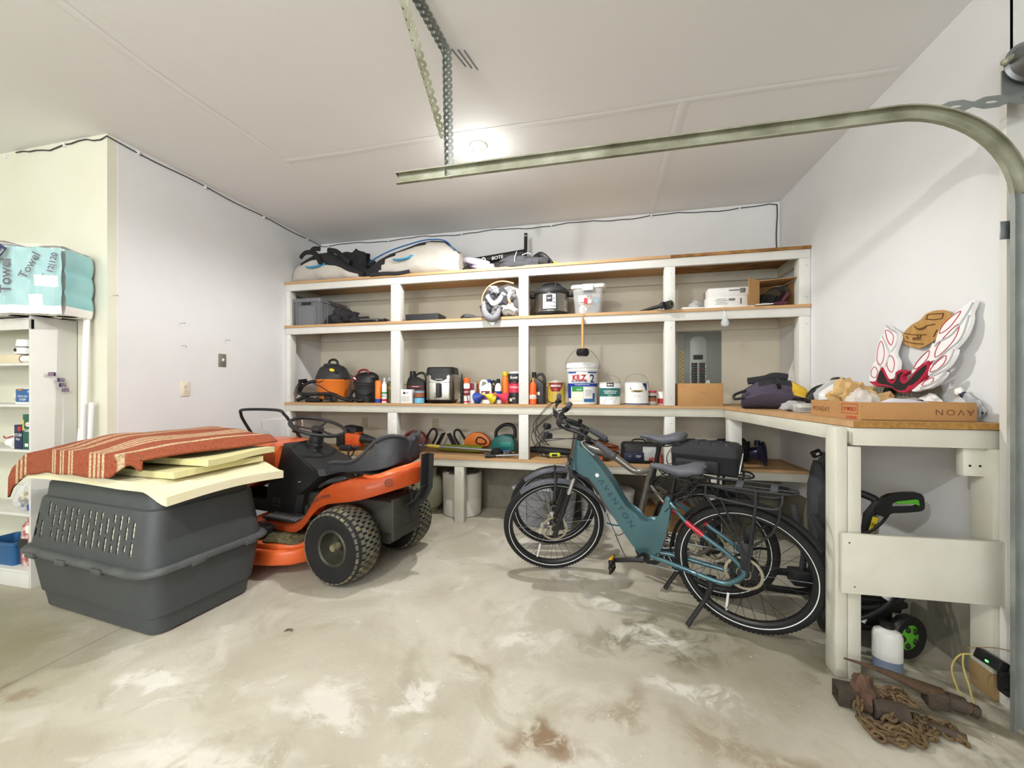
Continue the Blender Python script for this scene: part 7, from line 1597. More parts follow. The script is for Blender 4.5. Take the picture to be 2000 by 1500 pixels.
b = MB(); b.box((0, 0, .11), (.40, .28, .22), 'cardboard_dark', bev=.004); b.ell((.0, -.02, .27), (.14, .10, .07), 'bark', n=18, k=10, nz=.4); solo(b, 'cardboard_box', 'dark worn cardboard box on the floor behind the grey bike frame', 'box', (wx(1262, 3.9)+.17, 3.90, 0))
b = MB(); b.ell((0, 0, .045), (.14, .10, .05), 'dark_green', n=20, k=10, nz=.4, fl=0); b.ell((.14, -.0, .04), (.10, .08, .045), 'black_cloth', n=18, k=10, nz=.4, fl=0); b.box((.04, .02, -.13), (.34, .24, .26), 'cardboard_dark'); 
for v_ in b.bm.verts: v_.co.z += .26
solo(b, 'green_cloth_pile', 'dark green and black cloths on a box behind the mower seat', 'cloths', (wx(778, 3.85)-.10, 3.86, 0))
# ================================================================ items near the right wall, behind the bikes
t = thing('bike_carrier', 'folded black and grey hitch bike carrier on the floor behind the rear wheels', 'bike carrier', (1.22, 2.78, 0))
b = MB(); b.tube([(-.45, .10, .10), (-.1, .05, .12), (.12, .0, .14)], .022, 'cap_black', n=10); b.tube([(-.40, -.08, .075), (-.05, -.10, .07), (.15, -.08, .10)], .02, 'cap_black', n=10); b.tube([(.0, .0, .1), (.02, .0, .30), (-.02, .0, .48), (-.03, .02, .56)], .018, 'dark_grey_plastic', n=10, sm=4)
b.tube([(.12, .0, .12), (.14, .03, .34), (.10, .06, .5)], .02, 'dark_grey_plastic', n=10, sm=4); b.box((.02, .0, .12), (.16, .12, .09), 'charcoal', bev=.02); b.box((.1, -.05, .28), (.09, .06, .10), 'charcoal', rot=(0, .5, .3), bev=.02); b.build('frame', t)
b = MB(); b.tube([V((.16, -.06, .22))+V((.15*math.cos(a), .03*math.cos(a), .15*math.sin(a))) for a in [2*PI*k/20 for k in range(20)]], .01, 'cap_black', n=8, closed=True); b.tube([V((-.22, .02, .17))+V((.12*math.cos(a), .03*math.cos(a), .10*math.sin(a))) for a in [2*PI*k/20 for k in range(20)]], .008, 'cap_black', n=8, closed=True); b.build('wheel_cradle', t)
b = MB(); b.tube([(.02, -.06, .25), (.06, -.08, .22), (.10, -.06, .2)], .01, mat('copper', '#b9774c', .35, .9), n=8); b.build('locking_pin', t)
for x in (-.38, .06):
    b = MB(); b.cyl((x, -.0, .0), (x, .06, .10), .012, 'cap_black', n=10); b.build('foot', t)
t = thing('folding_chair', 'black folded camp chair leaning on the right wall behind the bikes', 'chair', (1.43, 3.02, 0))
b = MB()
for k in range(4): b.tube([(-.06+.03*k, -.05+.02*k, .0), (.0+.03*k, .03, .55), (.03+.01*k, .06, .80+.02*k)], .011, 'dark_grey_plastic', n=8)
b.build('frame', t); b = MB(); b.ell((.01, .02, .50), (.06, .07, .30), 'dkgrey_cloth', n=18, k=14, nz=.3); b.build('seat_cloth', t); b = MB(); b.box((-.02, -.02, .86), (.06, .03, .045), 'cap_black', rot=(0, -.5, 0), bev=.008); b.box((-.02, -.037, .86), (.02, .002, .014), 'paper', rot=(0, -.5, 0)); b.build('end_clip', t)
# ================================================================ pressure washer
mat('washer_green', '#57a82c', .4)
PW = V((1.335, 2.43, 0)); t = thing('pressure_washer', 'black and green pressure washer with a green trigger gun under the workbench', 'pressure washer', PW)
b = MB(); b.box((-.02, .02, .17), (.24, .26, .22), 'black_plastic', bev=.03, seg=3); b.box((-.02, .02, .34), (.21, .22, .14), 'cap_black', bev=.03, seg=3)
for k in range(8): b.box((-.02, -.115, .10+.045*k), (.19, .01, .008), 'charcoal', rot=(0, .03, 0))
b.build('body', t)
for s_ in (-1, 1):
    b = MB(); c = (.105 if s_ > 0 else -.135, -.17 if s_ > 0 else -.06, .10)
    b.lathe([(.062, -.02), (.095, -.022), (.10, -.015), (.10, .015), (.095, .022), (.062, .02), (.062, -.02)], 'cap_black', c=c, ax=(.45, -1, 0), n=36, caps=False); w_ = b.build('wheel', t)
    g = MB(); g.lathe([(.0, -.016), (.062, -.014), (.064, .010), (.02, .016), (.0, .016)], 'washer_green', c=c, ax=(.45, -1, 0), n=24)
    for k in range(5):
        a = 2*PI*k/5; d = V((.45, -1, 0)).normalized(); u_ = d.cross(V((0, 0, 1))).normalized(); vv = V((0, 0, 1)); p = V(c)+u_*.04*math.cos(a)+vv*.04*math.sin(a)+d*.015
        g.ell(p, (.011, .011, .014), 'cap_black', n=10, k=6)
    g.build('hub', w_)
b = MB()
for x in (-.0, .062): b.cyl((x, .02-.05*(x > .01), .30), (x, .02-.05*(x > .01), .70 if x < .01 else .665), .014, 'steel', n=16)
b.build('handle_tube', t)
b = MB(); b.tube([(-.0, .02, .68), (-.0, .02, .72), (.012, .01, .735), (.045, -.015, .725), (.062, -.03, .71), (.062, -.03, .655)], .019, 'cap_black', n=12, sm=4); b.build('handle_grip', t)
gb_ = MB(); GS = lambda L: [(.045+(x-.02)*.64, .645+(z-.74)*.68) for x, z in L]; out = GS([(.02, .80), (.10, .90), (.22, .925), (.32, .93), (.345, .90), (.35, .82), (.33, .795), (.20, .775), (.13, .77), (.09, .735), (.05, .745), (.03, .77)])
def ringplate(mb, outer, inner, d, m, mtx, n=40):
    """flat plate with one hole: matched rings by arc angle"""
    ci = V((sum(p[0] for p in inner)/len(inner), sum(p[1] for p in inner)/len(inner)))
    def at(poly, a):
        dr = V((math.cos(a), math.sin(a))); best = None
        for i in range(len(poly)):
            p, q = V(poly[i])-ci, V(poly[(i+1) % len(poly)])-ci; e = q-p; den = dr.x*e.y-dr.y*e.x
            if abs(den) < 1e-9: continue
            tt = (p.x*e.y-p.y*e.x)/den; s_ = (p.x*dr.y-p.y*dr.x)/den
            if tt > 0 and -1e-6 <= s_ <= 1+1e-6: best = tt if best is None else max(best, tt)
        return ci+dr*(best or .01)
    O_ = [at(outer, 2*PI*k/n) for k in range(n)]; I_ = [at(inner, 2*PI*k/n) for k in range(n)]
    R = [[mb.v(mtx @ V((p.x, p.y, z))) for p in q] for q, z in ((O_, 0), (I_, 0), (I_, d), (O_, d))]
    mb.skin(R, m, caps=False, closed=True)
ringplate(gb_, densify(out), GS([(.14, .81), (.30, .825), (.315, .84), (.31, .875), (.29, .885), (.17, .862), (.135, .84)]), .028, 'cap_black', Matrix.Translation((-.02, -.06, 0)) @ Matrix.Rotation(PI/2, 4, 'X'), 60)
g_ = gb_.build('spray_gun', t)
b = MB(); b.prism(densify(GS([(.14, .842), (.16, .856), (.29, .88), (.318, .885), (.325, .84), (.305, .83), (.30, .855), (.20, .842)])), .024, 'washer_green', Matrix.Translation((-.02, -.064, 0)) @ Matrix.Rotation(PI/2, 4, 'X'), bev=.004); b.build('trigger', g_)
b = MB(); b.tube([(.09, -.075, .655), (.04, -.09, .60), (-.02, -.08, .55), (-.12, -.06, .53)], .007, 'cap_black', n=8, sm=4); b.tube([(.06, -.06, .71), (.02, -.05, .64), (.0, -.04, .50)], [.022, .024, .016], 'cap_black', n=10); b.box((.022, -.082, .60), (.022, .006, .08), 'yellow', rot=(0, .25, 0)); b.text('GW', .022, 'cap_black', flat((.022, -.0865, .60), (.97, 0, -.25), (.25, 0, .97)), bold=.02); b.tube([(-.07, .0, .50), (-.06, .0, .66), (-.05, .0, .68)], .012, 'charcoal', n=8); b.build('lance', t)
b = MB()
b.tube([(-.2, -.14, .20), (-.05, -.17, .22), (.10, -.14, .26), (.17, -.09, .34), (.18, -.05, .42), (.15, -.02, .48)], .012, 'cap_black', n=10, sm=5); b.tube([(-.22, -.15, .31), (-.08, -.17, .28), (.05, -.16, .30), (.12, -.13, .38), (.13, -.08, .46)], .010, 'cap_black', n=10, sm=5); b.tube([(-.2, -.16, .13), (-.08, -.18, .17), (.04, -.17, .26), (.06, -.16, .36)], .014, 'cap_black', n=10, sm=5)
b.cyl((.015, -.175, .27), (.035, -.17, .30), .016, 'lid_grey', n=12); b.cyl((-.085, -.185, .15), (-.07, -.18, .175), .012, 'lid_grey', n=12); b.build('hose', t)
b = MB(); b.box((.08, -.10, .20), (.09, .05, .04), 'cap_black', rot=(0, .2, .3), bev=.01); b.box((.13, -.09, .21), (.05, .04, .028), 'cap_black', rot=(0, -.2, .3), bev=.006); b.build('foot_switch', t)
mat('hdpe', '#dcdcd6', .45); mat('blue_fluid', '#7f8fa6', .4)
t = thing('fluid_bottle', 'white jug a third full of blue fluid on the floor under the workbench', 'bottle', (1.285, 2.13, 0), -.3)
b = MB(); b.lathe([(.047, 0), (.053, .006), (.054, .06)], 'blue_fluid', n=32, sy=.8, caps=False); b.lathe([(.054, .06), (.054, .165), (.048, .182), (.03, .192), (.022, .195), (.022, .205)], 'hdpe', n=32, sy=.8, caps=False); b.build('body', t)
b = MB(); b.cyl((0, 0, .2), (0, 0, .215), .026, 'cap_black', n=24); b.build('cap', t)
# ================================================================ rusty tow gear at the bench foot
mat('rust', '#5f4a36', .85, nz=(20, '#45372b', .25), bump=(60, .7)); mat('rust_dark', '#4f4336', .8, nz=(14, '#332d27', .25), bump=(40, .6)); mat('chain_rust', '#75603f', .75, nz=(26, '#4c3d2c', .25), bump=(80, .5)); mat('stone', '#6f5341', .95, nz=(14, '#4a382e', .2), bump=(22, 1))
t = thing('tow_hitch', 'rusty square-tube trailer hitch with ball mount lying on the floor by the bench', 'trailer hitch', (1.06, 1.87, 0))
b = MB()
q = Matrix.Translation((-.06, -.0, .038)) @ Matrix.Rotation(-.12, 4, 'Z')
R_ = [[b.v(q @ V((x, sy*s_, sz*s_))) for sy, sz in ((-1, -1), (1, -1), (1, 1), (-1, 1))] for x, s_ in ((-.05, .033), (.13, .033), (.13, .026), (-.05, .026))]
b.skin(R_, 'rust_dark', caps=False, closed=True); b.build('receiver_tube', t)
b = MB(); b.tube([(-.03, .10, .125), (.05, .075, .12), (.13, .055, .105), (.20, .045, .085), (.28, .035, .07)], [.006, .014, .026, .036, .036], 'rust', n=10, sm=2, flat=.45); b.box((.25, .03, .055), (.07, .06, .06), 'rust_dark', rot=(0, 0, -.2), bev=.006); b.cyl((.28, .02, .06), (.325, .005, .055), .03, 'rust_dark', n=18); b.cyl((.32, .005, .055), (.345, .0, .05), .02, 'rust', n=12); b.cyl((.34, .0, .05), (.36, -.006, .045), .024, 'rust_dark', n=6); b.build('ball_mount', t)
solo(MB().cyl((-.05, .012, .040), (.05, -.012, .040), .040, 'rust_dark', n=28), 'steel_pipe', 'short dark steel cylinder among the rusty chain', 'pipe', (1.095, 1.80, 0), 0)
b = MB(); b.ell((0, 0, .055), (.042, .05, .07), 'stone', n=18, k=12, nz=.5, fl=0); solo(b, 'rock', 'reddish rough rock between the square tube and the rusty chain', 'rock', (1.045, 1.855, 0))
b = MB(); b.cyl((0, 0, .018), (.11, -.015, .02), .015, 'rust_dark', n=12); solo(b, 'steel_bar', 'dark steel bar lying under the right end of the rusty chain', 'bar', (1.20, 1.80, 0), -.35)
t = thing('chain', 'heavy rusty chain heaped on the floor in the lower right corner', 'chain', (1.16, 1.80, 0)); CO = V((1.16, 1.80, 0))
def link(mb, p, d, roll, L=.037, w=.0125, r=.0056):
    d = d.normalized(); x = d.cross(V((0, 0, 1)))
    x = x.normalized() if x.length > .01 else V((1, 0, 0)); y = d.cross(x); n1 = x*math.cos(roll)+y*math.sin(roll)
    pts = []
    for k in range(12):
        a = 2*PI*k/12; c, s_ = math.cos(a), math.sin(a); pts.append(p+d*(c*w+(L/2-w)*(1 if c > 0 else -1))+n1*s_*w)
    mb.tube(pts, r, 'chain_rust', n=6, closed=True)
def gz(px, py, z):
    """floor-level tape measure"""
    c_, s_ = math.cos(_th), math.sin(_th); tt = (1.29-z)/((py-760)/765); u = (px-1000)/765; return V(((c_*u-s_)*tt, (s_*u+c_)*tt, z))
def strand(z, *cr): return [gz(1620+x/6.667, 1290+y/6.667, z+(0 if len(q) < 1 else q[0])) for x, y, *q in cr]
paths = [strand(.085, (410, 290), (560, 380), (700, 420), (830, 390), (950, 420), (1050, 520), (1140, 600)), strand(.07, (560, 470), (680, 500), (800, 470), (900, 500), (1000, 560), (1080, 600)),
 strand(.012, (460, 420, .05), (380, 500, .04), (350, 620, .02), (400, 740), (480, 850), (560, 940), (700, 1000), (860, 1040), (960, 1110)), strand(.012, (430, 790, .015), (520, 880, .015), (600, 960, .012), (680, 1010, .01)),
 strand(.02, (500, 760), (600, 850), (720, 880), (820, 820), (960, 810), (1080, 900), (1180, 980), (1230, 1090, -.008)), strand(.05, (810, 450, .03), (850, 620), (790, 760), (740, 820, -.02)), strand(.045, (880, 560, .02), (960, 720), (1060, 820, -.01), (1150, 880, -.025)),
 strand(.03, (1100, 700), (1160, 860), (1190, 1000, -.01), (1220, 1100, -.018)), strand(.014, (700, 930), (820, 960), (900, 1000), (1000, 950), (1100, 960), (1150, 1030), (1050, 1040), (940, 1030)), strand(.03, (640, 830), (760, 900), (880, 900), (980, 880), (1060, 930)),
 strand(.012, (1260, 900), (1330, 850), (1420, 900), (1340, 960), (1280, 1000), (1350, 1040)), strand(.012, (1420, 870), (1560, 850), (1650, 980), (1780, 1090)), strand(.012, (800, 1040), (900, 1070), (1010, 1020), (1120, 1060), (1180, 1100)), strand(.03, (470, 520), (560, 560), (680, 560), (760, 600)), strand(.02, (520, 850), (640, 950), (780, 990), (900, 960)), strand(.035, (900, 640), (1000, 740), (1100, 800), (1160, 900, -.02)), strand(.012, (620, 1000), (760, 1010), (880, 1060), (1000, 1075)), strand(.03, (700, 860), (820, 930), (950, 940), (1080, 1000)), strand(.012, (1200, 800, .02), (1300, 790), (1400, 840), (1480, 900), (1540, 1000))]
k_ = 0
for P_ in paths:
    P_ = [V(p)-CO for p in P_]; acc = 0
    for a, c in zip(P_, P_[1:]):
        n = max(1, round((c-a).length/.021))
        for j in range(n):
            b = MB(); link(b, a.lerp(c, (j+.5)/n)+V((RND.uniform(-.003, .003), RND.uniform(-.003, .003), RND.uniform(0, .004))), (c-a)+V((RND.uniform(-.01, .01), RND.uniform(-.01, .01), 0)), (PI/2 if k_ % 2 else 0)+RND.uniform(-.35, .35)); b.build('link', t); k_ += 1
# ================================================================ on the workbench
ZB = ZT+.0008
mat('bag_plum', '#4b4453', .8, nz=(5, '#423b4b', .3), bump=(10, .5)); mat('bag_yellow', '#d9b22f', .7); mat('tan_paper', '#cfae7c', .8, nz=(9, '#bb975f', .3), bump=(14, .7))
t = thing('tool_bag', 'slumped plum grey tool bag with black top and yellow side on the workbench', 'tool bag', (1.22, 3.16, ZB), -.25)
b = MB(); rings = []
for x, h, hw in ((-.20, .10, .10), (-.185, .14, .13), (-.10, .20, .13), (.0, .225, .12), (.10, .20, .125), (.18, .15, .13), (.20, .11, .11)):
    rings.append([b.v((x+noise.noise(V((x*9, k, 3)))*.012, hw*math.cos(a)*(1 if math.sin(a) < .1 else .45)+.01*noise.noise(V((x*9, k*.7, 1))), max(h*(.5+.5*math.sin(a)), 0))) for k in range(20) for a in [2*PI*k/20]])
b.skin(rings, 'bag_plum')
for f in b.bm.faces:
    c = f.calc_center_median()
    if c.z > .165: f.material_index = b.mi('black_cloth')
    elif c.x > .06 and c.z > .10 and c.y < 0: f.material_index = b.mi('bag_yellow')
b.build('body', t, ang=60)
b = MB(); b.tube([(-.16, .03, .20), (-.06, .0, .215), (.0, -.01, .235), (.08, .0, .225)], .016, 'black_cloth', n=8, sm=4, flat=1.6); b.tube([(-.18, -.07, .13), (-.25, -.10, .10), (-.25, -.12, .07), (-.19, -.12, .08)], .010, 'cap_black', n=8, sm=4); b.tube([(.0, -.09, .21), (.01, -.12, .18), (.02, -.10, .15)], .014, 'cap_black', n=8, sm=3); b.build('strap', t)
t = thing('knee_pad', 'black and yellow knee pad strap lying against the plum tool bag', 'knee pad', (1.50, 3.07, ZB))
b = MB(); b.tube([(-.12, -.05, .05), (-.08, -.06, .12), (.0, -.05, .15), (.07, .0, .19), (.09, .03, .14)], .028, 'cap_black', n=8, sm=4, flat=1.4); b.ell((-.02, -.03, .075), (.10, .07, .075), 'bag_yellow', n=20, k=10, nz=.3, fl=0); b.box((.08, .01, .185), (.06, .05, .07), 'cap_black', rot=(0, .2, .2), bev=.01); b.prism([(-.02, 0), (.02, 0), (.0, .04)], .004, 'bag_yellow', Matrix.Translation((.045, -.035, .165)) @ Matrix.Rotation(PI/2, 4, 'X')); b.build('pad', t)
# socket rail / peg strip low on the right wall
b = MB(); perf(b, (XR-.009, 3.38, ZB+.135), (0, -1, 0), (0, 0, 1), 1.05, .05, 'galv_old', pitch=.03, r=.007); perf(b, (XR-.009, 3.38, ZB+.085), (0, -1, 0), (0, 0, 1), 1.05, .05, 'galv_old', pitch=.03, r=.007); b.cyl((XR-.02, 2.66, ZB+.12), (XR-.045, 2.66, ZB+.12), .03, 'cap_black', n=18); solo(b, 'perforated_rail', 'long perforated metal rail standing along the right wall on the workbench', 'metal rail')
b = MB(); b.ell((0, 0, .075), (.115, .12, .10), 'towel_white', n=32, k=14, nz=.12, fl=0); b.tube([(-.1, -.09, .10), (.0, -.10, .14), (.1, -.08, .12)], .004, 'lid_grey', n=6, sm=4); b.ell((0, 0, .08), (.13, .135, .115), 'clear_bag', n=28, k=12, nz=.3, fl=0)
for v_ in b.bm.verts: v_.co.z = max(v_.co.z, .0)
solo(b, 'hard_hat_bag', 'white hard hat in a clear bag on the workbench behind the brown tray box', 'hard hat', (1.455, 2.80, ZB))
for i, (x, y, w_, d_, h_, m_, lb) in enumerate(((1.215, 2.84, .10, .07, .04, 'charcoal', 'dark hardware pack in a clear bag left of the tray box'), (1.225, 2.71, .12, .10, .055, 'clear_bag', 'clear pouch of small parts beside the brown tray box'), (1.285, 2.94, .07, .05, .07, 'cap_black', 'black notched foam block before the white hard hat'))):
    b = MB(); b.box((0, 0, h_/2), (w_, d_, h_), m_, bev=.01)
    if i == 0: b.ell((.02, -.01, .03), (.06, .04, .03), 'bark', n=14, k=8, nz=.5, fl=0); b.ell((0, 0, .03), (.08, .05, .035), 'clear_bag', n=16, k=8, nz=.4, fl=0)
    if i == 1: b.box((.0, 0, .02), (.10, .05, .02), 'cap_black', bev=.004); b.box((-.01, .01, .035), (.06, .04, .01), 'paper')
    if i == 2: b.box((-.02, 0, .075), (.02, .05, .02), 'cap_black'); b.box((.024, 0, .075), (.02, .05, .02), 'cap_black')
    solo(b, 'parts_pouch' if i < 2 else 'foam_block', lb, 'package', (x, y, ZB))
# brown tray box printed AVON and ORM-D, upside down
TB = V((1.1545, 2.075, ZB)); t = thing('tray_box', 'long shallow brown carton printed AVON and ORM-D upside down at the bench edge', 'carton', TB)
L_, D_, Hh = .418, .43, .082; b = MB()
b.box((L_/2, .003, Hh/2), (L_, .005, Hh), 'cardboard', bev=.001); b.box((L_/2, D_, Hh/2), (L_, .005, Hh), 'cardboard'); b.box((0, D_/2, Hh/2), (.005, D_, Hh), 'cardboard'); b.box((L_, D_/2, Hh/2), (.005, D_, Hh), 'cardboard'); b.box((L_/2, D_/2, .003), (L_, D_, .005), 'cardboard_dark'); b.build('tray', t)
mat('print_brown', '#6f4a2c', .7); mat('print_red', '#b4402c', .6)
b = MB(); b.text('AVON', .036, 'print_brown', lambda x, y: V((L_-.075-x, -.0008, Hh/2-y)), spc=1.35, sx=1.15); b.build('front_print', t)
b = MB(); f = lambda x, y: V((-.0034, .05+x, Hh*.60-y)); f = lambda x, y: V((-.0034, .06+x, Hh*.55-y))
b.text('ORM-D', .028, 'print_red', lambda x, y: V((-.0036, .085+x, Hh*.60-y)), bold=.03, sx=1.1)
for (cy_, cz_, w_, h_) in ((.085, Hh*.60+.022, .12, .003), (.085, Hh*.60-.022, .12, .003), (.025, Hh*.60, .003, .047), (.145, Hh*.60, .003, .047)): b.box((-.0032, cy_, cz_), (.001, w_, h_), 'print_red')
for k in (0, 1): b.box((-.0032, .07, .013-.007*k), (.001, .08, .004), 'print_red')
b.text('MONDAY', .035, 'print_brown', lambda x, y: V((-.0036, .33-x, Hh*.45+y)), spc=1.1); b.build('side_print', t)
# contents of the tray and clutter around it
def lump(name, label, cat, x, y, z, r, m, nz_=.5, fl=0, **k):
    b = MB(); b.ell((0, 0, r[2]*.8), r, m, n=24, k=12, nz=nz_, fl=fl); k.get('deco', lambda q: None)(b); return solo(b, name, label, cat, (x, y, z), k.get('rz', 0))
zi = ZB+.007
lump('plastic_bag', 'clear bag heaped at the left front corner of the tray box', 'bag', 1.225, 2.19, zi, (.06, .06, .07), 'clear_bag', deco=lambda q: (q.ell((0, 0, .035), (.04, .035, .03), 'steel_dull', n=14, k=8, nz=.4), q.tube([(-.05, 0, .03), (.04, -.02, .05)], .010, 'bark', n=6)))
lump('plastic_sleeve', 'long flat pale plastic sleeve lying across the tray box', 'plastic sleeve', 1.40, 2.225, zi, (.12, .035, .048), 'lilac_film' if 'lilac_film' in MATS else mat('lilac_film', '#cfcdd6', .3, bump=(18, .6)), .25)
lump('wrapping_paper', 'crumpled tan paper standing up behind the tray box', 'paper', 1.32, 2.425, zi, (.10, .05, .085), 'tan_paper', .9, deco=lambda q: (q.ell((-.04, .0, .125), (.06, .02, .05), 'tan_paper', n=16, k=8, nz=.9, rot=(0, .5, 0)), q.ell((.12, .0, .055), (.08, .05, .05), 'tan_paper', n=16, k=8, nz=.9)))
b = MB(); b.box((0, 0, .05), (.05, .03, .04), 'red', rot=(.3, .6, 0), bev=.004); b.cyl((.02, -.02, .06), (.07, -.03, .03), .004, 'cap_black', n=6); b.ell((0, 0, .02), (.05, .03, .02), 'paper', n=12, k=6, nz=.4, fl=0); solo(b, 'red_package', 'small red package between the clear bag and the tan paper', 'package', (1.335, 2.30, zi))
b = MB(); b.box((0, 0, .06), (.13, .09, .028), 'clear_bag', rot=(.3, -.15, .1), bev=.006); b.box((-.01, -.03, .07), (.10, .012, .012), 'ink', rot=(.3, -.15, .1)); b.box((0, .03, .03), (.10, .04, .05), 'paper', bev=.01); solo(b, 'card_pack', 'clear pack with a dark blue strip on the tray box, below the bird sign', 'package', (1.475, 2.30, zi))
b = MB(); b.box((0, 0, .052), (.085, .05, .016), 'trim_coral' if 'trim_coral' in MATS else mat('trim_coral', '#d96a4d', .5), rot=(.25, .2, -.3), bev=.002); b.box((-.005, -.008, .0595), (.06, .03, .004), 'paper', rot=(.25, .2, -.3)); b.box((.0, .02, .022), (.05, .03, .044), 'paper'); b.text('21', .016, 'ink', flat((.01, -.03, .066), (.93, -.3, -.1), (.1, .2, .95)), bold=.03); solo(b, 'blade_pack', 'coral and white flat pack at the front of the tray box', 'package', (1.50, 2.125, zi))
b = MB(); b.tube([(-.04, 0, .05), (0, -.02, .06), (.05, 0, .055), (.03, .03, .05)], .008, mat('aqua', '#a9cbc4', .4), n=8, closed=True, sm=3); b.ell((0, 0, .022), (.06, .04, .03), 'clear_bag', n=14, k=8, nz=.4, fl=0); solo(b, 'ring_strap', 'pale aqua loop of strap in the tray box', 'strap', (1.40, 2.36, zi))
lump('work_glove', 'white glove crumpled on the bench right of the tray box', 'glove', 1.607, 2.36, ZB, (.024, .07, .06), 'towel_white', .5, deco=lambda q: q.tube([(-.01, -.05, .09), (.0, .0, .11), (.0, .05, .08)], .012, 'towel_white', n=8, sm=3))
b = MB(); b.ell((0, 0, .05), (.028, .06, .06), 'clear_bag', n=18, k=10, nz=.5, fl=0); b.tube([(-.0, .03, .12), (.01, .0, .09), (.015, -.05, .03)], [.014, .016, .012], 'ink', n=8, sm=3); b.ell((-.005, -.01, .03), (.025, .04, .03), 'lid_green', n=12, k=8, nz=.5, fl=0); b.ell((.0, .045, .13), (.016, .018, .018), 'paper', n=10, k=8, nz=.4); solo(b, 'parts_bag', 'clear bag with dark blue and green bits at the right end of the bench', 'bag', (1.609, 2.16, ZB))
b = MB(); b.cyl((-.04, 0, .09), (.05, -.02, .08), .022, 'clear_bag', n=18); b.cyl((-.05, -.03, .05), (.04, -.04, .045), .014, 'cap_black', n=14); b.ell((.02, 0, .03), (.08, .05, .035), 'dkgrey_cloth', n=16, k=8, nz=.5, fl=0); b.box((.08, .02, .10), (.10, .04, .06), 'lilac_film', rot=(0, .1, .3), bev=.01); solo(b, 'hose_fittings', 'black pipe fittings and pale pouch behind the tray box left end', 'fittings', (1.33, 2.575, ZB))
# ================================================================ bird emblem sign leaning on the right wall
mat('sign_white', '#efeeee', .4); mat('sign_grey', '#b9bcc0', .45); mat('sign_red', '#b01e3c', .4); mat('sign_black', '#1f1b1d', .45)
SG = V((XR-.022, 2.0, ZB)); 
def sw(px, py, off=0):
    """point of the sign face: plane leaning on the right wall, read off as wall y and height"""
    lean = math.radians(9)
    c_, s_ = math.cos(_th), math.sin(_th); dx = c_*(px-1000)/765-s_; dy = s_*(px-1000)/765+c_; dz = (760-py)/765
    X0 = XR-.012-off; nx = math.cos(lean); nz = math.sin(lean); topz = 1.72
    # plane: nx*(x-X0)-nz*(z-topz)=0
    tt = (nx*X0-nz*(topz-1.29))/(nx*dx-nz*dz); return V((dx*tt, dy*tt, 1.29+dz*tt))
sg = thing('bird_emblem_sign', 'large cut-out white, red and black bird emblem leaning on the right wall', 'sign', (1.56, 2.45, ZB))
SO = V((1.56, 2.45, ZB)); K4 = 2000/560
C4 = lambda x, y: (1420+x/K4, 560+y/K4)
def splate(pts, th, m, off=0, name=None, raw=False, parent=None, ang=35, dens=1):
    """cut-out board from its traced outline on the sign plane"""
    b = MB(); n_ = V((-math.cos(math.radians(9)), 0, math.sin(math.radians(9))))
    P = [sw(*C4(x, y))-SO for x, y in pts]
    if dens:
        Q = []
        for i in range(len(P)):
            a, c = P[i], P[(i+1) % len(P)]; Q += [a*.78+c*.22, a*.22+c*.78]
        P = Q
    f = [b.v(p+n_*(off+th)) for p in P]; g = [b.v(p+n_*off) for p in P]; fs = [b.bm.faces.new(f), b.bm.faces.new(g[::-1])]
    for i in range(len(P)): fs.append(b.bm.faces.new((f[i], g[i], g[(i+1) % len(P)], f[(i+1) % len(P)])))
    b._f(fs, m); return b.build(name, parent, ang=ang)
LF = [[(1125, 262), (1160, 290), (1215, 320), (1225, 360), (1200, 420), (1185, 470), (1215, 520), (1210, 580), (1185, 640), (1150, 650), (1120, 600), (1085, 560), (1062, 540), (1050, 490), (1070, 400), (1090, 340), (1110, 330), (1118, 300)],
      [(1045, 520), (1075, 545), (1105, 560), (1100, 600), (1070, 660), (1020, 665), (1005, 650), (1020, 590), (1030, 555)],
      [(1740, 90), (1755, 95), (1745, 130), (1720, 180), (1725, 230), (1690, 330), (1640, 400), (1560, 470), (1490, 510), (1440, 520), (1400, 560), (1330, 600), (1300, 610), (1320, 570), (1380, 500), (1440, 430), (1450, 395), (1470, 400), (1480, 360), (1500, 300), (1560, 230), (1640, 160), (1700, 120)],
      [(1620, 425), (1610, 480), (1560, 560), (1500, 600), (1440, 630), (1420, 620), (1430, 560), (1480, 520), (1560, 470)],
      [(1550, 588), (1530, 630), (1480, 680), (1430, 710), (1370, 720), (1330, 735), (1300, 730), (1360, 680), (1430, 640), (1500, 615)]]
for k, P_ in enumerate(LF):
    splate(P_, .016, 'sign_grey' if False else 'sign_white', -.004, 'wing_feather', parent=sg)
body = [(1105, 555), (1125, 600), (1150, 650), (1185, 665), (1200, 640), (1200, 600), (1240, 580), (1285, 585), (1290, 600), (1250, 620), (1245, 650), (1270, 670), (1300, 640), (1350, 580), (1400, 540), (1440, 512), (1435, 570), (1400, 640), (1340, 700), (1300, 730), (1260, 745), (1225, 740), (1160, 700), (1100, 695), (1060, 700), (1010, 660), (1060, 670), (1075, 620)]
bo_ = splate(body, .022, 'sign_red', -.004, 'bird_body', parent=sg)
splate([(1102, 575), (1125, 625), (1150, 672), (1190, 685), (1212, 640), (1215, 615), (1245, 598), (1262, 600), (1235, 625), (1232, 665), (1262, 685), (1300, 660), (1350, 600), (1400, 560), (1425, 545), (1420, 580), (1370, 650), (1320, 690), (1290, 690), (1270, 725), (1215, 728), (1160, 690), (1090, 680), (1072, 665), (1082, 620)], .0012, 'sign_black', .0182, 'black_inlay', parent=bo_)
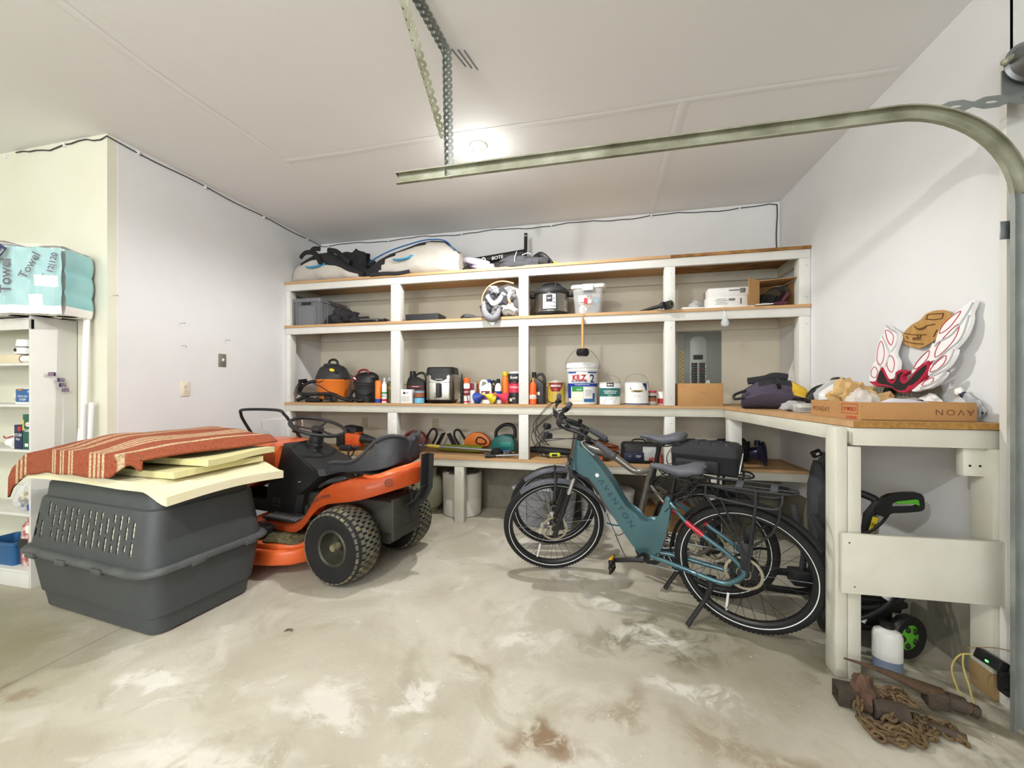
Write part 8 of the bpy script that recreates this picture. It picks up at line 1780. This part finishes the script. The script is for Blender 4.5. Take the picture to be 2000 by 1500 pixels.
# red outlined lozenges in the feathers
def loz(pts, m='sign_red', r=.0022, off=.0125):
    b = MB(); n_ = V((-math.cos(math.radians(9)), 0, math.sin(math.radians(9))))
    P = [sw(*C4(x, y))-SO+n_*off for x, y in pts]; b.tube(P, r, m, n=5, closed=True, sm=3); return b.build('red_outline', sg)
for pts in ([(1125, 305), (1155, 315), (1180, 350), (1165, 410), (1140, 380), (1128, 340)], [(1090, 380), (1112, 430), (1112, 500), (1090, 545), (1065, 520), (1068, 450)], [(1160, 482), (1185, 520), (1180, 580), (1162, 598), (1135, 560), (1140, 510)], [(1045, 560), (1068, 590), (1055, 635), (1025, 625), (1025, 590)],
            [(1655, 172), (1620, 230), (1570, 290), (1505, 330), (1525, 275), (1590, 210)], [(1640, 262), (1625, 340), (1560, 430), (1475, 495), (1490, 420), (1560, 330)], [(1432, 448), (1420, 500), (1370, 555), (1325, 578), (1345, 530), (1390, 480)], [(1550, 482), (1540, 530), (1490, 580), (1438, 598), (1455, 560), (1500, 515)], [(1465, 640), (1450, 670), (1410, 690), (1380, 690), (1400, 665), (1430, 645)]):
    loz(pts)
def edge(pts, off=.0122):
    b = MB(); n_ = V((-math.cos(math.radians(9)), 0, math.sin(math.radians(9))))
    P = [sw(*C4(x, y))-SO+n_*off for x, y in pts]; b.tube(P, .004, 'sign_grey', n=5, sm=4, flat=1.6); b.build('grey_edging', sg)
edge([(1130, 272), (1165, 300), (1210, 330), (1200, 400), (1165, 455)]); edge([(1100, 345), (1135, 420), (1150, 470), (1120, 560)]); edge([(1745, 110), (1700, 190), (1600, 330), (1500, 390), (1475, 420)]); edge([(1718, 200), (1660, 360), (1560, 450), (1455, 545)]); edge([(1612, 440), (1560, 540), (1440, 620)]); edge([(1545, 600), (1480, 665), (1370, 712)])
# wooden car plaque
wood_mat('plaque_wood', '#c49a5c', '#a97d43', (3, 30, 8), .6); mat('burnt', '#5d3d20', .7)
cp = thing('car_plaque', 'brown wooden plaque cut as a sports car, hung tilted on the right wall', 'plaque', (XR-.03, 2.5, 1.62)); PO = V((XR-.03, 2.5, 1.62))
def cw(x, y, off):
    px, py = C4(x, y); c_, s_ = math.cos(_th), math.sin(_th); dx = c_*(px-1000)/765-s_; dy = s_*(px-1000)/765+c_; tt = (XR-off)/dx; return V((XR-off, dy*tt, 1.29+(760-py)/765*tt))-PO
out = [(1218, 345), (1240, 310), (1290, 262), (1345, 235), (1390, 185), (1450, 165), (1520, 162), (1565, 178), (1568, 205), (1540, 250), (1505, 275), (1480, 310), (1455, 370), (1400, 405), (1340, 432), (1300, 425), (1240, 405), (1215, 378)]
b = MB(); P = [(x, y) for x, y in densify(out)]; R_ = [[b.v(cw(x, y, o)) for x, y in P] for o in (.008, .026)]; b.skin(R_, 'plaque_wood'); b.build('board', cp)
b = MB()
for ln in ([(1240, 380), (1300, 395), (1370, 400)], [(1235, 325), (1300, 335), (1390, 335)], [(1305, 275), (1340, 295), (1400, 270), (1450, 262)], [(1385, 225), (1440, 230), (1495, 222)], [(1400, 195), (1430, 190), (1470, 188), (1510, 186)], [(1400, 195), (1392, 222)], [(1510, 186), (1500, 222)], [(1320, 290), (1345, 300), (1380, 290), (1390, 270)], [(1440, 350), (1455, 320), (1465, 300)], [(1250, 345), (1262, 360)], [(1330, 335), (1330, 350), (1350, 352), (1350, 337)]): b.tube([cw(x, y, .0275) for x, y in ln], .0022, 'burnt', n=5, sm=3)
b.text('TypyTy', .036, 'burnt', lambda x, y: cw(1333+x*1500, 355-y*1500, .0275)) if False else None
for k in range(6): b.tube([cw(1300+10*k, 352, .0275), cw(1296+10*k, 372, .0275)], .002, 'burnt', n=4)
b.build('burnt_lines', cp)
# twig on the slab
b = MB()
for k in range(9): b.ell((RND.uniform(-.02, .02), RND.uniform(-.01, .01), .004), (.008, .004, .003), 'bark', n=8, k=5, rot=(0, 0, k))
solo(b, 'dry_leaf', 'tiny dry leaf crumb alone on the floor before the mower wheel', 'leaf', (-1.62, 1.78, 0))
